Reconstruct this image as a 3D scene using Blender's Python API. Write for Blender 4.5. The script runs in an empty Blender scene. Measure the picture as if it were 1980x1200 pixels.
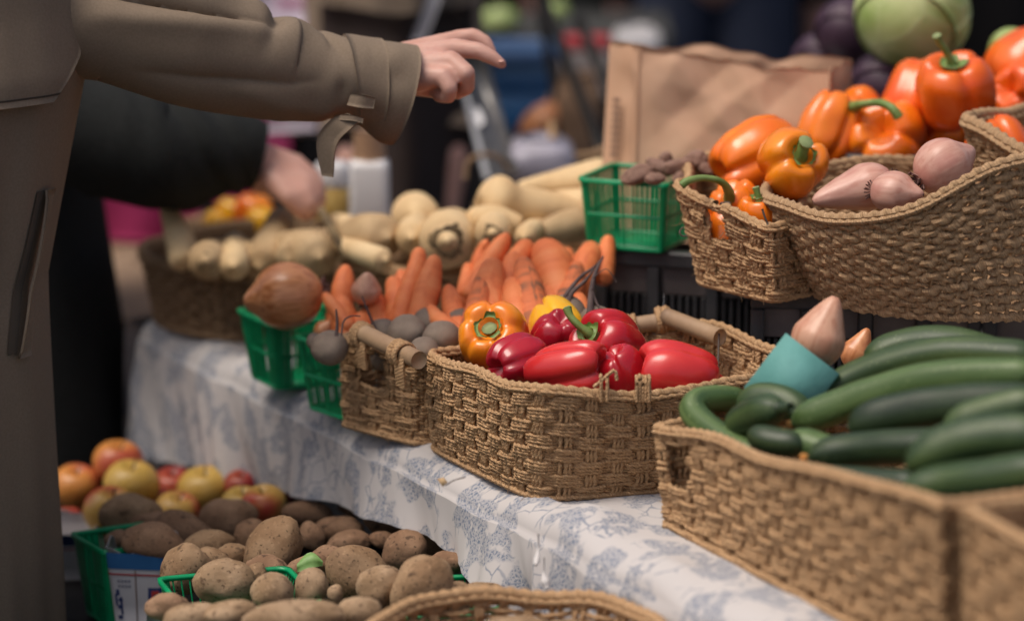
import bpy, math, random
import numpy as np
from mathutils import Vector, Matrix, noise as mnoise

random.seed(7)
rng = np.random.default_rng(7)
scene = bpy.context.scene
COL = scene.collection

# ------------------------------------------------------------------ camera
CAMZ, PITCH, FPX = 1.92, math.radians(12.0), 7425.0
SP, CP = math.sin(PITCH), math.cos(PITCH)
cam_data = bpy.data.cameras.new('camera')
cam = bpy.data.objects.new('camera', cam_data)
COL.objects.link(cam)
cam.location = (0, 0, CAMZ)
cam.rotation_euler = (math.radians(90) - PITCH, 0, 0)
cam_data.sensor_width = 36.0
cam_data.lens = 135.0
cam_data.clip_start = 0.1
cam_data.clip_end = 400.0
cam_data.dof.use_dof = True
cam_data.dof.focus_distance = 4.85
cam_data.dof.aperture_fstop = 1.85
cam_data.dof.aperture_blades = 0
scene.camera = cam

# ------------------------------------------------------------------ world and sun
SUN_EL, SUN_AZ = math.radians(66), math.radians(246)   # azimuth clockwise from +Y: light comes from the customers' side
world = bpy.data.worlds.new('World')
scene.world = world
world.use_nodes = True
wn = world.node_tree
bg = wn.nodes['Background']
sky = wn.nodes.new('ShaderNodeTexSky')
sky.sky_type = 'NISHITA'
sky.sun_disc = False
sky.sun_elevation = SUN_EL
sky.sun_rotation = SUN_AZ
sky.air_density = 0.8
sky.dust_density = 6.0
sky.ozone_density = 0.3
wn.links.new(sky.outputs[0], bg.inputs[0])
bg.inputs[1].default_value = 0.10
sun_d = bpy.data.lights.new('sun', 'SUN')
sun_d.energy = 1.45
sun_d.angle = math.radians(30)
sun_d.color = (1.0, 0.93, 0.84)
sun = bpy.data.objects.new('sun', sun_d)
COL.objects.link(sun)
sdir = Vector((math.sin(SUN_AZ) * math.cos(SUN_EL), math.cos(SUN_AZ) * math.cos(SUN_EL), math.sin(SUN_EL)))
sun.rotation_euler = sdir.to_track_quat('Z', 'Y').to_euler()
scene.view_settings.view_transform = 'Standard'
scene.view_settings.look = 'None'
scene.view_settings.gamma = 1.0
scene.view_settings.use_curve_mapping = False
scene.view_settings.exposure = 0.25
scene.cycles.use_denoising = True
scene.cycles.max_bounces = 6
scene.cycles.diffuse_bounces = 3
scene.cycles.glossy_bounces = 3
scene.cycles.caustics_reflective = False
scene.cycles.caustics_refractive = False

# ------------------------------------------------------------------ placing helpers
RT = np.array([1.0, 0, 0]); UP = np.array([0, SP, CP]); FW = np.array([0, CP, -SP])
CAM = np.array([0, 0, CAMZ])


def px(u, v, d):
    """World point that the photograph shows at (u, v), d metres along the view axis."""
    return CAM + d * (FW + RT * ((u - 990) / FPX) + UP * ((600 - v) / FPX))


def onz(u, v, z):
    """World point at height z that the photograph shows at (u, v)."""
    r = FW + RT * ((u - 990) / FPX) + UP * ((600 - v) / FPX)
    return CAM + r * ((z - CAMZ) / r[2])


def depth(p):
    return float(np.dot(np.asarray(p) - CAM, FW))


def imgdir(ax, ay, toward=0.0):
    """A direction: ax to the camera's side, ay up, toward the camera."""
    d = RT * ax + UP * ay - FW * toward
    return d / np.linalg.norm(d)


def unit(v):
    v = np.asarray(v, float)
    return v / (np.linalg.norm(v) + 1e-12)


def basis(z, roll=0.0, ref=None):
    """3x3 matrix whose columns are x, y, z with z along the given axis."""
    z = unit(z)
    ref = np.array([0, 0, 1.0]) if ref is None else np.asarray(ref, float)
    if abs(np.dot(z, unit(ref))) > 0.95:
        ref = np.array([1.0, 0, 0])
    x = unit(np.cross(ref, z)); y = np.cross(z, x)
    c, s = math.cos(roll), math.sin(roll)
    return np.stack([x * c + y * s, -x * s + y * c, z], 1)


def mat4(loc, R3):
    m = Matrix.Identity(4)
    for i in range(3):
        for j in range(3):
            m[i][j] = R3[i, j]
        m[i][3] = loc[i]
    return m


# ------------------------------------------------------------------ mesh helpers
class MB:
    def __init__(self):
        self.V, self.F, self.U, self.n = [], [], [], 0

    def add(self, V, F, U=None):
        V = np.asarray(V, float).reshape(-1, 3)
        F = np.asarray(F, int).reshape(-1, 4)
        self.V.append(V); self.F.append(F + self.n)
        self.U.append(np.zeros((len(V), 2)) if U is None else np.asarray(U, float).reshape(-1, 2))
        self.n += len(V)
        return self

    def box(self, c, s, R=None, bev=0.0):
        c = np.asarray(c, float); h = np.asarray(s, float) / 2
        if bev <= 0:
            v = np.array([[x, y, z] for x in (-1, 1) for y in (-1, 1) for z in (-1, 1)], float) * h
            f = [[0, 1, 3, 2], [4, 6, 7, 5], [0, 4, 5, 1], [2, 3, 7, 6], [0, 2, 6, 4], [1, 5, 7, 3]]
        else:
            b = min(bev, min(h) * 0.9)
            v, f, idx = [], [], {}
            for sx in (-1, 1):
                for sy in (-1, 1):
                    for sz in (-1, 1):
                        for a in range(3):
                            q = np.array([sx, sy, sz]) * (h - b)
                            q[a] += (sx, sy, sz)[a] * b
                            idx[(sx, sy, sz, a)] = len(v); v.append(q)
            for a in range(3):
                o = [k for k in range(3) if k != a]
                for s_ in (-1, 1):
                    ring = []
                    for p, q in ((-1, -1), (1, -1), (1, 1), (-1, 1)):
                        k = [0, 0, 0]; k[a] = s_; k[o[0]] = p; k[o[1]] = q
                        ring.append(idx[(*k, a)])
                    f.append(ring if (s_ > 0) == (a != 1) else ring[::-1])
                # edges running along axis a
                for p in (-1, 1):
                    for q in (-1, 1):
                        k0 = [0, 0, 0]; k1 = [0, 0, 0]
                        k0[a] = -1; k1[a] = 1
                        for k in (k0, k1):
                            k[o[0]] = p; k[o[1]] = q
                        f.append([idx[(*k0, o[0])], idx[(*k1, o[0])], idx[(*k1, o[1])], idx[(*k0, o[1])]])
            for sx in (-1, 1):
                for sy in (-1, 1):
                    for sz in (-1, 1):
                        t = [idx[(sx, sy, sz, a)] for a in range(3)]
                        f.append([t[0], t[1], t[2], t[2]])
            v = np.array(v)
        if R is not None:
            v = v @ np.asarray(R).T
        return self.add(v + c, f)

    def get(self):
        return np.concatenate(self.V), np.concatenate(self.F), np.concatenate(self.U)


def mk(name, V, F, mat, parent=None, uv=None, smooth=True, link=True):
    V = np.asarray(V, float).reshape(-1, 3); F = np.asarray(F, int)
    me = bpy.data.meshes.new(name)
    tri = (F.shape[1] == 4) and bool(np.any(F[:, 2] == F[:, 3]))
    if tri:
        me.from_pydata(V.tolist(), [], [list(dict.fromkeys(f)) for f in F.tolist()])
    else:
        k = F.shape[1]
        me.vertices.add(len(V)); me.vertices.foreach_set('co', V.ravel())
        me.loops.add(F.size); me.loops.foreach_set('vertex_index', F.ravel().astype(np.int32))
        me.polygons.add(len(F)); me.polygons.foreach_set('loop_start', (np.arange(len(F)) * k).astype(np.int32))
        me.update(calc_edges=True)
        me.validate()
    if smooth:
        me.polygons.foreach_set('use_smooth', np.ones(len(me.polygons), bool))
    if uv is not None:
        lay = me.uv_layers.new(name='uv')
        li = np.empty(len(me.loops), np.int32); me.loops.foreach_get('vertex_index', li)
        lay.data.foreach_set('uv', np.asarray(uv, float)[li].ravel())
    if mat is not None:
        me.materials.append(mat)
    me.update()
    o = bpy.data.objects.new(name, me)
    if link:
        COL.objects.link(o)
    if parent is not None:
        o.parent = parent
    return o


def tag(o, label=None, cat=None, group=None, kind=None):
    if label: o['label'] = label
    if cat: o['category'] = cat
    if group: o['group'] = group
    if kind: o['kind'] = kind
    return o


def thing(name, label, cat, loc=(0, 0, 0), R=None, group=None):
    o = bpy.data.objects.new(name, None)
    o.empty_display_size = 0.05
    COL.objects.link(o)
    o.matrix_world = mat4(loc, np.eye(3) if R is None else R)
    return tag(o, label, cat, group)


def part(name, mb, mat, parent, smooth=False, off=None, uv=True):
    """One part of a thing. off: the thing's location when the points are world points."""
    V, F, U = mb.get() if isinstance(mb, MB) else mb
    if off is not None:
        V = np.asarray(V) - np.asarray(off)
    return mk(name, V, F, mat, parent, U if uv else None, smooth)


def grid(nu, nv, cu=False, cv=False):
    """Quad indices of an nu x nv point grid."""
    iu = np.arange(nu if cu else nu - 1); iv = np.arange(nv if cv else nv - 1)
    a, b = np.meshgrid(iu, iv, indexing='ij')
    a2, b2 = (a + 1) % nu, (b + 1) % nv
    return np.stack([a * nv + b, a2 * nv + b, a2 * nv + b2, a * nv + b2], -1).reshape(-1, 4)


def smooth_path(P, n):
    """Catmull-Rom through the points, n samples, even in arc length."""
    P = np.asarray(P, float)
    if len(P) == 2:
        t = np.linspace(0, 1, n)[:, None]
        return P[0] * (1 - t) + P[1] * t
    Q = np.vstack([2 * P[0] - P[1], P, 2 * P[-1] - P[-2]])
    out = []
    for i in range(1, len(Q) - 2):
        t = np.linspace(0, 1, 24, endpoint=False)[:, None]
        a, b, c, d = Q[i - 1], Q[i], Q[i + 1], Q[i + 2]
        out.append(0.5 * (2 * b + (c - a) * t + (2 * a - 5 * b + 4 * c - d) * t ** 2 + (3 * b - a - 3 * c + d) * t ** 3))
    out = np.vstack(out + [P[-1:]])
    return resample(out, n)


def resample(P, n):
    s = np.concatenate([[0], np.cumsum(np.linalg.norm(np.diff(P, axis=0), axis=1))])
    t = np.linspace(0, s[-1], n)
    return np.stack([np.interp(t, s, P[:, k]) for k in range(P.shape[1])], 1)


def frames(P):
    T = np.gradient(P, axis=0); T /= np.linalg.norm(T, axis=1)[:, None] + 1e-12
    N = np.zeros_like(P)
    ref = np.array([0, 0, 1.0]) if abs(T[0, 2]) < 0.9 else np.array([1.0, 0, 0])
    N[0] = unit(ref - T[0] * np.dot(ref, T[0]))
    for i in range(1, len(P)):
        q = N[i - 1] - T[i] * np.dot(N[i - 1], T[i])
        N[i] = unit(q)
    return T, N, np.cross(T, N)


def tube(P, R, seg=10, cap=True, flat=None, disp=None):
    """Swept tube, closed round; R per point (or number); flat = factor on the second radius."""
    P = np.asarray(P, float); n = len(P)
    R = np.full(n, R, float) if np.isscalar(R) else np.asarray(R, float)
    T, N, B = frames(P)
    th = np.arange(seg) * 2 * math.pi / seg
    f = 1.0 if flat is None else flat
    rr = R[:, None] * np.ones(seg)[None]
    if disp is not None:
        rr = rr * disp(np.linspace(0, 1, n)[:, None], th[None, :])
    V = P[:, None] + rr[..., None] * (np.cos(th)[None, :, None] * N[:, None] + f * np.sin(th)[None, :, None] * B[:, None])
    F = grid(n, seg, cv=True)
    V = V.reshape(-1, 3)
    if cap:
        V = np.vstack([V, P[:1], P[-1:]])
        i0, i1 = n * seg, n * seg + 1
        k = np.arange(seg); k2 = (k + 1) % seg
        F = np.vstack([F, np.stack([k2, k, np.full(seg, i0), np.full(seg, i0)], 1),
                       np.stack([(n - 1) * seg + k, (n - 1) * seg + k2, np.full(seg, i1), np.full(seg, i1)], 1)])
    s = np.concatenate([[0], np.cumsum(np.linalg.norm(np.diff(P, axis=0), axis=1))])
    U = np.stack(np.broadcast_arrays(s[:, None], (th / 6.2832)[None]), -1).reshape(-1, 2)
    if cap:
        U = np.vstack([U, [[0, 0], [s[-1], 0]]])
    return V, F, U


def strand(P, Nv, R, seg=6, pitch=0.009, twist=0.2, closed=False, off=0.0):
    """A two-ply rope along P: Nv gives a vector across it at each point."""
    n = len(P)
    T = np.gradient(P, axis=0); T /= np.linalg.norm(T, axis=1)[:, None] + 1e-12
    N = Nv - T * np.sum(Nv * T, 1)[:, None]; N /= np.linalg.norm(N, axis=1)[:, None] + 1e-12
    B = np.cross(T, N)
    s = np.concatenate([[0], np.cumsum(np.linalg.norm(np.diff(P, axis=0), axis=1))])
    th = np.arange(seg + 1) * 2 * math.pi / seg
    R = np.full(n, R, float) if np.isscalar(R) else np.asarray(R, float)
    rr = R[:, None] * (1 + twist * np.cos(2 * th[None] - 2 * math.pi * s[:, None] / pitch))
    V = P[:, None] + rr[..., None] * (np.cos(th)[None, :, None] * N[:, None] + np.sin(th)[None, :, None] * B[:, None])
    U = np.stack(np.broadcast_arrays(s[:, None] + off, th[None] / (2 * math.pi)), -1)
    return V.reshape(-1, 3), grid(n, seg + 1), U.reshape(-1, 2)


def vnoise(P, scale, seed=0.0):
    """Smooth noise in -1..1 at each point."""
    o = Vector((seed * 13.7, seed * 7.3, seed * 3.1))
    return np.array([mnoise.noise(Vector(p) * scale + o) for p in np.asarray(P).reshape(-1, 3)])


def ball(nu=22, nv=30):
    """Unit sphere point grid (poles along z) and its faces."""
    ph = np.linspace(-math.pi / 2, math.pi / 2, nu)
    ph[0] += 1e-3; ph[-1] -= 1e-3
    th = np.arange(nv) * 2 * math.pi / nv
    V = np.stack(np.broadcast_arrays(np.cos(ph)[:, None] * np.cos(th)[None], np.cos(ph)[:, None] * np.sin(th)[None], np.sin(ph)[:, None] * np.ones(nv)[None]), -1)
    return V, grid(nu, nv, cv=True), ph, th


# ------------------------------------------------------------------ materials
def nodes_of(name):
    m = bpy.data.materials.new(name); m.use_nodes = True
    nt = m.node_tree
    return m, nt, nt.nodes['Principled BSDF'], nt.nodes.new, nt.links.new


def ramp(nt, stops):
    r = nt.nodes.new('ShaderNodeValToRGB')
    e = r.color_ramp.elements
    while len(e) < len(stops):
        e.new(0.5)
    for k, (p, c) in enumerate(stops):
        e[k].position = p
        e[k].color = (*c, 1) if len(c) == 3 else c
    return r


def M(name, c1, c2=None, scale=20, rough=0.6, bump=0.0, bscale=None, spec=0.5, sss=0.0, coat=0.0, detail=4, c3=None, pos=(0.35, 0.65), trans=0.0):
    """Two- or three-tone noise material in object space with a fine bump."""
    m, nt, b, new, link = nodes_of(name)
    tc = new('ShaderNodeTexCoord')
    b.inputs['Roughness'].default_value = rough
    b.inputs['Specular IOR Level'].default_value = spec
    if sss:
        b.inputs['Subsurface Weight'].default_value = sss
        b.inputs['Subsurface Radius'].default_value = (0.012, 0.005, 0.003)
        b.inputs['Subsurface Scale'].default_value = 0.6
    if coat:
        b.inputs['Coat Weight'].default_value = coat
        b.inputs['Coat Roughness'].default_value = 0.18
    if c2 is None:
        b.inputs['Base Color'].default_value = (*c1, 1)
    else:
        nz = new('ShaderNodeTexNoise'); nz.inputs['Scale'].default_value = scale; nz.inputs['Detail'].default_value = detail
        link(tc.outputs['Object'], nz.inputs['Vector'])
        st = [(pos[0], c1), (pos[1], c2)] + ([(min(pos[1] + 0.13, 1), c3)] if c3 else [])
        r = ramp(nt, st)
        link(nz.outputs[0], r.inputs[0]); link(r.outputs[0], b.inputs['Base Color'])
    if bump:
        n2 = new('ShaderNodeTexNoise'); n2.inputs['Scale'].default_value = bscale or scale * 6; n2.inputs['Detail'].default_value = 5
        link(tc.outputs['Object'], n2.inputs['Vector'])
        bp = new('ShaderNodeBump'); bp.inputs['Strength'].default_value = bump; bp.inputs['Distance'].default_value = 0.002
        link(n2.outputs[0], bp.inputs['Height']); link(bp.outputs[0], b.inputs['Normal'])
    return m


def rope_mat(name, ca, cb, cc, pitch=0.009, rough=0.85):
    """Twisted seagrass: colour drifts along and between strands, a diagonal ply relief follows the strand."""
    m, nt, b, new, link = nodes_of(name)
    b.inputs['Roughness'].default_value = rough
    b.inputs['Specular IOR Level'].default_value = 0.25
    uv = new('ShaderNodeUVMap'); uv.uv_map = 'uv'
    sep = new('ShaderNodeSeparateXYZ'); link(uv.outputs[0], sep.inputs[0])
    # diagonal phase
    a = new('ShaderNodeMath'); a.operation = 'MULTIPLY'; a.inputs[1].default_value = 2.0 / pitch
    link(sep.outputs[0], a.inputs[0])
    c = new('ShaderNodeMath'); c.operation = 'MULTIPLY'; c.inputs[1].default_value = 2.0
    link(sep.outputs[1], c.inputs[0])
    d = new('ShaderNodeMath'); d.operation = 'SUBTRACT'; link(c.outputs[0], d.inputs[0]); link(a.outputs[0], d.inputs[1])
    fr = new('ShaderNodeMath'); fr.operation = 'PINGPONG'; fr.inputs[1].default_value = 0.5; link(d.outputs[0], fr.inputs[0])
    mp = new('ShaderNodeCombineXYZ')
    k1 = new('ShaderNodeMath'); k1.operation = 'MULTIPLY'; k1.inputs[1].default_value = 40; link(sep.outputs[0], k1.inputs[0])
    k2 = new('ShaderNodeMath'); k2.operation = 'MULTIPLY'; k2.inputs[1].default_value = 9; link(d.outputs[0], k2.inputs[0])
    link(k1.outputs[0], mp.inputs[0]); link(k2.outputs[0], mp.inputs[1])
    nz = new('ShaderNodeTexNoise'); nz.inputs['Scale'].default_value = 1.0; nz.inputs['Detail'].default_value = 3
    link(mp.outputs[0], nz.inputs['Vector'])
    r = ramp(nt, [(0.30, ca), (0.52, cb), (0.72, cc)])
    link(nz.outputs[0], r.inputs[0])
    link(r.outputs[0], b.inputs['Base Color'])
    h = new('ShaderNodeMath'); h.operation = 'MULTIPLY_ADD'; h.inputs[1].default_value = 0.5
    link(nz.outputs[0], h.inputs[0]); link(fr.outputs[0], h.inputs[2])
    bp = new('ShaderNodeBump'); bp.inputs['Strength'].default_value = 0.9; bp.inputs['Distance'].default_value = 0.0016
    link(h.outputs[0], bp.inputs['Height']); link(bp.outputs[0], b.inputs['Normal'])
    return m


MT = {}
MT['rope'] = rope_mat('seagrass_rope', (0.23, 0.125, 0.056), (0.53, 0.325, 0.168), (0.74, 0.515, 0.305))
MT['rope_grey'] = rope_mat('weathered_rope', (0.18, 0.102, 0.050), (0.46, 0.290, 0.155), (0.66, 0.455, 0.275))
MT['rope_dark'] = rope_mat('dark_wicker', (0.12, 0.073, 0.04), (0.27, 0.17, 0.095), (0.40, 0.27, 0.16))
MT['dowel'] = M('dowel_wood', (0.42, 0.28, 0.165), (0.30, 0.19, 0.11), 18, 0.6, 0.2, 120)
MT['orange'] = M('pepper_orange', (0.92, 0.235, 0.012), (0.87, 0.165, 0.008), 14, 0.22, 0.04, 300, sss=0.08, coat=0.25)
MT['deep_orange'] = M('pepper_deep_orange', (0.88, 0.165, 0.012), (0.82, 0.105, 0.008), 14, 0.22, 0.04, 300, sss=0.08, coat=0.25)
MT['yellow_orange'] = M('pepper_yellow_orange', (0.90, 0.29, 0.010), (0.88, 0.19, 0.008), 12, 0.22, 0.04, 300, sss=0.08, coat=0.25)
MT['amber'] = M('pepper_amber', (0.92, 0.31, 0.015), (0.90, 0.155, 0.012), 9, 0.22, 0.03, 300, sss=0.08, coat=0.25, pos=(0.38, 0.6))
MT['yellow'] = M('pepper_yellow', (0.88, 0.48, 0.02), (0.86, 0.40, 0.012), 12, 0.25, 0.03, 300, sss=0.08, coat=0.2)
MT['red'] = M('pepper_red', (0.56, 0.016, 0.022), (0.43, 0.009, 0.018), 10, 0.24, 0.04, 300, sss=0.05, coat=0.3)
MT['dark_red'] = M('pepper_dark_red', (0.47, 0.012, 0.024), (0.34, 0.007, 0.020), 10, 0.22, 0.04, 300, sss=0.05, coat=0.3)
MT['bright_red'] = M('pepper_bright_red', (0.70, 0.042, 0.036), (0.56, 0.018, 0.024), 8, 0.26, 0.04, 300, sss=0.05, coat=0.25)
MT['stem'] = M('pepper_stem', (0.13, 0.22, 0.045), (0.24, 0.33, 0.10), 40, 0.5, 0.2, 200)
MT['stem_cut'] = M('stem_cut_face', (0.30, 0.36, 0.17), (0.20, 0.26, 0.09), 60, 0.7, 0.2, 300)

def potato_mat(name, c1, c2, dirt, speck):
    """Russet skin: mottled tone, dark pin specks, dried earth in patches, netted relief."""
    m, nt, b, new, link = nodes_of(name)
    tc = new('ShaderNodeTexCoord')
    info = new('ShaderNodeObjectInfo')
    ad = new('ShaderNodeVectorMath'); ad.operation = 'ADD'
    link(tc.outputs['Object'], ad.inputs[0]); link(info.outputs['Random'], ad.inputs[1])

    def noise(scale, det):
        n = new('ShaderNodeTexNoise'); n.inputs['Scale'].default_value = scale; n.inputs['Detail'].default_value = det
        link(ad.outputs[0], n.inputs['Vector']); return n.outputs[0]

    def mix(f, a, c):
        x = new('ShaderNodeMixRGB'); link(f, x.inputs[0])
        if isinstance(a, tuple): x.inputs[1].default_value = (*a, 1)
        else: link(a, x.inputs[1])
        x.inputs[2].default_value = (*c, 1); return x.outputs[0]

    def ss(x, lo, hi, top=1.0):
        n = new('ShaderNodeMapRange'); n.interpolation_type = 'SMOOTHSTEP'
        n.inputs['From Min'].default_value = lo; n.inputs['From Max'].default_value = hi; n.inputs['To Max'].default_value = top
        link(x, n.inputs['Value']); return n.outputs[0]
    col = mix(ss(noise(22, 6), .35, .68), c1, c2)
    col = mix(ss(noise(11, 5), .52, .70, .75), col, dirt)
    col = mix(ss(noise(230, 2), .61, .70, .8), col, speck)
    col = mix(ss(noise(70, 3), .63, .70, .7), col, speck)
    col = mix(ss(noise(150, 2), .60, .72, .35), col, tuple(min(1, q * 1.35) for q in c2))
    link(col, b.inputs['Base Color'])
    b.inputs['Roughness'].default_value = .82; b.inputs['Specular IOR Level'].default_value = .22
    bp = new('ShaderNodeBump'); bp.inputs['Strength'].default_value = .55; bp.inputs['Distance'].default_value = .0022
    link(noise(160, 5), bp.inputs['Height']); link(bp.outputs[0], b.inputs['Normal'])
    return m


MT['potato'] = potato_mat('potato_skin', (0.250, 0.150, 0.080), (0.395, 0.260, 0.150), (0.185, 0.110, 0.062), (0.07, 0.04, 0.025))
MT['potato_dark'] = potato_mat('shaded_potato_skin', (0.225, 0.128, 0.074), (0.350, 0.215, 0.130), (0.168, 0.096, 0.058), (0.05, 0.03, 0.022))  # darker skin; shade on the potatoes under the cloth is put into it
MT['potato_light'] = potato_mat('pale_potato_skin', (0.280, 0.180, 0.100), (0.450, 0.310, 0.190), (0.225, 0.145, 0.085), (0.10, 0.058, 0.035))
MT['tuber'] = potato_mat('tuber_skin', (0.225, 0.130, 0.095), (0.330, 0.205, 0.155), (0.150, 0.085, 0.062), (0.07, 0.04, 0.03))
MT['beet'] = M('beet_skin', (0.150, 0.112, 0.088), (0.280, 0.222, 0.175), 18, 0.8, 0.3, 160, spec=0.25)
MT['beet_root'] = M('beet_root_skin', (0.06, 0.038, 0.036), (0.13, 0.09, 0.08), 30, 0.8)
MT['carrot'] = M('carrot_skin', (0.74, 0.175, 0.045), (0.84, 0.25, 0.08), 26, 0.6, 0.3, 120, c3=(0.72, 0.28, 0.12), spec=0.3)
MT['carrot_dirty'] = M('earthy_carrot_skin', (0.28, 0.13, 0.06), (0.68, 0.155, 0.05), 22, 0.7, 0.3, 120, pos=(0.3, 0.45), spec=0.25)
MT['carrot_cut'] = M('carrot_cut_end', (0.72, 0.36, 0.14), (0.80, 0.46, 0.22), 60, 0.6)
MT['parsnip'] = M('parsnip_skin', (0.66, 0.455, 0.235), (0.78, 0.585, 0.335), 14, 0.7, 0.25, 90, spec=0.3)
MT['parsnip_dull'] = M('dull_parsnip_skin', (0.40, 0.265, 0.135), (0.60, 0.43, 0.245), 16, 0.75, 0.3, 90, spec=0.25)  # darker, duller tone of the parsnip skin
MT['crown'] = M('parsnip_crown', (0.065, 0.042, 0.020), (0.24, 0.165, 0.08), 38, 0.85, 0.4, 140)
MT['onion'] = M('onion_skin', (0.52, 0.18, 0.065), (0.68, 0.31, 0.14), 9, 0.32, 0.05, 60, spec=0.5)


def papery_mat(name, c1, c2, c3, rough=0.38):
    """Bulb skin: fine streaks from neck to root, a darker dried tone in patches."""
    m, nt, b, new, link = nodes_of(name)
    tc = new('ShaderNodeTexCoord')
    mp = new('ShaderNodeMapping'); mp.inputs['Scale'].default_value = (75, 75, 5)
    link(tc.outputs['Object'], mp.inputs[0])
    nz = new('ShaderNodeTexNoise'); nz.inputs['Scale'].default_value = 1.6; nz.inputs['Detail'].default_value = 5
    link(mp.outputs[0], nz.inputs['Vector'])
    n2 = new('ShaderNodeTexNoise'); n2.inputs['Scale'].default_value = 22; n2.inputs['Detail'].default_value = 4
    link(tc.outputs['Object'], n2.inputs['Vector'])
    r = ramp(nt, [(0.34, c1), (0.56, c2)]); link(nz.outputs[0], r.inputs[0])
    mr = new('ShaderNodeMapRange'); mr.interpolation_type = 'SMOOTHSTEP'
    mr.inputs['From Min'].default_value = .50; mr.inputs['From Max'].default_value = .68; mr.inputs['To Max'].default_value = .7
    link(n2.outputs[0], mr.inputs['Value'])
    mx = new('ShaderNodeMixRGB'); link(mr.outputs[0], mx.inputs[0]); link(r.outputs[0], mx.inputs[1]); mx.inputs[2].default_value = (*c3, 1)
    link(mx.outputs[0], b.inputs['Base Color'])
    b.inputs['Roughness'].default_value = rough
    bp = new('ShaderNodeBump'); bp.inputs['Strength'].default_value = .35; bp.inputs['Distance'].default_value = .0015
    link(nz.outputs[0], bp.inputs['Height']); link(bp.outputs[0], b.inputs['Normal'])
    return m


MT['shallot'] = papery_mat('shallot_skin', (0.53, 0.245, 0.15), (0.64, 0.35, 0.23), (0.52, 0.22, 0.135))
MT['shallot_pink'] = papery_mat('pink_shallot_skin', (0.54, 0.255, 0.19), (0.64, 0.365, 0.28), (0.50, 0.215, 0.17))
MT['onion'] = papery_mat('onion_skin', (0.46, 0.155, 0.055), (0.68, 0.30, 0.13), (0.52, 0.19, 0.07), .3)
MT['root_end'] = M('shallot_root_end', (0.10, 0.05, 0.045), (0.26, 0.15, 0.12), 60, 0.85, 0.4, 150)


def cabbage_mat(name, c1, c2, vein):
    """Leaf tone drifting between two greens, pale branching veins."""
    m, nt, b, new, link = nodes_of(name)
    tc = new('ShaderNodeTexCoord')
    nz = new('ShaderNodeTexNoise'); nz.inputs['Scale'].default_value = 9; nz.inputs['Detail'].default_value = 4
    link(tc.outputs['Object'], nz.inputs['Vector'])
    r = ramp(nt, [(0.36, c1), (0.62, c2)]); link(nz.outputs[0], r.inputs[0])
    ad = new('ShaderNodeMixRGB'); ad.blend_type = 'ADD'; ad.inputs[0].default_value = .04
    link(tc.outputs['Object'], ad.inputs[1]); link(nz.outputs['Color'], ad.inputs[2])
    vo = new('ShaderNodeTexVoronoi'); vo.feature = 'DISTANCE_TO_EDGE'; vo.inputs['Scale'].default_value = 15
    link(ad.outputs[0], vo.inputs['Vector'])
    mr = new('ShaderNodeMapRange'); mr.interpolation_type = 'SMOOTHSTEP'
    mr.inputs['From Min'].default_value = .10; mr.inputs['From Max'].default_value = .0; mr.inputs['To Max'].default_value = .22
    link(vo.outputs['Distance'], mr.inputs['Value'])
    mx = new('ShaderNodeMixRGB'); link(mr.outputs[0], mx.inputs[0]); link(r.outputs[0], mx.inputs[1]); mx.inputs[2].default_value = (*vein, 1)
    link(mx.outputs[0], b.inputs['Base Color'])
    b.inputs['Roughness'].default_value = .5
    bp = new('ShaderNodeBump'); bp.inputs['Strength'].default_value = .5; bp.inputs['Distance'].default_value = .004
    link(mr.outputs[0], bp.inputs['Height']); link(bp.outputs[0], b.inputs['Normal'])
    return m


MT['cabbage'] = cabbage_mat('green_cabbage_leaf', (0.27, 0.38, 0.10), (0.56, 0.62, 0.28), (0.62, 0.68, 0.38))
MT['red_cabbage'] = M('red_cabbage_leaf', (0.035, 0.014, 0.030), (0.085, 0.040, 0.065), 8, 0.5, 0.2, 40)
MT['mauve_cabbage'] = M('mauve_cabbage_leaf', (0.085, 0.055, 0.075), (0.15, 0.105, 0.13), 8, 0.6, 0.2, 40)
MT['green_plastic'] = M('green_plastic', (0.0, 0.33, 0.125), (0.0, 0.28, 0.10), 30, 0.38, spec=0.5)
MT['crate'] = M('black_crate_plastic', (0.040, 0.040, 0.044), (0.065, 0.064, 0.068), 30, 0.38, 0.1, 200)
MT['slot_shade'] = M('crate_slot_shade', (0.006, 0.006, 0.006), rough=0.9, spec=0.1)  # near-black: the shade behind the crate slots put into colour
MT['crate_panel'] = M('dusty_crate_panel', (0.085, 0.068, 0.065), (0.17, 0.14, 0.132), 12, 0.62, 0.1, 200)
MT['kraft'] = M('kraft_paper', (0.54, 0.325, 0.205), (0.62, 0.395, 0.26), 9, 0.75, 0.1, 40, spec=0.25)
MT['kraft_print'] = M('kraft_print_ink', (0.22, 0.13, 0.09), rough=0.8)
MT['teal'] = M('teal_carton', (0.10, 0.295, 0.270), (0.125, 0.345, 0.32), 40, 0.7, 0.7, 45)
MT['teal_in'] = M('teal_carton_inside', (0.06, 0.21, 0.21), (0.08, 0.25, 0.25), 40, 0.8)
MT['coat'] = M('khaki_coat_cloth', (0.215, 0.162, 0.114), (0.242, 0.184, 0.132), 300, 0.85, 0.12, 900, spec=0.2)
MT['coat_shade'] = M('coat_shade_cloth', (0.08, 0.060, 0.042), rough=0.9, c2=(0.095, 0.072, 0.051))  # darker coat cloth, holds the shade of the pocket slit as colour
MT['stitch'] = M('coat_stitching', (0.05, 0.037, 0.026), rough=0.9)
MT['black_cloth'] = M('black_wool', (0.015, 0.0165, 0.0162), (0.024, 0.026, 0.0255), 200, 0.9, 0.2, 500, spec=0.15)
MT['skin'] = M('skin', (0.58, 0.31, 0.235), (0.66, 0.385, 0.305), 28, 0.48, 0.12, 260, sss=0.12, c3=(0.62, 0.30, 0.25))
MT['nail'] = M('fingernail', (0.62, 0.355, 0.29), rough=0.32)
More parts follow.
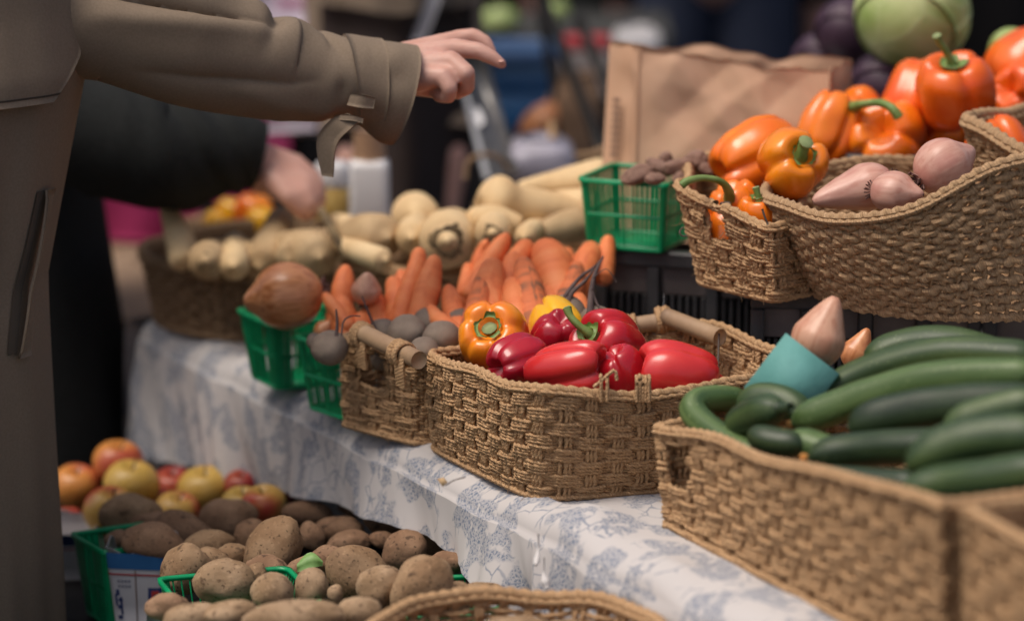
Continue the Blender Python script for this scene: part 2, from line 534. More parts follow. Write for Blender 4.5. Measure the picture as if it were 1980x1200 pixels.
MT['hair'] = M('brown_hair', (0.03, 0.018, 0.01), (0.06, 0.035, 0.02), 90, 0.5)
MT['white'] = M('white_plastic', (0.84, 0.82, 0.81), (0.78, 0.76, 0.76), 6, 0.4)
MT['cork'] = M('tan_cap', (0.36, 0.21, 0.12), (0.42, 0.26, 0.16), 20, 0.6)
MT['magenta'] = M('magenta_cloth', (0.27, 0.012, 0.075), (0.34, 0.018, 0.10), 5, 0.85, 0.2, 200)
MT['wood'] = M('worn_wood', (0.20, 0.125, 0.075), (0.30, 0.20, 0.125), 9, 0.75, 0.2, 60)
MT['dark_metal'] = M('dark_metal', (0.012, 0.011, 0.011), (0.02, 0.019, 0.018), 20, 0.6, spec=0.25)
MT['wire'] = M('rusty_wire', (0.07, 0.045, 0.035), (0.12, 0.09, 0.07), 60, 0.6)
MT['asphalt'] = M('asphalt', (0.04, 0.038, 0.037), (0.06, 0.057, 0.054), 40, 0.9, 0.5, 200)
MT['tarp'] = M('black_tarp', (0.007, 0.007, 0.008), (0.013, 0.012, 0.013), 3, 0.85, 0.2, 20, spec=0.08)


def streak_mat(name, c1, c2, c3, fu, fv, rough, bump=0.1, coat=0.0, fleck=None):
    """Colour streaks that run along a swept body (u along it, v round it)."""
    m, nt, b, new, link = nodes_of(name)
    uv = new('ShaderNodeUVMap'); uv.uv_map = 'uv'
    mp = new('ShaderNodeMapping'); mp.inputs['Scale'].default_value = (fu, fv, 1)
    link(uv.outputs[0], mp.inputs[0])
    info = new('ShaderNodeObjectInfo')
    ad = new('ShaderNodeVectorMath'); ad.operation = 'ADD'
    sc = new('ShaderNodeMath'); sc.operation = 'MULTIPLY'; sc.inputs[1].default_value = 50
    link(info.outputs['Random'], sc.inputs[0])
    link(mp.outputs[0], ad.inputs[0]); link(sc.outputs[0], ad.inputs[1])
    nz = new('ShaderNodeTexNoise'); nz.inputs['Scale'].default_value = 1; nz.inputs['Detail'].default_value = 4
    link(ad.outputs[0], nz.inputs['Vector'])
    r = ramp(nt, [(0.32, c1), (0.5, c2), (0.72, c3)])
    link(nz.outputs[0], r.inputs[0]); link(r.outputs[0], b.inputs['Base Color'])
    b.inputs['Roughness'].default_value = rough
    if coat:
        b.inputs['Coat Weight'].default_value = coat; b.inputs['Coat Roughness'].default_value = 0.3
    if fleck:
        tc = new('ShaderNodeTexCoord')
        vo = new('ShaderNodeTexVoronoi'); vo.inputs['Scale'].default_value = 130
        link(tc.outputs['Object'], vo.inputs['Vector'])
        mr = new('ShaderNodeMapRange'); mr.interpolation_type = 'SMOOTHSTEP'
        mr.inputs['From Min'].default_value = .24; mr.inputs['From Max'].default_value = .10; mr.inputs['To Max'].default_value = .55
        link(vo.outputs['Distance'], mr.inputs['Value'])
        mx = new('ShaderNodeMixRGB'); link(mr.outputs[0], mx.inputs[0]); link(r.outputs[0], mx.inputs[1]); mx.inputs[2].default_value = (*fleck, 1)
        link(mx.outputs[0], b.inputs['Base Color'])
    if bump:
        bp = new('ShaderNodeBump'); bp.inputs['Strength'].default_value = bump; bp.inputs['Distance'].default_value = 0.002
        link(nz.outputs[0], bp.inputs['Height']); link(bp.outputs[0], b.inputs['Normal'])
    return m


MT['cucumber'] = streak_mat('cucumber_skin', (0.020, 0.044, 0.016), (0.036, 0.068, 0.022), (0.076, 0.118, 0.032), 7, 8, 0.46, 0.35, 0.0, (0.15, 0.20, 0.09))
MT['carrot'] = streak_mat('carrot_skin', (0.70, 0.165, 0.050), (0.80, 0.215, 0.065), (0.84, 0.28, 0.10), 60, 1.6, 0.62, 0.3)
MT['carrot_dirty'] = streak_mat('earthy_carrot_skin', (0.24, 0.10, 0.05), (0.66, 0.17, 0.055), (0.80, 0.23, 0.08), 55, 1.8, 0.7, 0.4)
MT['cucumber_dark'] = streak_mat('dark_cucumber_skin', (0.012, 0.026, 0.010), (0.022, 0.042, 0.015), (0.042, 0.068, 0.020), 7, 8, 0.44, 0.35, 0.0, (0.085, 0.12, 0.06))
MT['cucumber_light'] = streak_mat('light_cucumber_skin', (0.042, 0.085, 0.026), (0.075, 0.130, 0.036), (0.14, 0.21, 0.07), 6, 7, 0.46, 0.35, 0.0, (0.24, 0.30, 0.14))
MT['blossom'] = M('dry_blossom', (0.50, 0.20, 0.04), (0.62, 0.36, 0.12), 70, 0.8)


def apple_mat(name, base, blush, amount):
    m, nt, b, new, link = nodes_of(name)
    tc = new('ShaderNodeTexCoord')
    sep = new('ShaderNodeSeparateXYZ'); link(tc.outputs['Object'], sep.inputs[0])
    nz = new('ShaderNodeTexNoise'); nz.inputs['Scale'].default_value = 26; nz.inputs['Detail'].default_value = 4
    link(tc.outputs['Object'], nz.inputs['Vector'])
    a = new('ShaderNodeMath'); a.operation = 'MULTIPLY_ADD'; a.inputs[1].default_value = 14; a.inputs[2].default_value = amount
    link(sep.outputs[0], a.inputs[0])
    s = new('ShaderNodeMath'); s.operation = 'MULTIPLY_ADD'; s.inputs[1].default_value = 0.8
    link(nz.outputs[0], s.inputs[0]); link(a.outputs[0], s.inputs[2])
    r = ramp(nt, [(0.55, base), (0.95, blush)])
    link(s.outputs[0], r.inputs[0]); link(r.outputs[0], b.inputs['Base Color'])
    b.inputs['Roughness'].default_value = 0.38
    return m


MT['apple_yellow'] = apple_mat('yellow_apple_skin', (0.60, 0.38, 0.08), (0.52, 0.16, 0.05), -0.05)
MT['apple_mixed'] = apple_mat('blushed_apple_skin', (0.62, 0.36, 0.08), (0.50, 0.06, 0.035), 0.2)
MT['apple_orange'] = apple_mat('orange_apple_skin', (0.58, 0.23, 0.05), (0.46, 0.09, 0.04), 0.25)
MT['apple_red'] = apple_mat('red_apple_skin', (0.40, 0.07, 0.03), (0.28, 0.025, 0.022), 0.35)


def toile_mat():
    """Off-white cotton printed in blue: clumps of leaf-like marks with thin stems between them."""
    m, nt, b, new, link = nodes_of('toile_cotton')
    uv = new('ShaderNodeUVMap'); uv.uv_map = 'uv'
    wob = new('ShaderNodeTexNoise'); wob.inputs['Scale'].default_value = 30; wob.inputs['Detail'].default_value = 2
    link(uv.outputs[0], wob.inputs['Vector'])
    mixv = new('ShaderNodeMixRGB'); mixv.blend_type = 'ADD'; mixv.inputs[0].default_value = 0.02
    link(uv.outputs[0], mixv.inputs[1]); link(wob.outputs['Color'], mixv.inputs[2])

    def math_(op, x, y=None, v=None):
        n = new('ShaderNodeMath'); n.operation = op; n.use_clamp = False
        link(x, n.inputs[0])
        if y is not None: link(y, n.inputs[1])
        elif v is not None: n.inputs[1].default_value = v
        return n.outputs[0]

    def ss(x, lo, hi):
        n = new('ShaderNodeMapRange'); n.interpolation_type = 'SMOOTHSTEP'
        n.inputs['From Min'].default_value = lo; n.inputs['From Max'].default_value = hi
        link(x, n.inputs['Value']); return n.outputs[0]
    big = new('ShaderNodeTexVoronoi'); big.inputs['Scale'].default_value = 21; big.inputs['Randomness'].default_value = 1.0
    link(mixv.outputs[0], big.inputs['Vector'])
    bn = new('ShaderNodeTexNoise'); bn.inputs['Scale'].default_value = 20; bn.inputs['Detail'].default_value = 1.5
    link(mixv.outputs[0], bn.inputs['Vector'])
    clump = ss(bn.outputs[0], 0.475, 0.525)
    n2 = new('ShaderNodeTexNoise'); n2.inputs['Scale'].default_value = 62; n2.inputs['Detail'].default_value = 2
    link(uv.outputs[0], n2.inputs['Vector'])
    gaps = ss(n2.outputs[0], 0.36, 0.44)
    leaf = new('ShaderNodeTexVoronoi'); leaf.feature = 'DISTANCE_TO_EDGE'; leaf.inputs['Scale'].default_value = 190
    link(mixv.outputs[0], leaf.inputs['Vector'])
    lf = ss(leaf.outputs['Distance'], 0.05, 0.16)
    fine = new('ShaderNodeTexNoise'); fine.inputs['Scale'].default_value = 240; fine.inputs['Detail'].default_value = 2
    link(uv.outputs[0], fine.inputs['Vector'])
    fn = ss(fine.outputs[0], 0.40, 0.55)
    a = math_('MULTIPLY', clump, gaps)
    a2 = math_('MULTIPLY', lf, fn)
    a3 = math_('MULTIPLY_ADD', a2, v=0.65)
    a3.node.inputs[2].default_value = 0.30
    a = math_('MULTIPLY', a, a3)
    stem = new('ShaderNodeTexVoronoi'); stem.feature = 'DISTANCE_TO_EDGE'; stem.inputs['Scale'].default_value = 34
    link(mixv.outputs[0], stem.inputs['Vector'])
    st = ss(stem.outputs['Distance'], 0.045, 0.012)
    n3 = new('ShaderNodeTexNoise'); n3.inputs['Scale'].default_value = 17
    link(uv.outputs[0], n3.inputs['Vector'])
    st = math_('MULTIPLY', st, ss(n3.outputs[0], 0.50, 0.58))
    st = math_('MULTIPLY', st, v=0.7)
    a = math_('MAXIMUM', a, st)
    a = math_('MULTIPLY', a, v=0.92)
    mx = new('ShaderNodeMixRGB')
    mx.inputs[1].default_value = (0.555, 0.525, 0.51, 1); mx.inputs[2].default_value = (0.120, 0.165, 0.245, 1)
    link(a, mx.inputs[0]); link(mx.outputs[0], b.inputs['Base Color'])
    b.inputs['Roughness'].default_value = 0.9; b.inputs['Specular IOR Level'].default_value = 0.15
    wv = new('ShaderNodeTexNoise'); wv.inputs['Scale'].default_value = 900
    link(uv.outputs[0], wv.inputs['Vector'])
    bp = new('ShaderNodeBump'); bp.inputs['Strength'].default_value = 0.15; bp.inputs['Distance'].default_value = 0.001
    link(wv.outputs[0], bp.inputs['Height']); link(bp.outputs[0], b.inputs['Normal'])
    return m


MT['toile'] = toile_mat()


# ------------------------------------------------------------------ produce
def pepper_mesh(w, h, lobes, seed, taper=0.0, deep=1.0, waist=0.0):
    """Bell pepper about its own z axis: lobed, dimpled at the stem, knobbed at the blossom end."""
    r_ = np.random.default_rng(seed)
    V, F, ph, th = ball(30, 48)
    s, c = np.sin(ph), np.cos(ph)
    rad = np.abs(c) ** 0.52
    zz = np.sign(s) * np.abs(s) ** 0.92
    ph0 = r_.uniform(0, 6.28)
    thw = th + 0.22 * np.sin(th + r_.uniform(0, 6.28)) + 0.10 * np.sin(2 * th + r_.uniform(0, 6.28))
    wv = np.abs(np.cos(lobes * 0.5 * (thw + ph0)))
    crease = (1 - wv) ** 2.8
    lobe_id = np.floor(((thw + ph0) * lobes / (2 * math.pi) + 0.5)) % lobes
    lr = 1 + r_.uniform(-0.09, 0.09, lobes)[lobe_id.astype(int)] * wv
    lh = r_.uniform(0.82, 1.12, lobes)[lobe_id.astype(int)]
    t = (zz + 1) / 2
    amt = deep * (0.17 + 0.20 * np.abs(zz) ** 2.5)
    R = rad[:, None] * (1 - amt[:, None] * crease[None]) * (1 + (lr - 1)[None] * np.ones_like(t)[:, None])
    R = R * (1 + taper * (t - 0.5) - waist * np.exp(-((t - 0.45) / 0.22) ** 2))[:, None]
    Z = zz[:, None] * np.ones(len(th))[None]
    top = zz > 0
    Z = np.where(top[:, None], Z - 0.40 * np.exp(-(R / 0.36) ** 2) + 0.06 * np.exp(-((R - 0.62) / 0.2) ** 2) * wv[None],
                 Z * (1 + (lh - 1)[None] * 0.7 * np.clip(R * 2, 0, 1)) + 0.34 * deep * np.exp(-(R / 0.30) ** 2))
    X = R * np.cos(th)[None] * w / 2; Y = R * np.sin(th)[None] * w / 2 * r_.uniform(0.93, 1.05)
    P = np.stack([X, Y, Z * h / 2], -1).reshape(-1, 3)
    n = vnoise(P, 22, seed)
    P = P * (1 + 0.075 * n + 0.022 * vnoise(P, 48, seed + 3))[:, None]
    return P, F


def pepper(u, v, d, w, h, axis, colour, label, seed, roll=0.0, lobes=4, stem=None, taper=0.1, deep=1.0, waist=0.0, group=None, cap=True, sr=0.0068, stem_px=None):
    """stem: list of points in the pepper's own frame (metres, z up from the stem dimple), or None for a hidden stem."""
    loc = px(u, v, d)
    w, h = w * d / 4.86, h * d / 4.86
    R = basis(axis, roll)
    P, F = pepper_mesh(w, h, lobes, seed, taper, deep, waist)
    o = mk('bell_pepper', P, F, MT[colour])
    o.matrix_world = mat4(loc, R)
    tag(o, label, 'bell pepper', group or 'bell peppers')
    if stem is not None:
        zt = h * 0.5 * 0.62
        pts = np.array(stem, float) + np.array([0, 0, zt])
        if stem_px is not None:      # the stem's course given by points of the place instead of the pepper's own frame
            pts = (np.array([px(*q) for q in stem_px]) - np.asarray(loc)) @ R
        p = smooth_path(pts, 18)
        t = np.linspace(0, 1, 18)
        rr = sr * (1.5 - 0.75 * np.clip(t * 2.2, 0, 1) + 0.35 * np.clip(t - 0.8, 0, 1) * 5 * 0.6)
        s = mk('stem', *tube(p, rr, 12, cap=False, disp=lambda a, b: 1 + 0.10 * np.cos(5 * b + 2 * a))[:2], MT['stem'], o)
        end = MB()
        T = unit(p[-1] - p[-2]); b = basis(T)
        ang = np.arange(12) * 2 * math.pi / 12
        ring = p[-1] + (np.cos(ang)[:, None] * b[:, 0] + np.sin(ang)[:, None] * b[:, 1]) * rr[-1] * 1.02
        V = np.vstack([ring, ring + T * 0.0015 - (ring - p[-1]) * 0.25, [p[-1] + T * 0.0008]])
        k = np.arange(12); k2 = (k + 1) % 12
        f = np.vstack([np.stack([k, k2, 12 + k2, 12 + k], 1), np.stack([12 + k, 12 + k2, np.full(12, 24), np.full(12, 24)], 1)])
        mk('cut_face', V, f, MT['stem_cut'], s)
        if cap:
            n = 40
            a = np.arange(n) * 2 * math.pi / n
            r0 = sr * 1.3 * np.ones(n); lob = np.abs(np.cos(2.5 * a)) ** 0.7
            r1 = w * (0.150 + 0.040 * lob + 0.020 * np.sin(3 * a + seed) + 0.012 * np.sin(11 * a + seed))
            rings = []
            for q in np.linspace(0, 1, 5):
                rr_ = r0 * (1 - q) + r1 * q
                z = zt + 0.006 * (1 - q) ** 2 + 0.002 + (h / 2) * (0.40 * (1 - np.exp(-(rr_ / (w / 2) / 0.36) ** 2)) - 0.06) * 0.95 * (q ** 1.0) + 0.0055
                rings.append(np.stack([rr_ * np.cos(a), rr_ * np.sin(a), z], 1))
            mk('calyx', np.array(rings).reshape(-1, 3), grid(5, n, cv=True), MT['stem'], s)
    return o


def lump_mesh(a, b, c, seed, rough=0.10, pinch=0.0, eyes=7, bend=0.0):
    """Potato-like body, half axes a (x), b (y), c (z)."""
    r_ = np.random.default_rng(seed)
    V, F, ph, th = ball(20, 30)
    P = V.reshape(-1, 3)
    P = P[:, [2, 0, 1]]                      # poles along x
    n = vnoise(P, 0.9, seed) * 1.3 + 0.45 * vnoise(P, 2.3, seed + 5)
    f = 1 + rough * n
    for k in range(eyes):
        e = unit(r_.normal(size=3)); dd = np.linalg.norm(P - e, axis=1)
        f -= 0.055 * np.exp(-(dd / 0.13) ** 2) - 0.018 * np.exp(-((dd - 0.24) / 0.09) ** 2)
    Q = P * f[:, None]
    Q[:, 1:] *= (1 + pinch * Q[:, :1])
    Q[:, 2] += bend * Q[:, 0] ** 2
    return Q * np.array([a, b, c]), F


def lump(name, cat, u, v, z, rx, ry, ang, mat, label, seed, group, depth_=None, rz=None, toward=0.0, **kw):
    """A potato-like thing the photograph shows with half sizes rx, ry pixels, turned by ang degrees in view."""
    loc = onz(u, v, z) if depth_ is None else px(u, v, depth_)
    s = depth(loc) / FPX
    a, b = rx * s, ry * s
    c = (min(a, b) * 1.02 if rz is None else rz * s)
    ca, sa = math.cos(math.radians(ang)), math.sin(math.radians(ang))
    X = RT * ca + UP * sa; Y = -RT * sa + UP * ca
    X = unit(X - FW * toward); Z = unit(np.cross(X, Y)); Y = np.cross(Z, X)
    P, F = lump_mesh(a, b, c, seed, **kw)
    o = mk(name, P, F, MT[mat])
    o.matrix_world = mat4(loc, np.stack([X, Y, Z], 1))
    return tag(o, label, cat, group)


def root_veg(name, cat, pts, rads, mat, label, seed, group, ridged=0.05, seg=14, n=26, crown=None, crown_mat='crown', blunt=0.5, tip=0.3):
    """Carrot, parsnip and the like along pts (first = thick end), rads at those points."""
    pts = np.asarray(pts, float)
    P = smooth_path(pts, n)
    tt = np.linspace(0, 1, n)
    R = np.interp(tt, np.linspace(0, 1, len(rads)), rads)
    # rounded ends
    L = np.sum(np.linalg.norm(np.diff(P, axis=0), axis=1))
    for e, k in ((0, blunt), (1, tip)):
        rr = rads[0] if e == 0 else rads[-1]
        q = (tt if e == 0 else 1 - tt) * L / max(rr * k, 1e-5)
        R = R * np.sqrt(np.clip(1 - (1 - np.clip(q, 0, 1)) ** 2, 0.004, 1))
    c = P.mean(0)
    # finer spacing near the ends: keep it simple, the profile above handles it
    V, F, U = tube(P - c, R, seg)
    r_ = np.random.default_rng(seed)
    n1 = vnoise(V, 30, seed)
    ring = np.sin(U[:, 0] * r_.uniform(500, 800) + 3 * n1) * 0.35 + n1
    cen = np.repeat(P - c, seg, 0); cen = np.vstack([cen, (P - c)[:1], (P - c)[-1:]])
    V = cen + (V - cen) * (1 + ridged * ring)[:, None]
    o = mk(name, V, F, MT[mat], None, U)
    o.location = c
    tag(o, label, cat, group)
    if crown:
        d0 = unit(P[0] - P[2])
        b = basis(d0)
        vs = []
        m_ = 18
        for k, (rr, zz) in enumerate([(1.15, -.16), (1.0, 0.0), (0.78, 0.045), (0.56, 0.025), (0.34, 0.045), (0.14, 0.02), (0.01, 0.03)]):
            a = np.arange(m_) * 2 * math.pi / m_
            wob = 1 + 0.12 * np.sin(3 * a + seed + k) + 0.08 * np.sin(7 * a + 2 * k)
            vs.append((P[0] - c) + d0 * (zz * crown - rads[0] * 0.12) + crown * rr * (np.cos(a) * wob)[:, None] * b[:, 0] + crown * rr * (np.sin(a) * wob)[:, None] * b[:, 1])
        mk('crown', np.array(vs).reshape(-1, 3), grid(7, m_, cv=True), MT[crown_mat], o)
    return o


def bulb(name, cat, loc, r, axis, mat, label, group, neck=0.35, squash=1.0, seed=0, root=True, length=1.0, roll=0.0, pinch=0.62):
    """Onion or shallot: neck along +axis, root plate at the other end."""
    V, F, ph, th = ball(30, 36)
    t = (np.sin(ph) + 1) / 2
    rad = np.cos(ph) * (1 - 0.0 * t)
    z = np.sin(ph) * length
    k = np.clip((t - pinch) / (1 - pinch), 0, 1)
    rad = rad * (1 - 0.35 * k) + 0.05 * k * (k < 1)
    z = z + neck * k ** 2.2
    rib = 1 + 0.012 * np.cos(9 * th)[None] * np.ones(len(ph))[:, None]
    P = np.stack([rad[:, None] * rib * np.cos(th)[None], rad[:, None] * rib * np.sin(th)[None] * squash, z[:, None] * np.ones(len(th))[None]], -1).reshape(-1, 3)
    P = P * (1 + 0.03 * vnoise(P, 1.3, seed))[:, None] * r
    o = mk(name, P, F, MT[mat])
    o.matrix_world = mat4(loc, basis(axis, roll))
    tag(o, label, cat, group)
    if root:
        mb = MB()
        r_ = np.random.default_rng(seed)
        for q in range(26):
            a = r_.uniform(0, 6.28); rr = r * 0.24 * math.sqrt(r_.uniform())
            p0 = np.array([rr * math.cos(a), rr * math.sin(a), -r * length * 0.97])
            p1 = p0 + np.array([rr * math.cos(a) * 0.9, rr * math.sin(a) * 0.9, -r * r_.uniform(0.08, 0.24)])
            mb.add(*tube(smooth_path([p0, p1], 3), r * 0.035, 5))
        part('root_tuft', mb, MT['root_end'], o, True)
    return o


def apple(u, v, z, r, mat, label, seed, axis=(0, 0, 1), roll=0.0, squash=0.92):
    loc = onz(u, v, z)
    rr = r * depth(loc) / FPX
    V, F, ph, th = ball(22, 32)
    s, c = np.sin(ph), np.cos(ph)
    rad = c ** 0.85 * (1 + 0.10 * s)
    zz = s * squash - 0.30 * np.exp(-(rad / 0.28) ** 2) * (s > 0) + 0.16 * np.exp(-(rad / 0.25) ** 2) * (s < 0)
    lob = 1 + 0.02 * np.cos(5 * th)[None] * (s < 0)[:, None]
    P = np.stack([rad[:, None] * lob * np.cos(th), rad[:, None] * lob * np.sin(th), zz[:, None] * np.ones(len(th))], -1).reshape(-1, 3)
    P = P * (1 + 0.03 * vnoise(P, 1.0, seed))[:, None] * rr
    o = mk('apple', P, F, MT[mat])
    o.matrix_world = mat4(loc, basis(axis, roll))
    tag(o, label, 'apple', 'apples on the low bench')
    p = smooth_path([(0, 0, rr * 0.55), (rr * 0.05, 0, rr * 0.8), (rr * 0.16, 0, rr * 1.02)], 6)
    mk('stalk', *tube(p, rr * 0.035, 6)[:2], MT['crown'], o)
    return o


def cucumber(pts, r, mat, label, seed, tip=0.5, butt=0.7, blossom=None, group='cucumbers heaped in the basket', cut=False):
    pts = np.asarray(pts, float)
    n = 34
    P = smooth_path(pts, n)
    tt = np.linspace(0, 1, n)
    L = np.sum(np.linalg.norm(np.diff(P, axis=0), axis=1))
    R = r * (0.94 + 0.06 * np.sin(tt * math.pi))
    for e, k in ((0, 2.2 * tip + 0.6), (1, 2.2 * butt)):
        q = (tt if e == 0 else 1 - tt) * L / max(r * k, 1e-5)
        R = R * np.clip(1 - (1 - np.clip(q, 0, 1)) ** 2.2, 0.003, 1) ** 0.55
    c = P.mean(0)
    V, F, U = tube(P - c, R, 22, disp=lambda a, b: 1 + 0.022 * np.cos(5 * b + seed) + .010 * np.cos(9 * b + 2 * seed))
    cen = np.vstack([np.repeat(P - c, 22, 0), (P - c)[:1], (P - c)[-1:]])
    V = cen + (V - cen) * (0.96 + 0.030 * vnoise(V, 30, seed))[:, None]
    o = mk('cucumber', V, F, MT[mat], None, U)
    o.location = c
    tag(o, label, 'cucumber', group)
    d0 = unit(P[0] - P[3])
    if blossom:
        mb = MB(); b = basis(d0); r_ = np.random.default_rng(seed)
        for q in range(7):
            a = q * 0.9
            e = d0 * blossom * 1.5 + (b[:, 0] * math.cos(a) + b[:, 1] * math.sin(a)) * blossom * r_.uniform(0.4, 0.8)
            s0 = (P[0] - c) - d0 * 0.004
            V_, F_, U_ = tube(smooth_path([s0, s0 + e * 0.5, s0 + e], 5), np.array([0.3, 0.45, 0.5, 0.4, 0.1]) * blossom * 0.9, 6, flat=0.4)
            mb.add(V_, F_, U_)
        part('blossom', mb, MT['blossom'], o, True)
    if cut:
        s0 = (P[0] - c) - d0 * 0.006
        V_, F_, U_ = tube(smooth_path([s0, s0 + d0 * 0.014, s0 + d0 * 0.024], 6), np.array([1, .8, .7, .65, .6, .6]) * r * 0.45, 10)
        mk('stub', V_, F_, MT['cucumber_dark'], o, U_)
    return o


def fine_root(pts, r0, r1, parent, mat='beet_root', name='root_tail'):
    P = smooth_path(np.asarray(pts, float), 20)
    V, F, U = tube(P, np.linspace(r0, r1, 20), 7)
    o = mk(name, V - np.array(parent.location), F, MT[mat], parent)
    return o


def beet(u, v, d, r, label, seed, tails=(), group='beets', stub=None):
    loc = px(u, v, d); s = d / FPX
    V, F, ph, th = ball(20, 26)
    P = V.reshape(-1, 3).copy()
    P = P * (1 + 0.06 * vnoise(P, 1.2, seed) + 0.02 * vnoise(P, 5, seed))[:, None]
    P[:, 2] *= 0.93
    o = mk('beet', P * r * s, F, MT['beet'])
    o.location = loc
    tag(o, label, 'beet', group)
    for (p, a, b) in tails:
        w = [px(*q) for q in p]
        fine_root(w, a, b, o)
    return o


# ------------------------------------------------------------------ containers
def closed_spline(C, n_dense=24):
    C = np.asarray(C, float); K = len(C); out = []
    for i in range(K):
        a, b, c, d = C[(i - 1) % K], C[i], C[(i + 1) % K], C[(i + 2) % K]
        t = np.linspace(0, 1, n_dense, endpoint=False)[:, None]
        out.append(0.5 * (2 * b + (c - a) * t + (2 * a - 5 * b + 4 * c - d) * t ** 2 + (3 * b - a - 3 * c + d) * t ** 3))
    return np.vstack(out)


def rounded(C, r=0.25):
    """Corners of a loop replaced by two points each, a fraction r along the sides."""
    C = np.asarray(C, float); K = len(C); out = []
    for i in range(K):
        p, q, n = C[(i - 1) % K], C[i], C[(i + 1) % K]
        out += [q + (p - q) * r, q + ((p + n) / 2 - q) * r * 0.42, q + (n - q) * r]
    return np.array(out)


def woven(name, label, bot, top, courses, L, k=3, amp=0.0035, rs=0.0024, step=0.0035, mat='rope', group='woven baskets', holes=(), rim_r=None,
          jitter=0.4, seed=0, stake_n=2, bulge=0.0, pitch=0.012, cat='basket', rim_holes=(), twist=0.30, seg=7, fibres=160, sag=0.0022, stake_r=1.0):
    """A woven seagrass basket between two closed loops of the same number of points (counter-clockwise seen from above).
    holes: (f0, f1, h0, h1) fractions of the way round and up where the wall is open."""
    r_ = np.random.default_rng(seed)
    D = closed_spline(np.hstack([bot, top]))
    D = np.vstack([D, D[:1]])
    s = np.concatenate([[0], np.cumsum(np.linalg.norm(np.diff(D[:, 3:], axis=0), axis=1))])
    per = s[-1]
    nst = max(4, 2 * int(round(per / L / 2))); L = per / nst
    n = int(per / step)
    t = np.linspace(0, per, n + 1)
    D = np.stack([np.interp(t, s, D[:, i]) for i in range(6)], 1)
    Bt, Tp = D[:, :3], D[:, 3:]
    T = np.gradient(Tp, axis=0); T[0] = T[-1] = Tp[1] - Tp[-2]
    T /= np.linalg.norm(T, axis=1)[:, None]
    N = np.stack([T[:, 1], -T[:, 0], np.zeros(len(T))], 1)
    N /= np.linalg.norm(N, axis=1)[:, None]
    loc = Bt[:-1].mean(0)
    ph_ = r_.uniform(0, 6.28, 6)
    sg = sum(np.sin(2 * math.pi * q_ * t / per + ph_[q_ - 4 if q_ > 5 else 0] + q_) / (1 + .12 * q_) for q_ in (3, 5, 7, 9))
    Tp[:, 2] += sag * sg
    Tp[:, :2] += N[:, :2] * (sag * .8 * np.append(np.roll(sg[:-1], 40), np.roll(sg[:-1], 40)[0]))[:, None]
    root = thing(name, label, cat, loc, None, group)

    def at(h):
        q = Bt * (1 - h) + Tp * h + N * (bulge * math.sin(h * math.pi))
        return q
    frac = t / per

    def runs(mask):
        out, i = [], 0
        while i < len(mask):
            if mask[i]:
                j = i
                while j + 1 < len(mask) and mask[j + 1]: j += 1
                if j - i > 4: out.append((i, j + 1))
                i = j + 1
            else:
                i += 1
        return out
    shift = r_.uniform(-.10, .10, courses // k + 2) * L
    mb = MB()
    for j in range(courses):
        h = (j + 0.55) / (courses + 0.1)
        x = np.cos(math.pi * (t + 0.10 * L * np.sin(6.2832 * 3 * frac + j * .7) + shift[j // k]) / L + math.pi * (j // k))
        off = amp * r_.uniform(.75, 1.15) * x / np.sqrt(x * x + 0.12)
        wob = np.zeros(len(t))
        for q in range(3):
            fr = r_.integers(3, 40)
            wob += np.sin(2 * math.pi * fr * frac + r_.uniform(0, 6.28)) * r_.uniform(0.2, 1)
        P = at(h) + N * (off + 0.0006 * r_.normal() + 0.0004 * wob)[:, None]
        P[:, 2] += wob * rs * jitter * 0.55
        mask = np.ones(len(t), bool)
        for (f0, f1, h0, h1) in holes:
            if h0 <= h <= h1: mask &= ~((frac > f0) & (frac < f1))
        for (i, e) in runs(mask):
            mb.add(*strand(P[i:e], N[i:e], rs * r_.uniform(0.80, 1.22), seg, pitch * r_.uniform(0.75, 1.25), twist, off=r_.uniform(0, 50)))
    part('weave', mb, MT[mat], root, True, loc)
    mb = MB()
    hh = np.linspace(0, 1, courses * 3)
    for i in range(nst):
        f = i / nst
        idx = f * n
        for q in range(stake_n):
            ds = (q - (stake_n - 1) / 2) * rs * 2.1 / step
            ii = int(round(idx + ds)) % n
            x = np.cos(math.pi * i + math.pi * np.floor(hh * courses / k))
            x = np.convolve(np.pad(x, 2, mode='edge'), np.ones(5) / 5, 'valid')
            P = Bt[ii] * (1 - hh)[:, None] + Tp[ii] * hh[:, None] + N[ii] * (bulge * np.sin(hh * math.pi) - amp * 0.75 * x)[:, None]
            mask = np.ones(len(hh), bool)
            for (f0, f1, h0, h1) in holes:
                if f0 < f < f1: mask &= ~((hh >= h0) & (hh <= h1))
            for (a, e) in runs(mask):
                mb.add(*strand(P[a:e], np.tile(N[ii], (e - a, 1)), rs * stake_r * r_.uniform(0.95, 1.2), seg, pitch, twist, off=r_.uniform(0, 50)))
    part('stakes', mb, MT[mat], root, True, loc)
    # bound rim: a thick coil over a core
    rr = rim_r or rs * 2.1
    mb = MB()
    P = at(1.0)
    mask = np.ones(len(t), bool)
    for (f0, f1) in rim_holes: mask &= ~((frac > f0) & (frac < f1))
    for (i, e) in runs(mask):
        mb.add(*strand(P[i:e], N[i:e], rr, 10, 0.016, 0.20, off=3.0))
        mb.add(*strand(P[i:e] + N[i:e] * rr * 0.75 - np.array([0, 0, rr * 0.9]), N[i:e], rr * 0.62, 7, 0.012, 0.22, off=7.0))
        mb.add(*strand(P[i:e] - N[i:e] * rr * 0.75 - np.array([0, 0, rr * 0.9]), N[i:e], rr * 0.62, 7, 0.012, 0.22, off=9.0))
    part('rim', mb, MT[mat], root, True, loc)
    mb = MB()
    P = at(0.0) + N * amp
    P[:, 2] += rs
    mb.add(*strand(P, N, rr * 0.8, 8, 0.014, 0.2, off=11.0))
    part('foot_braid', mb, MT[mat], root, True, loc)
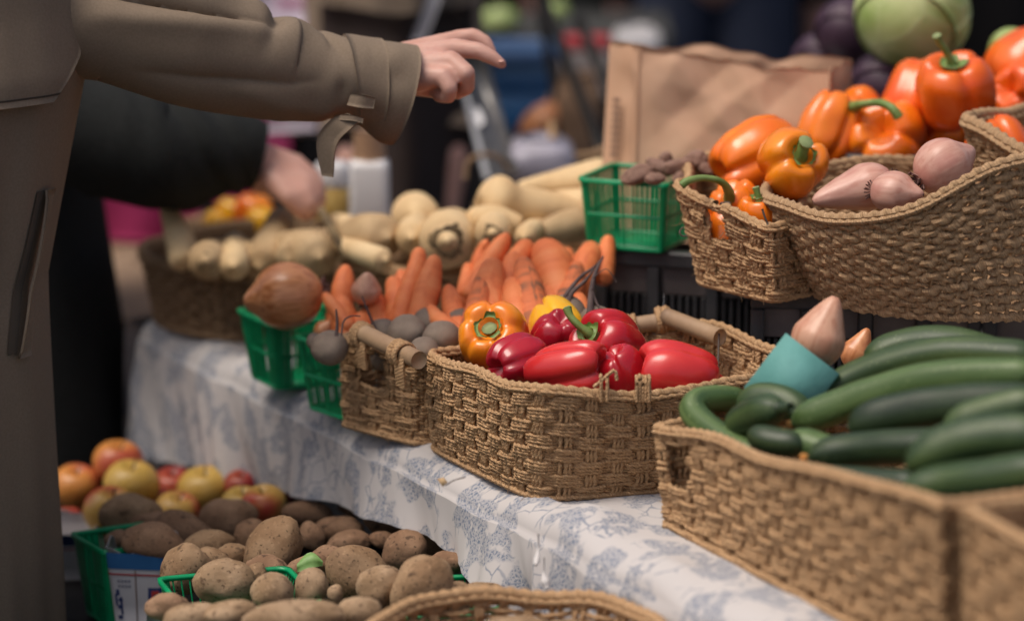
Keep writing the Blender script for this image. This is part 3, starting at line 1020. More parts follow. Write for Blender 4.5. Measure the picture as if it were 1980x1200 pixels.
    c = Bt[:-1].mean(0) + np.array([0, 0, 0.004])
    ring = Bt[:-1:3] + np.array([0, 0, 0.004])
    m_ = len(ring); V = np.vstack([ring, ring * 0.5 + c * 0.5, [c]])
    kk = np.arange(m_); k2 = (kk + 1) % m_
    F = np.vstack([np.stack([kk, k2, m_ + k2, m_ + kk], 1), np.stack([m_ + kk, m_ + k2, np.full(m_, 2 * m_), np.full(m_, 2 * m_)], 1)])
    part('base', (V, F, V[:, :2] * 3), MT[mat], root, False, loc)
    mb = MB()
    for q in range(fibres):
        i = int(r_.integers(0, n)); h = r_.uniform(.02, 1.0)
        p = Bt[i] * (1 - h) + Tp[i] * h + N[i] * (bulge * math.sin(h * math.pi) + amp + rs * .6)
        tdir = unit(T[i] * r_.normal() + np.array([0, 0, r_.normal() * .6]) + N[i] * r_.uniform(.15, .8))
        ln = r_.uniform(.006, .022)
        P = smooth_path([p - tdir * .004, p + tdir * ln * .5, p + tdir * ln + np.array([0, 0, -ln * r_.uniform(-.2, .6)])], 4)
        mb.add(*tube(P, np.array([.0006, .0005, .0004, .0002]), 3, cap=False))
    if fibres:
        f_ = part('stray_fibre', mb, MT[mat], root, True, loc)
        f_['kind'] = 'stuff'
    return root, loc, (lambda f, h: (at(h)[int(f * n) % n], N[int(f * n) % n]))


def wrap(root, loc, c, axis, r, width, mat='rope', turns=7, name='binding', rr=0.0022, seed=0):
    """Rope wound round a bar."""
    b = basis(axis)
    m_ = turns * 14
    a = np.arange(m_) * 2 * math.pi / 14
    q = np.linspace(-0.5, 0.5, m_)
    r_ = np.random.default_rng(seed)
    wob = 1 + 0.06 * np.sin(a * 0.37 + seed)
    P = c + np.outer(np.cos(a) * wob, b[:, 0]) * (r + rr * 0.6) + np.outer(np.sin(a) * wob, b[:, 1]) * (r + rr * 0.6) + np.outer(q * width, b[:, 2])
    Nv = P - (c + np.outer(q * width, b[:, 2]))
    V, F, U = strand(P, Nv, rr, 7, 0.009, 0.2, off=seed * 3.3)
    return part(name, (V, F, U), MT[mat], root, True, loc)


def pint(label, loc, yaw, wt, wb, h, nslat=11, corner=0.0, group='green plastic pint baskets', solid=False):
    """Green berry basket: flanged rim, thin slats, one mid band, four posts."""
    ca, sa = math.cos(yaw), math.sin(yaw)
    R = np.array([[ca, -sa, 0], [sa, ca, 0], [0, 0, 1]])
    root = thing('pint_basket', label, 'basket', loc, R, group)
    g = MT['green_plastic']

    def wat(z): return (wb + (wt - wb) * z / h) / 2

    def ringband(z0, z1, out, th):
        """Square ring with outer half width at each height."""
        mb = MB()
        rows = []
        for (z, o) in ((z0, out), (z1, out), (z1, -th), (z0, -th)):
            w = wat(z) + o
            rr = 0.16 * w
            pts = []
            for (sx, sy) in ((1, -1), (1, 1), (-1, 1), (-1, -1)):
                for q in range(4):
                    a0 = math.atan2(sy, sx) - math.pi / 4 + q * math.pi / 6
                    pts.append((sx * (w - rr) + rr * math.cos(a0), sy * (w - rr) + rr * math.sin(a0), z))
            rows.append(pts)
        rows.append(rows[0])
        V = np.array(rows).reshape(-1, 3)
        return V, grid(5, 16, cv=True)
    part('rim', (*ringband(h - 0.006, h, 0.0035, 0.0015), None), g, root, False, uv=False)
    part('mid_band', (*ringband(h * 0.46, h * 0.46 + 0.005, 0.0006, 0.0012), None), g, root, False, uv=False)
    part('foot_band', (*ringband(0.0, 0.006, 0.0006, 0.0012), None), g, root, False, uv=False)
    mb = MB(); post = MB()
    for side in range(4):
        a = side * math.pi / 2
        A = np.array([[math.cos(a), -math.sin(a), 0], [math.sin(a), math.cos(a), 0], [0, 0, 1]])
        for i in range(nslat):
            f = (i + 0.5) / nslat * 2 - 1
            f *= 0.86
            mid = abs(i - (nslat - 1) / 2) < 0.6
            w_ = 0.0042 if mid else 0.0020
            if corner and abs(f) > corner: w_ = 0.95 * wt / nslat
            p0 = np.array([f * wat(0.003), -wat(0.003), 0.003]); p1 = np.array([f * wat(h - 0.003), -wat(h - 0.003), h - 0.003])
            v = np.array([p0 + [-w_ / 2, -.0006, 0], p0 + [w_ / 2, -.0006, 0], p1 + [w_ / 2, -.0006, 0], p1 + [-w_ / 2, -.0006, 0],
                          p0 + [-w_ / 2, .0008, 0], p0 + [w_ / 2, .0008, 0], p1 + [w_ / 2, .0008, 0], p1 + [-w_ / 2, .0008, 0]])
            mb.add(v @ A.T, [[0, 1, 2, 3], [5, 4, 7, 6], [4, 0, 3, 7], [1, 5, 6, 2]])
        # corner post, an L of two faces
        c0, c1 = wat(0.002), wat(h - 0.002)
        e = 0.13
        v = []
        for (c, z) in ((c0, 0.002), (c1, h - 0.002)):
            for (x, y) in ((c * (1 - e), -c), (c * (1 - 0.05), -c), (c, -c * (1 - 0.05)), (c, -c * (1 - e))):
                v.append((x, y, z))
        v = np.array(v)
        vi = v * np.array([0.975, 0.975, 1])
        V = np.vstack([v, vi])
        F = []
        for q in range(3):
            F.append([q, q + 1, q + 5, q + 4]); F.append([8 + q + 1, 8 + q, 8 + q + 4, 8 + q + 5])
        F += [[0, 4, 12, 8], [3, 11, 15, 7]]
        part('corner_post', (V @ A.T, np.array(F), None), g, root, False, uv=False)
    part('lattice', mb, g, root, False, uv=False)
    b = MB().box((0, 0, 0.0025), (wb * 0.98, wb * 0.98, 0.003))
    part('base', b, g, root, False, uv=False)
    return root


slat_cache = {}


def crate(label, corner, yaw, w, dpt, h, panels=3, slats=10, group='black plastic crates'):
    """Black produce crate; corner = front left bottom corner, its front runs along yaw."""
    ca, sa = math.cos(yaw), math.sin(yaw)
    R = np.array([[ca, -sa, 0], [sa, ca, 0], [0, 0, 1]])
    root = thing('crate', label, 'crate', corner, R, group)
    m, mp = MT['crate'], MT['crate_panel']
    fr = MB()
    fr.box((w / 2, 0.010, h - 0.011), (w, 0.024, 0.022), bev=0.003)
    fr.box((w / 2, dpt - 0.010, h - 0.011), (w, 0.020, 0.022), bev=0.003)
    fr.box((0.010, dpt / 2, h - 0.0115), (0.020, dpt - 0.046, 0.021), bev=0.003)
    fr.box((w - 0.010, dpt / 2, h - 0.0115), (0.020, dpt - 0.046, 0.021), bev=0.003)
    part('rim', fr, m, root)
    pw = w / panels
    for i in range(panels + 1):
        xx = min(max(i * pw, 0.009), w - 0.009)
        part('post', MB().box((xx, 0.009, (h - 0.022) / 2 + 0.006), (0.018, 0.018, h - 0.036), bev=0.002), m, root)
    for (a, c, s) in (('side_wall', (0.006, dpt / 2, h / 2), (0.005, dpt - 0.05, h - 0.05)), ('side_wall', (w - 0.006, dpt / 2, h / 2), (0.005, dpt - 0.05, h - 0.05)),
                      ('back_wall', (w / 2, dpt - 0.008, h / 2), (w - 0.02, 0.005, h - 0.05))):
        part(a, MB().box(c, s), m, root)
    part('floor_panel', MB().box((w / 2, dpt / 2, 0.006), (w - 0.002, dpt - 0.002, 0.010)), m, root)
    pz = h * 0.69
    for i in range(panels):
        x0, x1 = i * pw + 0.0095, (i + 1) * pw - 0.0095
        part('panel', MB().box(((x0 + x1) / 2, 0.012, (h - 0.023 + pz) / 2), (x1 - x0, 0.004, h - 0.023 - pz), bev=0.001), mp, root)
        part('lower_bar', MB().box(((x0 + x1) / 2, 0.011, 0.030), (x1 - x0, 0.010, 0.016), bev=0.001), m, root)
        key = (round(x1 - x0, 4), round(h, 4), slats)
        sw = (x1 - x0) / (slats * 1.9)
        if key not in slat_cache:
            V, F, U = MB().box((0, 0, 0), (sw, 0.006, pz - 0.042), bev=0.0006).get()
            tmp = mk('slat', V, F, m, None, None, False, link=False)
            slat_cache[key] = tmp.data
            bpy.data.objects.remove(tmp)
        for q in range(slats):
            o = bpy.data.objects.new('slat', slat_cache[key])
            o.location = (x0 + (q + 0.5) * (x1 - x0) / slats, 0.011, (pz + 0.038) / 2)
            o.parent = root
            COL.objects.link(o)
        part('slot_shade_sheet', MB().box(((x0 + x1) / 2, 0.030, pz / 2 + 0.02), (x1 - x0, 0.003, pz)), MT['slot_shade'], root)  # dark sheet added behind the slats so the slots look shaded
    return root


# ------------------------------------------------------------------ bodies
def capsule(mb, a, b, ra, rb, seg=14):
    a, b = np.asarray(a, float), np.asarray(b, float)
    L = np.linalg.norm(b - a)
    if L < 1e-5:
        b = b + np.array([0, 0, 1e-4]); L = 1e-4
    d = (b - a) / L
    P, R = [], []
    for q in np.linspace(-math.pi / 2, 0, 6)[:-1]:
        P.append(a + d * ra * math.sin(q)); R.append(max(ra * math.cos(q), 1e-5))
    for q in np.linspace(0, 1, 5):
        P.append(a + (b - a) * q); R.append(ra + (rb - ra) * q)
    for q in np.linspace(0, math.pi / 2, 6)[1:]:
        P.append(b + d * rb * math.sin(q)); R.append(max(rb * math.cos(q), 1e-5))
    bs = basis(d)
    th = np.arange(seg) * 2 * math.pi / seg
    P = np.array(P); R = np.array(R)
    V = P[:, None] + R[:, None, None] * (np.cos(th)[None, :, None] * bs[:, 0] + np.sin(th)[None, :, None] * bs[:, 1])
    mb.add(V.reshape(-1, 3), grid(len(P), seg, cv=True))


def ellipsoid(mb, c, ax, R=None):
    V, F, _, _ = ball(16, 22)
    P = V.reshape(-1, 3) * np.asarray(ax)
    if R is not None: P = P @ np.asarray(R).T
    mb.add(P + np.asarray(c), F)


def fuse(name, mb, voxel, mat, loc, smooth=6, factor=0.5):
    """All the tapered limbs fused into one continuous skin."""
    V, F, _ = mb.get()
    o = mk(name, V - np.asarray(loc), F, mat, None, None, True)
    m = o.modifiers.new('fuse', 'REMESH'); m.mode = 'VOXEL'; m.voxel_size = voxel; m.use_smooth_shade = True
    s = o.modifiers.new('soften', 'SMOOTH'); s.factor = factor; s.iterations = smooth
    dg = bpy.context.evaluated_depsgraph_get()
    me = bpy.data.meshes.new_from_object(o.evaluated_get(dg))
    o.modifiers.clear()
    old = o.data
    o.data = me
    me.name = name
    bpy.data.meshes.remove(old)
    if not me.materials: me.materials.append(mat)
    o.location = loc
    return o


def limb(mb, pts, rads, seg=14):
    for i in range(len(pts) - 1):
        capsule(mb, pts[i], pts[i + 1], rads[i], rads[i + 1], seg)


def loft(rings, cv=True):
    A = np.asarray(rings, float)
    return A.reshape(-1, 3), grid(A.shape[0], A.shape[1], cv=cv)


def thick(V, F, t, shape):
    """A sheet given a thickness t along its normals, rims closed. shape = (nu, nv, closed_v)."""
    nu, nv, cv = shape
    A = V.reshape(nu, nv, 3)
    du = np.gradient(A, axis=0)
    dv = (np.roll(A, -1, 1) - np.roll(A, 1, 1)) if cv else np.gradient(A, axis=1)
    N = np.cross(du, dv); N /= np.linalg.norm(N, axis=2)[..., None] + 1e-12
    B = A + N * t
    n = nu * nv
    W = np.vstack([A.reshape(-1, 3), B.reshape(-1, 3)])
    G = [F, F[:, ::-1] + n]
    idx = np.arange(n).reshape(nu, nv)
    def side(line, close):
        a = line; b = np.roll(line, -1) if close else line[1:]
        a = line if close else line[:-1]
        return np.stack([a, b, b + n, a + n], 1)
    G.append(side(idx[0], cv)[:, ::-1]); G.append(side(idx[-1], cv))
    if not cv:
        G.append(side(idx[:, 0], False)); G.append(side(idx[:, -1], False)[:, ::-1])
    return W, np.vstack(G)

# ================================================================== THE SETTING
V, F = np.array([[-60, -20, 0], [60, -20, 0], [60, 120, 0], [-60, 120, 0]], float), [[0, 1, 2, 3]]
tag(mk('ground', V, F, MT['asphalt'], smooth=False), kind='structure')

# table frame: s along the front edge (away from the camera), t inward, towards the seller
O2 = np.array([0.02, 4.56]); E2 = unit([-0.458, 0.889]); N2 = np.array([E2[1], -E2[0]])
ZT = 0.70


def tab(s, t, z=ZT):
    q = O2 + E2 * s + N2 * t
    return np.array([q[0], q[1], z])


YAW_T = math.atan2(E2[1], E2[0])
RTAB = np.stack([np.append(E2, 0), np.append(-N2, 0), [0, 0, 1.0]], 1)     # x along edge, y outward


def table(name, label, s0, s1, t0, t1, ztop, th, cat, mat, planks=4, leg=0.05):
    c = tab((s0 + s1) / 2, (t0 + t1) / 2, 0)
    root = thing(name, label, cat, c, RTAB)
    w, d = s1 - s0, t1 - t0
    for k in range(planks):
        pw = d / planks
        part('plank', MB().box((0, -d / 2 + (k + 0.5) * pw, ztop - th / 2), (w, pw - 0.006, th), bev=0.003), mat, root)
    for sx in (-1, 1):
        for sy in (-1, 1):
            part('leg', MB().box((sx * (w / 2 - 0.06), sy * (d / 2 - 0.05), (ztop - th) / 2), (leg, leg, ztop - th), bev=0.004), mat, root)
    return root


table('market_table', 'long wooden table hidden under the blue printed cloth', -1.05, 1.22, 0.09, 0.90, ZT - 0.010, 0.03, 'table', MT['wood'])
table('low_bench', 'low dark bench carrying the potato and apple baskets', -0.55, 1.30, -0.36, 0.20, 0.43, 0.03, 'bench', MT['dark_metal'])

# ------------------------------------------------------------------ tablecloth
cl = thing('tablecloth', 'white cotton tablecloth printed in blue, hanging over the table edge', 'tablecloth', tab(0.1, 0.4))
DS = np.array([-1.1, -0.5, -0.25, -0.12, -0.04, 0.04, 0.12, 0.3, 0.6, 0.9, 1.2, 1.3])
DD = np.array([.44, .44, .40, .30, .20, .135, .108, .098, .125, .172, .205, .22])
ns_, nt_ = 420, 90
ss_ = np.linspace(-1.1, 1.28, ns_)
hem = np.interp(ss_, DS, DD)
hem = np.convolve(np.pad(hem, 8, mode='edge'), np.ones(17) / 17, 'valid')
rows = []
uvs = []
n_top = 26
for i, s in enumerate(ss_):
    top_t = np.linspace(0.93, 0.055, n_top)
    r = 0.034
    arc = np.linspace(0, math.pi / 2, 8)[1:]
    drop = np.linspace(0, hem[i] - r, nt_ - n_top - 7 + 1)[1:]
    pts = []
    wlen = []
    for t in top_t:
        d2 = ((s + 0.07) / 0.055) ** 2 + ((t - 0.035) / 0.05) ** 2
        b = 0.020 * math.exp(-d2) + 0.006 * max(-.3, mnoise.noise(Vector((s * 9, t * 9, 2.2)))) + .003 * max(-.3, mnoise.noise(Vector((s * 24 + t * 9, t * 20, 5))))
        pts.append(tab(s, t, ZT - 0.001 + max(b, -0.001)))
        wlen.append(0.93 - t)
    b0 = 0.016 * math.exp(-((s + 0.07) / 0.055) ** 2) + 0.003 * math.sin(37 * s) + 0.003 * math.sin(21 * s + 1)
    for a in arc:
        pts.append(tab(s, 0.055 - r * math.sin(a) * (1.6), ZT + (b0 if a < 1.2 else b0 * 0.5) - r * (1 - math.cos(a))))
        wlen.append(0.90 + r * a)
    for q in drop:
        g = q / 0.16
        sh = s + 0.42 * q
        wild = np.interp(s, [-0.4, 0.1, 0.5], [1.5, 1.25, 0.85])
        fold = 0.046 * mnoise.noise(Vector((sh * 8.5, q * 2.5, 1.7))) + 0.024 * mnoise.noise(Vector((sh * 21, q * 5, 9.1))) + 0.004 * mnoise.noise(Vector((sh * 50, q * 9, 4.4)))
        crease = -0.014 * math.exp(-((s + 0.015 + 0.25 * q) / 0.012) ** 2) * min(1, g * 2)
        out = 0.005 + 0.05 * q + np.interp(s, [-0.5, 0.02, 0.3], [0.03, 0.16, 0.03]) * q + wild * fold * min(g, 1.6) + crease
        pts.append(tab(s, 0.055 - r * 1.6 - out, ZT - r + b0 * 0.5 * max(0, 1 - g) - q))
        wlen.append(0.93 + q)
    rows.append(pts)
    uvs.append(np.stack([np.full(len(wlen), s), wlen], 1))
V = np.array(rows).reshape(-1, 3)
F = grid(ns_, len(rows[0]))
mk('cloth', V - np.array(cl.location), F, MT['toile'], cl, np.array(uvs).reshape(-1, 2))
# the fall over the far end of the table
rows, uvs = [], []
for t in np.linspace(-0.012, 0.93, 80):
    pts, u_ = [], []
    for q in np.linspace(0, 0.40, 26):
        r = 0.03
        if q < r:
            a = q / r * math.pi / 2
            s, z = 1.28 + r * math.sin(a), ZT - 0.001 - r * (1 - math.cos(a))
        else:
            s, z = 1.28 + r + 0.05 * (q - r) + 0.010 * math.sin(2 * math.pi * t / 0.11 + 1) * min(1, (q - r) / 0.1), ZT - r - (q - r)
        pts.append(tab(s, t, z)); u_.append((1.28 + q, 0.93 - t))
    rows.append(pts); uvs.append(u_)
mk('end_fall', np.array(rows).reshape(-1, 3) - np.array(cl.location), grid(80, 26), MT['toile'], cl, np.array(uvs).reshape(-1, 2))
mb = MB()
for (a, b_, r_) in (((1041, 1062, 4.60), (1036, 1092, 4.58), 0.0042), ((1052, 1108, 4.575), (1058, 1136, 4.57), 0.0055)):
    p0, p1 = px(*a), px(*b_)
    P = smooth_path([p0 + np.array([0, 0, .02]), p0, p1], 14)
    mb.add(*tube(P, np.concatenate([np.full(6, .0012), np.linspace(.0016, r_, 5), np.linspace(r_, r_ * .5, 3)]), 8))
part('tassel', mb, M('tassel_cotton', (0.66, 0.63, 0.61), rough=0.9), cl, True, np.array(cl.location))
# a dry leaf with its twig
p = [px(845, 925, 4.66), px(856, 940, 4.65), px(866, 932, 4.65), px(858, 922, 4.66)]
lf = mk('dry_leaf', np.array(p + [q - FW * 0.004 for q in p]) - p[0], [[0, 1, 2, 3], [4, 7, 6, 5], [0, 4, 5, 1], [1, 5, 6, 2], [2, 6, 7, 3], [3, 7, 4, 0]], M('dry_leaf', (0.56, 0.40, 0.22), (0.46, 0.30, 0.15), 60, 0.8), smooth=False)
lf.location = p[0]
tag(lf, 'small dry tan leaf with a thin twig caught on the printed cloth', 'leaf')
mk('twig', tube(smooth_path([px(862, 938, 4.645), px(878, 928, 4.64), px(900, 922, 4.64)], 8) - p[0], 0.0008, 5)[0], tube(smooth_path([px(862, 938, 4.645), px(878, 928, 4.64), px(900, 922, 4.64)], 8), 0.0008, 5)[1], MT['wire'], lf)

# ================================================================== BASKETS
def ring_pts(c, a, b, z, n=10, rot=0.0):
    out = []
    for k in range(n):
        q = k * 2 * math.pi / n
        x, y = a * math.cos(q), b * math.sin(q)
        out.append([c[0] + x * math.cos(rot) - y * math.sin(rot), c[1] + x * math.sin(rot) + y * math.cos(rot), z])
    return np.array(out)


# -- the pepper basket
A0, B0 = onz(1037, 968, ZT), onz(820, 860, ZT)
pb_bot = np.array([[*A0[:2], ZT], [.165, 4.640, ZT], [.315, 4.715, ZT], [.325, 4.790, ZT], [.25, 4.915, ZT], [.12, 4.94, ZT], [*B0[:2], ZT]])
A1, B1 = onz(1043, 752, .850), onz(806, 684, .828)
pb_top = np.array([[*A1[:2], .850], [.165, 4.602, .836], [.335, 4.695, .838], [.352, 4.800, .846], [.266, 4.935, .852], [.12, 4.968, .846], [*B1[:2], .828]])


def soften(bot, top, r):
    return rounded(bot, r), rounded(top, r)


b_, t_ = soften(pb_bot, pb_top, 0.22)
pb, pbl, pbat = woven('woven_basket', 'rectangular seagrass basket holding red peppers, its long side set on the cloth edge', b_, t_, 34, 0.032, 4, 0.0030, 0.00255, 0.0024, seed=3, stake_n=3, bulge=0.004, rim_r=0.0050)
# its far handle, a dowel bound on with rope
h0, h1 = px(1176, 636, 5.07), px(1276, 622, 5.07)
h2 = px(1380, 612, 5.03)
P = smooth_path([h0, h1], 8)
part('handle', tube(P, 0.0115, 16)[:2] + (None,), MT['dowel'], pb, True, pbl, uv=False)
P = smooth_path([px(1288, 612, 5.06), px(1392, 652, 4.985)], 8)
part('handle', tube(P, 0.0118, 16)[:2] + (None,), MT['dowel'], pb, True, pbl, uv=False)
wrap(pb, pbl, px(1216, 632, 5.07), h1 - h0, 0.0125, 0.020, 'rope', 6, seed=2, rr=0.0030)
wrap(pb, pbl, px(1284, 618, 5.07), h1 - h0, 0.0135, 0.018, 'rope', 6, seed=5, rr=0.0030)
# loose bindings left of the lost near handle
mb = MB()
for (q, s_) in (((1168, 742), 1), ((1243, 742), 2)):
    c = px(q[0], q[1], 4.705)
    for k in range(5):
        o = np.array([(k - 2) * 0.0038, 0.002 * math.sin(k), 0])
        P = smooth_path([c + o + np.array([0, -.008, -.020]), c + o + np.array([0, -.007, .004 + .003 * math.sin(k * 2)]), c + o + np.array([0, .004, .009]), c + o + np.array([.001, .010, -.014])], 14)
        if s_ == 2 or k in (1, 3):
            Nv = np.tile(np.array([0, 0.3, 1.0]), (14, 1)) + np.random.default_rng(k).normal(size=(1, 3)) * .05
            mb.add(*strand(P, Nv, 0.0022, 7, 0.009, 0.2, off=k))
P = smooth_path([px(1148, 748, 4.70), px(1166, 733, 4.70), px(1188, 716, 4.70), px(1193, 735, 4.70)], 14)
mb.add(*strand(P, np.tile([0, -1.0, .2], (14, 1)), 0.0022, 7, off=5))
part('loose_binding', mb, MT['rope'], pb, True, pbl)
part('frame_wire', tube(smooth_path([px(1390, 645, 4.915), px(1388, 725, 4.90)], 6), 0.0016, 6)[:2] + (None,), MT['wire'], pb, True, pbl, uv=False)

# -- the beet basket
L0, R0 = onz(662, 822, ZT), onz(806, 860, ZT)
dn = np.array([N2[0], N2[1], 0]) * 0.33
bb = np.array([L0, R0, R0 + dn, L0 + dn]); bt = bb.copy(); bt[:, 2] = .822
cc = bt.mean(0); bt[:, :2] = cc[:2] + (bt[:, :2] - cc[:2]) * 1.015
b_, t_ = soften(bb, bt, 0.12)
per = 2 * (np.linalg.norm(R0 - L0) + 0.33)
f1 = np.linalg.norm(R0 - L0) / per
bk, bkl, bkat = woven('woven_basket', 'small seagrass basket of beets with a wooden dowel handle above a square hand hole', b_, t_, 28, 0.034, 4, 0.0030, 0.00255, 0.0024, seed=9, stake_n=3, rim_r=0.0046,
                      holes=((f1 * .30 + .033, f1 * .70 + .033, .52, .90),))
d0, d1 = px(694, 640, 5.045), px(806, 694, 4.915)
ax = unit(d1 - d0)
part('handle', tube(smooth_path([d0 - ax * .002, d1 + ax * .006], 8), 0.0118, 18)[:2] + (None,), MT['dowel'], bk, True, bkl, uv=False)
for k, (q, w_) in enumerate((((702, 648, 5.04), .016), ((776, 683, 4.945), .022))):
    wrap(bk, bkl, px(*q), ax, 0.0125, w_, 'rope', 6, seed=k + 1, rr=0.0030)
    c = px(*q)
    mb = MB()
    for j in range(5):
        o = ax * (j - 2) * .0045
        P = smooth_path([c + o + np.array([0, -.012, .006]), c + o + np.array([-.002, -.014, -.016]), c + o + np.array([0, -.009, -.042])], 12)
        mb.add(*strand(P, np.tile([0, -1.0, .1], (12, 1)), 0.0026, 7, 0.009, 0.2, off=j * 2 + k))
    part('binding_tail', mb, MT['rope'], bk, True, bkl)

# -- the orange pepper basket on the crates
ob = np.array([[.249, 4.963, .90], [.338, 4.848, .90], [.388, 4.895, .90], [.385, 5.09, .90], [.27, 5.19, .90]])
ot = np.array([[.222, 4.968, 1.030], [.330, 4.822, 1.006], [.368, 4.865, 1.00], [.385, 5.10, 1.03], [.25, 5.22, 1.03]])
b_, t_ = soften(ob, ot, 0.14)
og, ogl, _ = woven('woven_basket', 'ragged seagrass basket on the black crates holding the orange peppers', b_, t_, 24, 0.036, 4, 0.0032, 0.0029, 0.0026, seed=14, stake_n=3, sag=.0045, rim_r=0.0048,
                   holes=((.088, .140, .60, .93),), rim_holes=((.120, .140),))
mb = MB()
mb.add(*tube(smooth_path([px(1393, 394, 4.99), px(1397, 393, 4.98), px(1400, 408, 4.98), px(1408, 424, 4.98)], 10), 0.0014, 6)[:2])
mb.add(*tube(smooth_path([px(1474, 404, 4.90), px(1479, 420, 4.90), px(1485, 434, 4.90)], 10), 0.0014, 6)[:2])
mb.add(*tube(smooth_path([px(1392, 394, 4.99), px(1404, 391, 4.98), px(1412, 393, 4.98)], 6), 0.0012, 6)[:2])
mb.add(*tube(smooth_path([px(1320, 440, 4.99), px(1314, 448, 4.98), px(1318, 456, 4.98), px(1330, 456, 4.98)], 10), 0.0012, 6)[:2])
part('frame_wire', mb, MT['wire'], og, True, ogl, uv=False)

# -- the oval shallot basket
sc_ = np.array([.60, 4.93]); n_ = 16
sb = ring_pts(sc_, .205, .200, .90, n_); st = ring_pts(sc_, .270, .250, 1.03, n_)


def sstep(x, a, b):
    q = np.clip((x - a) / (b - a), 0, 1)
    return q * q * (3 - 2 * q)


for p in st:
    if p[1] < sc_[1]:
        p[2] += .100 * sstep(p[0], .42, .68)
    else:
        p[2] += .040 * sstep(p[0], .60, .80)
woven('woven_basket', 'oval twisted seagrass basket of shallots with its rim sweeping up at one end', sb, st, 17, 0.022, 1, 0.0015, 0.0052, 0.0026, 'rope_grey', seed=21, rim_r=0.0060, stake_n=1, bulge=0.006, pitch=0.020, twist=.36, seg=9, jitter=.25, stake_r=.55)

# -- the raised basket at the end of the row
tb_t = np.array([px(1866, 224, 5.10), px(1995, 300, 5.00), px(2240, 300, 5.06), px(2150, 214, 5.34), px(1985, 216, 5.24)])
tb_b = tb_t.copy(); tb_b[:, :2] = tb_t[:, :2].mean(0) + (tb_t[:, :2] - tb_t[:, :2].mean(0)) * .90; tb_b[:, 2] = 1.033
b_, t_ = soften(tb_b, tb_t, 0.14)
woven('woven_basket', 'seagrass basket corner rising beside the tall-stemmed orange pepper', b_, t_, 14, 0.024, 2, 0.0034, 0.0034, 0.0034, 'rope_grey', seed=25, rim_r=0.0075, stake_n=1, pitch=0.014)

# -- the cucumber basket and its neighbour
cb = np.array([[.190, 4.485, ZT], [.455, 3.90, ZT], [.76, 4.06, ZT], [.47, 4.62, ZT]])
ct = np.array([[.180, 4.490, .826], [.447, 3.885, .888], [.775, 4.05, .89], [.485, 4.63, .83]])
b_, t_ = soften(cb, ct, 0.07)
woven('woven_basket', 'big seagrass basket of cucumbers with a hand hole near its corner', b_, t_, 36, 0.033, 4, 0.0029, 0.0027, 0.0040, seed=31, rim_r=0.0050, sag=.0032, holes=((.036, .062, .45, .86),))
cb2 = np.array([[.478, 3.865, ZT], [.70, 3.36, ZT], [.98, 3.50, ZT], [.78, 4.02, ZT]])
ct2 = cb2.copy(); ct2[:, 2] = .885; ct2[:, :2] += (ct2[:, :2] - ct2[:, :2].mean(0)) * .03
b_, t_ = soften(cb2, ct2, 0.08)
woven('woven_basket', 'seagrass basket end to end with the big cucumber basket, nearest the camera', b_, t_, 36, 0.034, 4, 0.0029, 0.0027, 0.005, seed=35, rim_r=0.0050, sag=.0032)

# -- round parsnip baskets
c1 = (-.352, 5.705)
woven('woven_basket', 'round dark wicker basket of parsnips at the far end of the table', ring_pts(c1, .185, .185, ZT), ring_pts(c1, .205, .205, .803), 16, 0.024, 2, 0.0040, 0.0033, 0.0055, 'rope_dark', seed=41, rim_r=0.0065)
c2 = (-.055, 5.50)
woven('woven_basket', 'round wicker basket of pale parsnips behind the carrots', ring_pts(c2, .165, .15, ZT), ring_pts(c2, .190, .170, .840), 18, 0.026, 2, 0.0040, 0.0034, 0.006, 'rope_grey', seed=43, rim_r=0.0065)
c3 = (-.445, 6.16)
woven('woven_basket', 'wicker basket of yellow gourds behind the round parsnip basket', ring_pts(c3, .085, .085, ZT - .025), ring_pts(c3, .100, .095, .748), 14, 0.028, 2, 0.0040, 0.0036, 0.008, 'rope_grey', seed=45, rim_r=0.007)
# -- the round one by the low bench
c4 = (.006, 4.172)
woven('woven_basket', 'round tan wicker basket standing low in front of the hanging cloth', ring_pts(c4, .140, .135, .46), ring_pts(c4, .168, .160, .662), 24, 0.030, 2, 0.0040, 0.0034, 0.0050, seed=47, rim_r=0.0070)
table('basket_stool', 'small dark stool under the low round wicker basket', -.50, -.20, -.33, -.05, .455, .025, 'stool', MT['dark_metal'], 2, 0.04)

# ================================================================== CRATES
yc = math.atan2(-0.60, 0.64)
q = np.array([.114, 5.215])
crate('black plastic crate with slotted side, under the green pint of brown tubers', (q[0], q[1], ZT + .001), math.radians(-17), .335, .34, .199, 4, 6)
crate('black plastic crate under the ragged basket of orange peppers', (.312, 4.915, ZT + .001), math.radians(-7), .30, .36, .199, 4, 6)
crate('black plastic crate under the oval shallot basket', (.612, 4.875, ZT + .001), math.radians(-7), .34, .36, .199, 4, 6)
crate('black plastic crate raised behind the oval basket, bearing the red orange peppers', (.46, 5.215, .9005), math.radians(-4), .46, .34, .13, 4, 8)

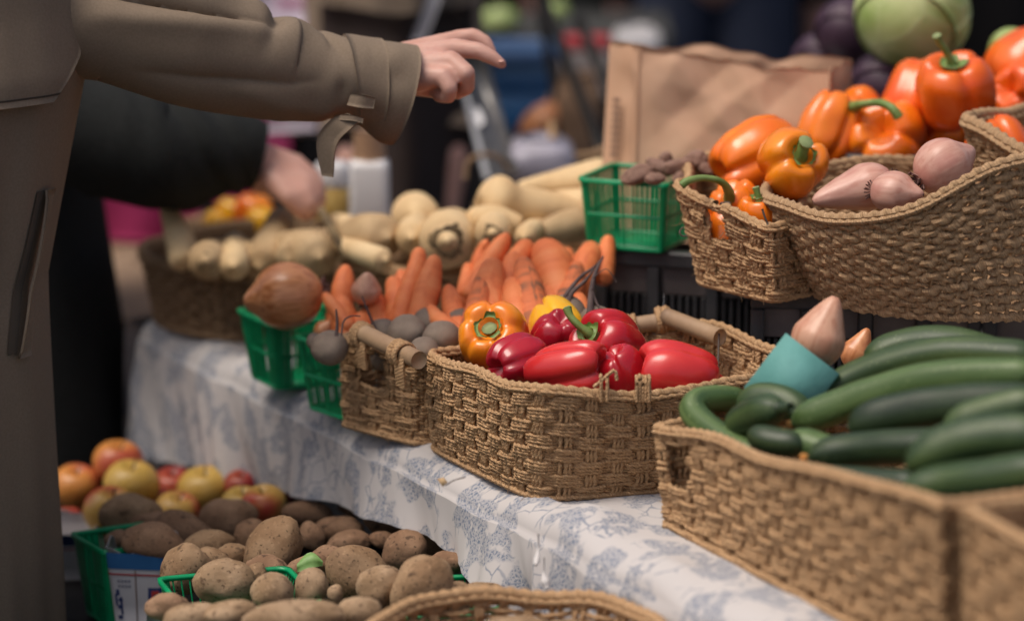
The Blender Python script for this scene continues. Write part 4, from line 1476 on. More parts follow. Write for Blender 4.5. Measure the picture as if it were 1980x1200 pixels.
# ================================================================== GREEN PINTS
p0 = onz(548, 757, ZT)
pint('green plastic pint basket with one big brown onion on top', (p0[0] + .012, p0[1] + .062, ZT + .002), math.radians(28), .118, .092, .098, 11, 0.62)
p0 = onz(655, 820, ZT)
pint('green plastic pint basket of beets wedged beside the small beet basket', (p0[0] + .022, p0[1] + .072, ZT + .002), math.radians(38), .118, .094, .103, 13)
p0 = onz(1281, 487, .902)
pint('green plastic pint basket of knobbly brown tubers on the black crate', (p0[0] - .030, p0[1] + .070, .9015), math.radians(-23), .128, .112, .098, 15)
pint('green plastic pint basket under the potatoes, its rim showing along their front', (*onz(462, 1150, .592)[:2], .492), math.radians(18), .165, .13, .108, 13)
pint('green plastic pint basket showing one rim corner below the pink potato', (*onz(330, 1235, .585)[:2], .485), math.radians(20), .135, .11, .10, 11)
pint('green plastic pint basket of potatoes tucked under the cloth hem', (*onz(838, 1145, .58)[:2], .48), math.radians(8), .15, .12, .10, 13)
pint('green plastic pint basket standing beside the printed paper carton', (*(onz(205, 1075, .54)[:2] + np.array([.016, .075])), .435), math.radians(30), .105, .08, .112, 9, 0.3)


# ------------------------------------------------------------------ printed paper cartons
def carton(label, loc, yaw, wt, wb, h, band, seed, text=True):
    ca, sa = math.cos(yaw), math.sin(yaw)
    root = thing('paper_carton', label, 'carton', loc, np.array([[ca, -sa, 0], [sa, ca, 0], [0, 0, 1]]), 'printed paper cartons')
    r_ = np.random.default_rng(seed)
    wm = M('carton_paper', (0.62, 0.60, 0.60), (0.55, 0.53, 0.53), 12, 0.75)
    n = 60
    rows = []
    for zf in (0, .25, .5, .75, 1):
        ring = []
        for k in range(n):
            a = k / n * 4
            side, f = int(a), (a % 1) * 2 - 1
            w = (wb + (wt - wb) * zf) / 2
            x, y = [(f, -1), (1, f), (-f, 1), (-1, -f)][side]
            m_ = max(abs(x), abs(y)); rr = (abs(x) ** 8 + abs(y) ** 8) ** (1 / 8)
            z = h * zf + (zf == 1) * (.004 * math.sin(a * 5 + seed) + .003 * math.sin(a * 13))
            ring.append((x * w / rr, y * w / rr, z))
        rows.append(ring)
    V, F = loft(rows)
    W, G = thick(V, F, -.0012, (5, n, True))
    part('wall', (W, G, None), wm, root, False, uv=False)
    part('floor', MB().box((0, 0, .003), (wb * .95, wb * .95, .002)), wm, root)

    def strip(name, x0, x1, z0, z1, mat, face=0, off=.0022):
        """A patch printed on one face: fractions across, heights."""
        pts = []
        nx = 10
        for z in (z0, z1):
            w = (wb + (wt - wb) * z / h) / 2 + off
            for k in range(nx):
                f = x0 + (x1 - x0) * k / (nx - 1)
                rr = (abs(f) ** 8 + 1) ** (1 / 8)
                x, y = [(f, -1), (1, f), (-f, 1), (-1, -f)][face]
                pts.append((x * w / rr, y * w / rr, z))
        part(name, (np.array(pts), grid(2, nx), None), mat, root, False, uv=False)
    red = M('print_red', (0.42, 0.04, 0.04), rough=0.7); navy = M('print_navy', (0.03, 0.05, 0.16), rough=0.7); grey = M('print_grey', (0.25, 0.25, 0.30), rough=0.7)
    for f in range(4):
        strip('blue_band', -.97, .97, h * .74, h * .955, band, f)
        strip('red_line', -.97, .97, h * .655, h * .68, red, f)
        strip('fold_line', -.02, .02, h * .02, h * .735, MT['kraft_print'], f)
    if text:
        for z in (.56, .49):
            for k in range(4):
                strip('small_print', -.62 + k * .12, -.54 + k * .12, h * z, h * (z + .035), grey, 0)
        for (x0, x1, z0, z1) in ((-.72, -.60, .38, .46), (-.78, -.70, .24, .40), (-.70, -.58, .20, .25), (-.60, -.52, .12, .36), (-.74, -.56, .06, .11), (-.66, -.50, .30, .34)):
            strip('blue_script', x0, x1, h * z0, h * z1, navy, 0)
        strip('dark_patch', .42, .95, h * .18, h * .50, navy, 0, .0024)
        for (x0, x1, z0, z1) in ((.54, .62, .22, .46), (.62, .80, .41, .46), (.62, .76, .32, .37), (.62, .80, .22, .27)):
            strip('red_letter', x0, x1, h * z0, h * z1, M('print_letter', (0.55, 0.05, 0.04), rough=0.7), 0, .0030)
    return root


blue = M('print_blue', (0.02, 0.12, 0.30), (0.03, 0.15, 0.36), 20, 0.7)
cp = onz(268, 1068, .548)
carton('white paper carton with a blue band and red line, filled with potatoes', (cp[0], cp[1] + .048, .446), math.radians(-8), .084, .064, .104, blue, 3)
cp = onz(112, 1030, .50)
carton('dim paper carton with a dark blue band, holding a red apple beside the khaki coat', (cp[0] - .005, cp[1] + .045, .432), math.radians(5), .11, .09, .07, M('print_dark_blue', (0.012, 0.03, 0.09), rough=0.7), 8, False)
# torn white box at the front with its brown flap, and a strip of card
fb = thing('white_box', 'torn white cardboard box with a brown flap, full of potatoes at the bottom edge', 'box', onz(470, 1210, .55))
o_ = np.array(fb.location)
wp = M('box_white', (0.66, 0.65, 0.65), rough=0.8, c2=(0.58, 0.57, 0.57)); kp = M('box_inside', (0.27, 0.19, 0.13), (0.33, 0.24, 0.17), 30, 0.9)


def slab(pts, th, dirn):
    pts = np.array(pts, float); q = pts + np.asarray(dirn) * th
    n = len(pts); V = np.vstack([pts, q]); k = np.arange(n); k2 = (k + 1) % n
    F = [[0, 1, 2, 3], [7, 6, 5, 4]] + [[a, b, b + n, a + n] for a, b in zip(k, k2)]
    return V, np.array(F)


part('side_wall', slab([px(283, 1178, 4.70), px(335, 1196, 4.60), px(345, 1290, 4.60), px(286, 1275, 4.70)], .003, FW) + (None,), wp, fb, False, o_, uv=False)
part('side_wall', slab([px(335, 1210, 4.60), px(760, 1260, 4.55), px(760, 1330, 4.55), px(345, 1290, 4.60)], .003, FW) + (None,), wp, fb, False, o_, uv=False)
part('flap', slab([px(292, 1178, 4.695), px(330, 1168, 4.74), px(374, 1170, 4.76), px(340, 1186, 4.69)], .002, UP) + (None,), kp, fb, False, o_, uv=False)
part('back_wall', slab([px(372, 1170, 4.765), px(640, 1155, 4.80), px(640, 1215, 4.80), px(372, 1225, 4.765)], .003, FW) + (None,), kp, fb, False, o_, uv=False)
part('striped_edge', slab([px(728, 1176, 4.68), px(762, 1176, 4.66), px(762, 1186, 4.66), px(728, 1186, 4.68)], .003, FW) + (None,), MT['green_plastic'], fb, False, o_, uv=False)
part('striped_edge', slab([px(728, 1187, 4.68), px(762, 1187, 4.66), px(762, 1192, 4.66), px(728, 1192, 4.68)], .003, FW) + (None,), wp, fb, False, o_, uv=False)
part('striped_edge', slab([px(728, 1193, 4.68), px(762, 1193, 4.66), px(762, 1212, 4.66), px(728, 1212, 4.68)], .003, FW) + (None,), M('edge_red', (0.35, 0.05, 0.07), rough=0.7), fb, False, o_, uv=False)

# ------------------------------------------------------------------ kraft bag
kb = thing('paper_bag', 'tall open brown kraft paper bag standing behind the orange peppers', 'paper bag', (.30, 5.50, .902))
ko = np.array(kb.location)


def crumple(corners_b, corners_t, nu, nv, amp, seed):
    """One wall of the bag between its bottom and top edge."""
    rows = []
    nrm = unit(np.cross(corners_b[1] - corners_b[0], corners_t[0] - corners_b[0]))
    for i in range(nv):
        h = i / (nv - 1)
        for j in range(nu):
            f = j / (nu - 1)
            p = (corners_b[0] * (1 - f) + corners_b[1] * f) * (1 - h) + (corners_t[0] * (1 - f) + corners_t[1] * f) * h
            e = math.sin(math.pi * f) ** .8 * (.45 + .55 * h)
            q = .35 * mnoise.noise(Vector(p) * 14 + Vector((seed, 3, 0)))
            for (ax_, az_, fr_q, ph_) in ((1, .35, 5.1, .2), (-.5, 1, 6.3, .6), (.9, -1, 7.7, .1), (.2, 1, 11, .45), (1, .9, 13, .8)):
                w_ = (ax_ * p[0] + az_ * p[2]) * fr_q + ph_ + seed + .3 * mnoise.noise(Vector(p) * 6)
                q += (abs((w_ % 1) * 2 - 1) - .5) * 4.2 / fr_q
            if nu < 20: q -= 2.6 * (1 - abs(2 * f - 1))      # the gusset folds inward
            p = p + np.array([0, 0, h ** 6 * .010 * (mnoise.noise(Vector((f * 5 + seed, seed, 1.5))) + .6 * mnoise.noise(Vector((f * 13 + seed, seed, 4.5)))) * math.sin(math.pi * f) ** .4])
            rows.append(p + nrm * amp * q * e)
    return np.array(rows), grid(nv, nu)


kd = 5.45
fl, fr_ = px(1238, 94, kd), px(1604, 138, kd)
bl_, br_ = px(1180, 80, kd + .12), px(1646, 116, kd + .09)
top = [fl, fr_, br_, bl_]
flb, frb = px(1226, 470, kd - .02), px(1592, 470, kd - .02)
blb, brb = px(1158, 455, kd + .11), px(1640, 455, kd + .10)
bot = [flb, frb, brb, blb]
nm = ['front_wall', 'gusset', 'back_wall', 'gusset']
for k in range(4):
    k2 = (k + 1) % 4
    V, F = crumple([bot[k], bot[k2]], [top[k], top[k2]], 60 if k % 2 == 0 else 14, 50, .020 if k % 2 == 0 else .006, k * 5.0 + 2)
    W, G = thick(V, F, -.0012, (50, 60 if k % 2 == 0 else 14, False))
    part(nm[k], (W, G, None), MT['kraft'], kb, True, ko, uv=False)
mb = MB()
for k in range(9):
    v0 = 190 + k * 13
    a, b = np.array([1186 - (v0 - 190) * .06, v0]), np.array([1199 - (v0 - 190) * .06, v0 + 8])
    mb.add(np.array([px(a[0], a[1], kd + .085), px(b[0], a[1], kd + .06), px(b[0], b[1], kd + .06), px(a[0], b[1], kd + .085)]), [[3, 2, 1, 0]])
part('small_print', mb, MT['kraft_print'], kb, False, ko)

# ================================================================== PEPPERS
G1 = 'peppers in the rectangular basket'
pepper(957, 657, 4.96, .097, .088, imgdir(-.20, .42, .88), 'amber', 'amber bell pepper facing out with a short cut green stem in its middle', 11, .4, 5,
       [(0, 0, -.004), (0, .001, .002), (0, .002, .006)], .10, .85, 0, G1, True, .0105)
pepper(1078, 632, 5.03, .072, .075, imgdir(.3, -.5, .5), 'yellow', 'only yellow bell pepper, peeking out behind the red ones', 12, 0, 4, None, .1, 1, 0, G1)
pepper(1072, 656, 4.98, .066, .075, imgdir(-.2, -.6, -.5), 'dark_red', 'dull red bell pepper half hidden between the amber and the long-stemmed red pepper', 13, 0, 4, None, .1, .8, 0, G1)
pepper(1178, 672, 4.90, .092, .088, imgdir(-.62, .42, .58), 'red', 'red bell pepper with a long curved green stem', 14, .9, 4,
       [(0, 0, -.004), (-.001, .004, .010), (-.004, .012, .024), (-.006, .024, .034), (-.004, .034, .040)], .12, 1.0, 0, G1, True, .0062)
pepper(1003, 700, 4.875, .070, .078, imgdir(.75, .25, -.5), 'dark_red', 'dark red bell pepper lying with its dented end out, just under the amber one', 15, .3, 4, None, .05, 1.15, 0, G1)
pepper(1102, 718, 4.815, .084, .108, imgdir(.86, .16, .46), 'bright_red', 'boxy bright red bell pepper lying on its side at the middle of the rim', 49, .25, 4, None, .14, 1.0, 0, G1)
pepper(1206, 724, 4.82, .072, .075, imgdir(.3, -.7, -.3), 'red', 'small red bell pepper wedged low below the long-stemmed one', 17, 0, 4, None, .1, .9, 0, G1)
pepper(1312, 724, 4.80, .086, .102, imgdir(-.98, .15, .1), 'bright_red', 'smooth bright red bell pepper lying alone near the bare inner wall', 18, .4, 3, None, .12, .70, 0, G1)
pepper(1368, 748, 4.83, .048, .06, imgdir(.6, -.5, .2), 'red', 'red bell pepper tip low against the inner wall', 19, 0, 4, None, .1, .9, 0, G1)
G2 = 'orange peppers heaped on the crates'
pepper(1460, 306, 5.18, .098, .118, imgdir(.80, .42, -.25), 'orange', 'large orange bell pepper lying at the outer end of the ragged basket', 21, .7, 4, None, .08, 1.35, 0, G2)
pepper(1533, 318, 5.07, .088, .078, imgdir(.28, .30, .85), 'yellow_orange', 'yellowish orange bell pepper with a thick cut stem pointing out', 22, .2, 3,
       [(0, 0, -.006), (0, .002, .008), (.003, .010, .020), (.004, .012, .026)], .05, 1.25, 0, G2, True, .0105)
pepper(1604, 246, 5.33, .080, .094, imgdir(.35, .9, -.15), 'orange', 'tall orange bell pepper standing behind the yellowish one', 23, .2, 4, None, -.1, 1.25, 0, G2)
pepper(1668, 232, 5.44, .072, .078, imgdir(-.45, .65, .1), 'orange', 'orange bell pepper with a pod-like green stem lying across it', 24, 0, 4,
       [(0, 0, 0)], .1, 1, 0, G2, False, .0072, [(1640, 212, 5.33), (1668, 202, 5.28), (1700, 199, 5.25), (1724, 208, 5.23), (1738, 226, 5.23)])
pepper(1712, 268, 5.33, .108, .090, imgdir(.22, -.28, -.93), 'orange', 'orange bell pepper showing its star-shaped blossom end', 25, .55, 4, None, .05, 1.35, 0, G2)
pepper(1640, 312, 5.36, .088, .085, imgdir(.1, -.8, -.4), 'orange', 'orange bell pepper low behind the shallot rim, under the star-ended one', 26, .2, 4, None, .1, 1, 0, G2)
pepper(1812, 265, 5.42, .078, .078, imgdir(-.5, -.5, .3), 'orange', 'small orange bell pepper under the tall-stemmed one', 27, .2, 4, None, .1, 1, 0, G2)
pepper(1843, 178, 5.30, .102, .090, imgdir(-.08, .86, .50), 'deep_orange', 'deep orange bell pepper on top of the heap with a long upright stem', 28, .35, 4,
       [(0, 0, -.006), (-.001, -.001, .014), (-.010, -.002, .036), (-.018, -.002, .050), (-.021, -.002, .060)], .12, 1.0, 0, G2, True, .0066)
pepper(1775, 185, 5.40, .088, .098, imgdir(-.30, -.85, .30), 'deep_orange', 'deep orange bell pepper behind the tall-stemmed one, its cut stem pointing down', 29, .8, 4,
       [(0, 0, -.004), (.0, .002, .010), (.002, .004, .018)], .1, .9, 0, G2, True, .0075)
pepper(1990, 138, 5.48, .110, .105, imgdir(.85, .45, -.1), 'deep_orange', 'large glossy orange bell pepper at the top corner of the heap', 30, .5, 4, None, .1, .9, 0, G2)
pepper(1978, 192, 5.42, .092, .090, imgdir(.6, -.3, -.7), 'deep_orange', 'lobed orange bell pepper above the raised basket rim', 31, .3, 4, None, .1, 1.2, 0, G2)
pepper(1932, 288, 5.16, .080, .075, imgdir(.3, -.8, .3), 'deep_orange', 'deep orange bell pepper inside the corner of the raised basket', 32, .3, 4, None, .1, 1, 0, G2)
pepper(1770, 300, 5.42, .085, .08, imgdir(.3, -.8, .3), 'orange', 'orange bell pepper showing in shade between the star-ended one and the shallots', 33, .3, 4, None, .1, 1, 0, G2)
pepper(1424, 408, 5.07, .070, .072, imgdir(-.25, .85, .3), 'orange', 'orange bell pepper inside the ragged basket whose long stem hooks over the rim', 34, .3, 4,
       [(0, 0, 0)], .1, 1, 0, G2, False, .0058, [(1412, 392, 5.04), (1408, 368, 5.02), (1392, 350, 5.0), (1360, 344, 4.99), (1332, 349, 4.98), (1319, 358, 4.98)])
pepper(1474, 428, 5.00, .062, .066, imgdir(-.15, .9, .3), 'orange', 'small orange bell pepper with a thin upright stem behind the broken rim', 35, .3, 4,
       [(0, 0, -.006), (-.002, 0, .010), (-.006, 0, .024)], .1, 1, 0, G2, True, .0052)
pepper(1408, 450, 5.06, .066, .066, imgdir(.2, -.9, .2), 'orange', 'orange bell pepper seen through the hole in the ragged basket', 37, .3, 4, None, .1, 1, 0, G2)

# ================================================================== SHALLOTS, ONIONS
SG = 'shallots'
S_ = 4.75 / FPX
bulb('shallot', 'shallot', px(1672, 362, 4.94), 52 * S_ * 1.03, imgdir(-.93, -.26, .25), 'shallot_pink', 'long pink shallot lying in the oval basket with its neck to the rim', SG, .95, .9, 1, True, 1.2, 0, .5)
bulb('shallot', 'shallot', px(1728, 372, 4.88), 47 * S_, imgdir(.9, -.1, .5), 'shallot_pink', 'pink shallot with peeling skin in the middle of the oval basket', SG, .38, .9, 2, True, 1.0, 0, .76)
bulb('shallot', 'shallot', px(1823, 324, 4.90), 58 * S_ * 1.03, imgdir(.80, .45, -.25), 'shallot_pink', 'round pink shallot with a dark root end facing the heap', SG, .30, 1, 3, True, 1.0, 0, .80)
bulb('shallot', 'shallot', px(1583, 656, 4.66), 54 * S_, imgdir(.35, .92, .1), 'shallot', 'big coppery shallot standing pointed end up in the teal carton', SG, .55, .92, 5, True, 1.08, .4, .60)
bulb('shallot', 'shallot', px(1655, 682, 4.80), 30 * S_, imgdir(.35, .7, .1), 'onion', 'small papery shallot behind the big coppery one', SG, .7, 1, 6, True, 1.1)
bulb('shallot', 'shallot', px(1722, 690, 4.80), 26 * S_, imgdir(.7, .6, .1), 'shallot', 'small shallot with its dry tip showing above the top cucumber', SG, .9, 1, 7, True, 1.1)
bulb('onion', 'onion', px(555, 572, 5.25), 74 * 5.25 / FPX * .98, imgdir(-.97, -.12, .15), 'onion', 'big coppery brown onion lying on the green pint basket', 'onions', .20, .90, 8, True, .98, 0, .86)
bulb('onion', 'onion', px(708, 562, 5.20), 30 * 5.2 / FPX, imgdir(.1, .9, .3), 'shallot', 'small pale pink onion among the carrots', 'onions', .3, 1, 9, True, .95)
bulb('onion', 'onion', px(628, 640, 5.21), 22 * 5.2 / FPX, imgdir(.5, .6, .3), 'onion', 'little dark onion below the big onion', 'onions', .3, 1, 19, True, .95)
# the teal carton
tc_ = thing('teal_carton', 'teal card carton tipped over between the pepper and cucumber baskets', 'carton', px(1520, 720, 4.68))
to = np.array(tc_.location)
cX = unit(RT * .77 - UP * .60 - FW * .22)
cZ = unit(np.cross(cX, -RT * .50 - UP * .86)); cZ = cZ if np.dot(cZ, FW) > 0 else -cZ
cY = unit(np.cross(cZ, cX)); cY = cY if cY[2] > 0 else -cY
cR = np.stack([cX, cY, cZ], 1)
cc_ = px(1530, 735, 4.585)
cw, chh, cdp = .080, .082, .078
for nm_, c_, s_ in (('front_wall', (0, 0, 0), (cw, chh, .0022)), ('back_wall', (0, 0, cdp), (cw, chh, .0022)), ('side_wall', (-cw / 2 + .0012, 0, cdp / 2), (.0022, chh, cdp - .0024)),
                    ('side_wall', (cw / 2 - .0012, 0, cdp / 2), (.0022, chh, cdp - .0024)), ('floor', (0, -chh / 2 + .0015, cdp / 2), (cw - .005, .0022, cdp - .0026))):
    part(nm_, MB().box(cc_ + cR @ np.array(c_), s_, cR), MT['teal'], tc_, False, to, uv=False)

# ================================================================== CUCUMBERS
def cpx(*pts): return [px(*p) for p in pts]


K_ = 4.45 / FPX
cucumber(cpx((1668, 700, 4.66), (1740, 672, 4.66), (1820, 664, 4.64), (1900, 680, 4.62), (2010, 720, 4.6)), 38 * K_, 'cucumber', 'arched cucumber at the very top of the heap', 1)
cucumber(cpx((1588, 768, 4.60), (1640, 738, 4.60), (1720, 706, 4.58), (1830, 684, 4.55), (2010, 690, 4.5)), 37 * K_, 'cucumber', 'long cucumber with an orange dry blossom, second from the top', 2, blossom=.008)
cucumber(cpx((1700, 728, 4.63), (1790, 690, 4.62), (1880, 700, 4.6), (2010, 735, 4.56)), 34 * K_, 'cucumber', 'cucumber mostly hidden under the top arched one', 19)
cucumber(cpx((1528, 820, 4.50), (1590, 796, 4.49), (1700, 758, 4.46), (1820, 730, 4.42), (2010, 722, 4.36)), 36 * K_, 'cucumber_light', 'longest lighter green cucumber running across the middle of the heap', 3, blossom=.007)
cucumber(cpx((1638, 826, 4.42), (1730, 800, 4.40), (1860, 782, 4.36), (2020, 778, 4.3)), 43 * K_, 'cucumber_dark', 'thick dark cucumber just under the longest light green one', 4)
cucumber(cpx((1822, 838, 4.32), (1890, 806, 4.31), (2020, 772, 4.28)), 38 * K_, 'cucumber', 'cucumber slanting up behind the thick striped one', 5)
cucumber(cpx((1752, 906, 4.22), (1830, 866, 4.21), (1920, 846, 4.19), (2040, 842, 4.16)), 47 * K_, 'cucumber', 'thickest cucumber, low in the heap with a yellow streak', 6)
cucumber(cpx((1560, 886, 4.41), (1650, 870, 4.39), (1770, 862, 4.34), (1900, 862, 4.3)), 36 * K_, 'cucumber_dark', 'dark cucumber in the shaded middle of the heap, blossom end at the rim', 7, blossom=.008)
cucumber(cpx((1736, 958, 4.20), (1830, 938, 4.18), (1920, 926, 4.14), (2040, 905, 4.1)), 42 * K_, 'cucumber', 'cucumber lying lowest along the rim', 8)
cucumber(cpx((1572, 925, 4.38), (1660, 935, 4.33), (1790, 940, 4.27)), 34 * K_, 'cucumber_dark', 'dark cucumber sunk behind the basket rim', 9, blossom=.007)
cucumber(cpx((1472, 884, 4.50), (1402, 850, 4.55), (1347, 806, 4.60), (1345, 778, 4.62), (1392, 770, 4.64), (1440, 776, 4.66)), 29 * K_, 'cucumber_light', 'small cucumber bent like a hook at the corner of the basket', 10, tip=.5, butt=.4)
cucumber(cpx((1512, 790, 4.47), (1478, 795, 4.50), (1440, 812, 4.54), (1420, 830, 4.57)), 37 * K_, 'cucumber', 'stubby cucumber with its dark stem end facing out', 11, cut=True)
cucumber(cpx((1425, 790, 4.60), (1470, 770, 4.59), (1520, 778, 4.57), (1570, 815, 4.55)), 34 * K_, 'cucumber', 'cucumber curving behind the stubby one', 12)
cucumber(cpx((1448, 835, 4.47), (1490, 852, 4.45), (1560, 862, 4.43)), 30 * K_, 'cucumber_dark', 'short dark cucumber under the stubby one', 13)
cucumber(cpx((1522, 842, 4.455), (1570, 862, 4.44), (1640, 885, 4.42)), 33 * K_, 'cucumber_light', 'cucumber with a ragged orange blossom at the rim dip', 14, blossom=.009)

# ================================================================== BEETS
BG = 'beets in the small basket and pints'
beet(787, 643, 5.06, 38, 'round beet next to the dowel handle', 1, group=BG)
beet(854, 653, 5.03, 37, 'beet touching the amber pepper', 2, group=BG)
beet(828, 623, 5.12, 31, 'beet at the top of the pile below the carrots', 3, group=BG)
beet(740, 640, 5.12, 27, 'tan beet with a thin root pointing up past the handle', 4, [([(726, 636, 5.10), (715, 610, 5.10), (700, 573, 5.10)], .0022, .0010)], group=BG)
beet(888, 622, 5.12, 29, 'ridged beet half behind the amber pepper', 5, group=BG)
beet(820, 678, 5.0, 30, 'beet sunk below the handle binding', 6, group=BG)
beet(745, 690, 5.08, 30, 'beet seen dimly through the hand hole', 16, group=BG)
beet(637, 672, 5.06, 37, 'beet in the green pint with its root standing up', 7, [([(650, 650, 5.03), (652, 625, 5.03), (650, 598, 5.03)], .0028, .0012), ([(660, 650, 5.02), (664, 622, 5.02), (678, 611, 5.02), (697, 611, 5.02)], .0014, .0008)], group=BG)
beet(610, 660, 5.12, 18, 'small beet at the back of the green pint', 17, group=BG)
beet(1095, 606, 5.06, 40, 'beet behind the yellow pepper with two long tails reaching the crate', 8, [([(1080, 596, 5.04), (1096, 568, 5.05), (1122, 536, 5.07), (1150, 515, 5.1), (1166, 498, 5.12)], .0036, .0012), ([(1098, 590, 5.04), (1106, 566, 5.05), (1132, 542, 5.06), (1148, 520, 5.08)], .0040, .0012)], group=BG)
beet(1153, 624, 5.04, 37, 'beet beside the crate with a forked tail', 9, [([(1141, 606, 5.02), (1143, 566, 5.04), (1150, 530, 5.06), (1166, 496, 5.1)], .0052, .0012), ([(1144, 560, 5.04), (1156, 590, 5.03), (1182, 618, 5.0)], .0022, .0009), ([(1146, 538, 5.05), (1172, 520, 5.06), (1192, 545, 5.06)], .0008, .0004)], group=BG)

# ================================================================== CARROTS
CG = 'carrots heaped tips up'


def carrot(p0, p1, r0, r1, mat, label, seed, dirty=False, lean=0.0):
    """p0 = top end seen, p1 = where it goes out of sight; r in pixels there."""
    a, b = px(*p0), px(*p1)
    k = p0[2] / FPX
    d = b - a
    L = np.linalg.norm(d)
    b2 = b + d / L * max(0.0, min(.05, .16 - L)) + np.array([0, .006, 0])
    mid = (a + b) / 2 + np.random.default_rng(seed).normal(size=3) * .005
    g = np.random.default_rng(seed + 1)
    w = g.uniform(.92, 1.12, 4)
    return root_veg('carrot', 'carrot', [a, mid, b2], [r0 * .66 * w[0] * k, (r0 * .78 + r1 * .36) * w[1] * k, (r0 * .4 + r1 * .75) * w[2] * k, r1 * 1.10 * w[3] * k], mat, label, seed, CG, .06, 16, 30, None, 'crown', g.uniform(1.2, 2.4), .6)


for args in [
    ((669, 511, 5.28), (655, 605, 5.25), 18, 23, 'carrot', 'carrot standing highest beside the brown onion'),
    ((661, 570, 5.22), (672, 640, 5.19), 24, 24, 'carrot', 'broad carrot in front of the one beside the brown onion'),
    ((812, 478, 5.24), (786, 580, 5.20), 18, 22, 'carrot', 'slim carrot leaning over, twin of the knuckled one'),
    ((842, 492, 5.20), (812, 620, 5.14), 20, 24, 'carrot', 'carrot with a dark knuckle half way up'),
    ((755, 537, 5.25), (765, 620, 5.20), 22, 26, 'carrot', 'thick carrot with a paler top in the middle of the gap'),
    ((721, 558, 5.24), (728, 630, 5.20), 15, 20, 'carrot', 'carrot squeezed between the pink onion and the pale-topped one'),
    ((984, 450, 5.26), (936, 530, 5.24), 19, 22, 'carrot', 'smooth carrot at the peak of the heap'),
    ((944, 462, 5.28), (930, 520, 5.27), 12, 14, 'carrot', 'thin carrot just behind the peak'),
    ((955, 503, 5.20), (962, 610, 5.12), 26, 28, 'carrot', 'wide carrot below the peak'),
    ((924, 538, 5.16), (916, 620, 5.10), 18, 25, 'carrot_dirty', 'carrot with a grey earthy top beside the amber pepper'),
    ((1010, 498, 5.17), (1036, 640, 5.06), 20, 31, 'carrot_dirty', 'long carrot with an earthy smudge, rising behind the amber pepper'),
    ((1046, 472, 5.25), (1082, 590, 5.16), 32, 34, 'carrot', 'fattest carrot, leaning towards the crate'),
    ((1022, 470, 5.28), (985, 545, 5.22), 20, 26, 'carrot', 'carrot crossing behind the fattest one'),
    ((1116, 508, 5.20), (1084, 600, 5.12), 18, 24, 'carrot_dirty', 'carrot with a brown tip next to the beet tails'),
    ((1146, 470, 5.28), (1120, 540, 5.22), 22, 26, 'carrot', 'carrot nearest the green tuber basket'),
    ((1172, 462, 5.30), (1168, 500, 5.27), 15, 18, 'carrot', 'carrot tip under the edge of the green tuber basket'),
    ((866, 552, 5.18), (884, 620, 5.12), 14, 22, 'carrot', 'short carrot with a flat top in the middle of the heap'),
    ((830, 590, 5.12), (868, 630, 5.08), 14, 17, 'carrot', 'carrot with a cut pale end above the beets'),
    ((626, 566, 5.22), (648, 596, 5.20), 12, 14, 'carrot', 'carrot lying with its pale cut end against the brown onion'),
    ((788, 585, 5.22), (800, 640, 5.18), 20, 24, 'carrot', 'carrot low in front of the leaning twins'),
    ((985, 540, 5.14), (1000, 630, 5.07), 22, 26, 'carrot', 'carrot low between the wide and the long earthy ones'),
    ((1118, 565, 5.13), (1126, 630, 5.08), 18, 22, 'carrot', 'carrot low behind the forked beet tail'),
    ((890, 575, 5.16), (900, 640, 5.10), 20, 22, 'carrot', 'carrot low beside the grey-topped one'),
    ((740, 585, 5.22), (735, 640, 5.19), 22, 24, 'carrot', 'carrot low behind the tan beet'),
    ((1076, 486, 5.30), (1100, 580, 5.24), 24, 30, 'carrot', 'carrot peeking between the fattest one and the crate side ones'),
    ((992, 488, 5.23), (988, 600, 5.16), 22, 28, 'carrot', 'carrot rising between the wide one and the long earthy one'),
    ((905, 508, 5.29), (898, 590, 5.24), 15, 22, 'carrot', 'slender carrot behind the grey-topped one'),
    ((1062, 545, 5.20), (1066, 630, 5.12), 20, 28, 'carrot', 'carrot low in front of the fattest one'),
    ((776, 520, 5.28), (776, 600, 5.24), 16, 22, 'carrot', 'carrot behind the pale-topped one, under the leaning twins'),
    ((1095, 478, 5.33), (1110, 540, 5.29), 16, 20, 'carrot', 'carrot tip behind the crate side ones'),
    ((700, 600, 5.20), (696, 640, 5.18), 20, 22, 'carrot', 'carrot low behind the dowel handle'),
]:
    carrot(*args, seed=hash(args[5][:9]) % 97 if False else len(args[5]) * 3 + int(args[0][0]) % 50)

# ================================================================== PARSNIPS
NG = 'parsnips in the round baskets'


def parsnip(pts, rads, label, seed, mat='parsnip', crown=None, **kw):
    k = pts[0][2] / FPX
    return root_veg('parsnip', 'parsnip', [px(*p) for p in pts], [r * k for r in rads], mat, label, seed, NG, .04, 18, 30, crown * k if crown else None, 'crown', kw.get('blunt', .7), kw.get('tip', .5))


parsnip([(362, 520, 5.62), (345, 455, 5.64), (322, 398, 5.68)], [34, 27, 16], 'parsnip standing upright at the edge of the dark round basket', 1)
parsnip([(398, 505, 5.52), (408, 500, 5.62), (430, 490, 5.72)], [38, 38, 30], 'parsnip with its brown crown facing out beside the upright one', 2, 'parsnip_dull', 16)
parsnip([(452, 516, 5.52), (452, 490, 5.62), (455, 470, 5.72)], [30, 30, 24], 'pale parsnip with a knobbed end at the front of the dark basket', 3)
parsnip([(436, 478, 5.60), (470, 485, 5.62), (540, 488, 5.64)], [22, 20, 14], 'parsnip lying behind the knobbed one', 4)
parsnip([(546, 418, 5.72), (530, 460, 5.66), (500, 520, 5.58)], [26, 34, 36], 'dull parsnip rising to a point below the dark sleeve', 5, 'parsnip_dull')
parsnip([(560, 505, 5.52), (580, 470, 5.58), (640, 455, 5.64)], [34, 26, 14], 'dull parsnip leaning back behind the onion', 6, 'parsnip_dull')
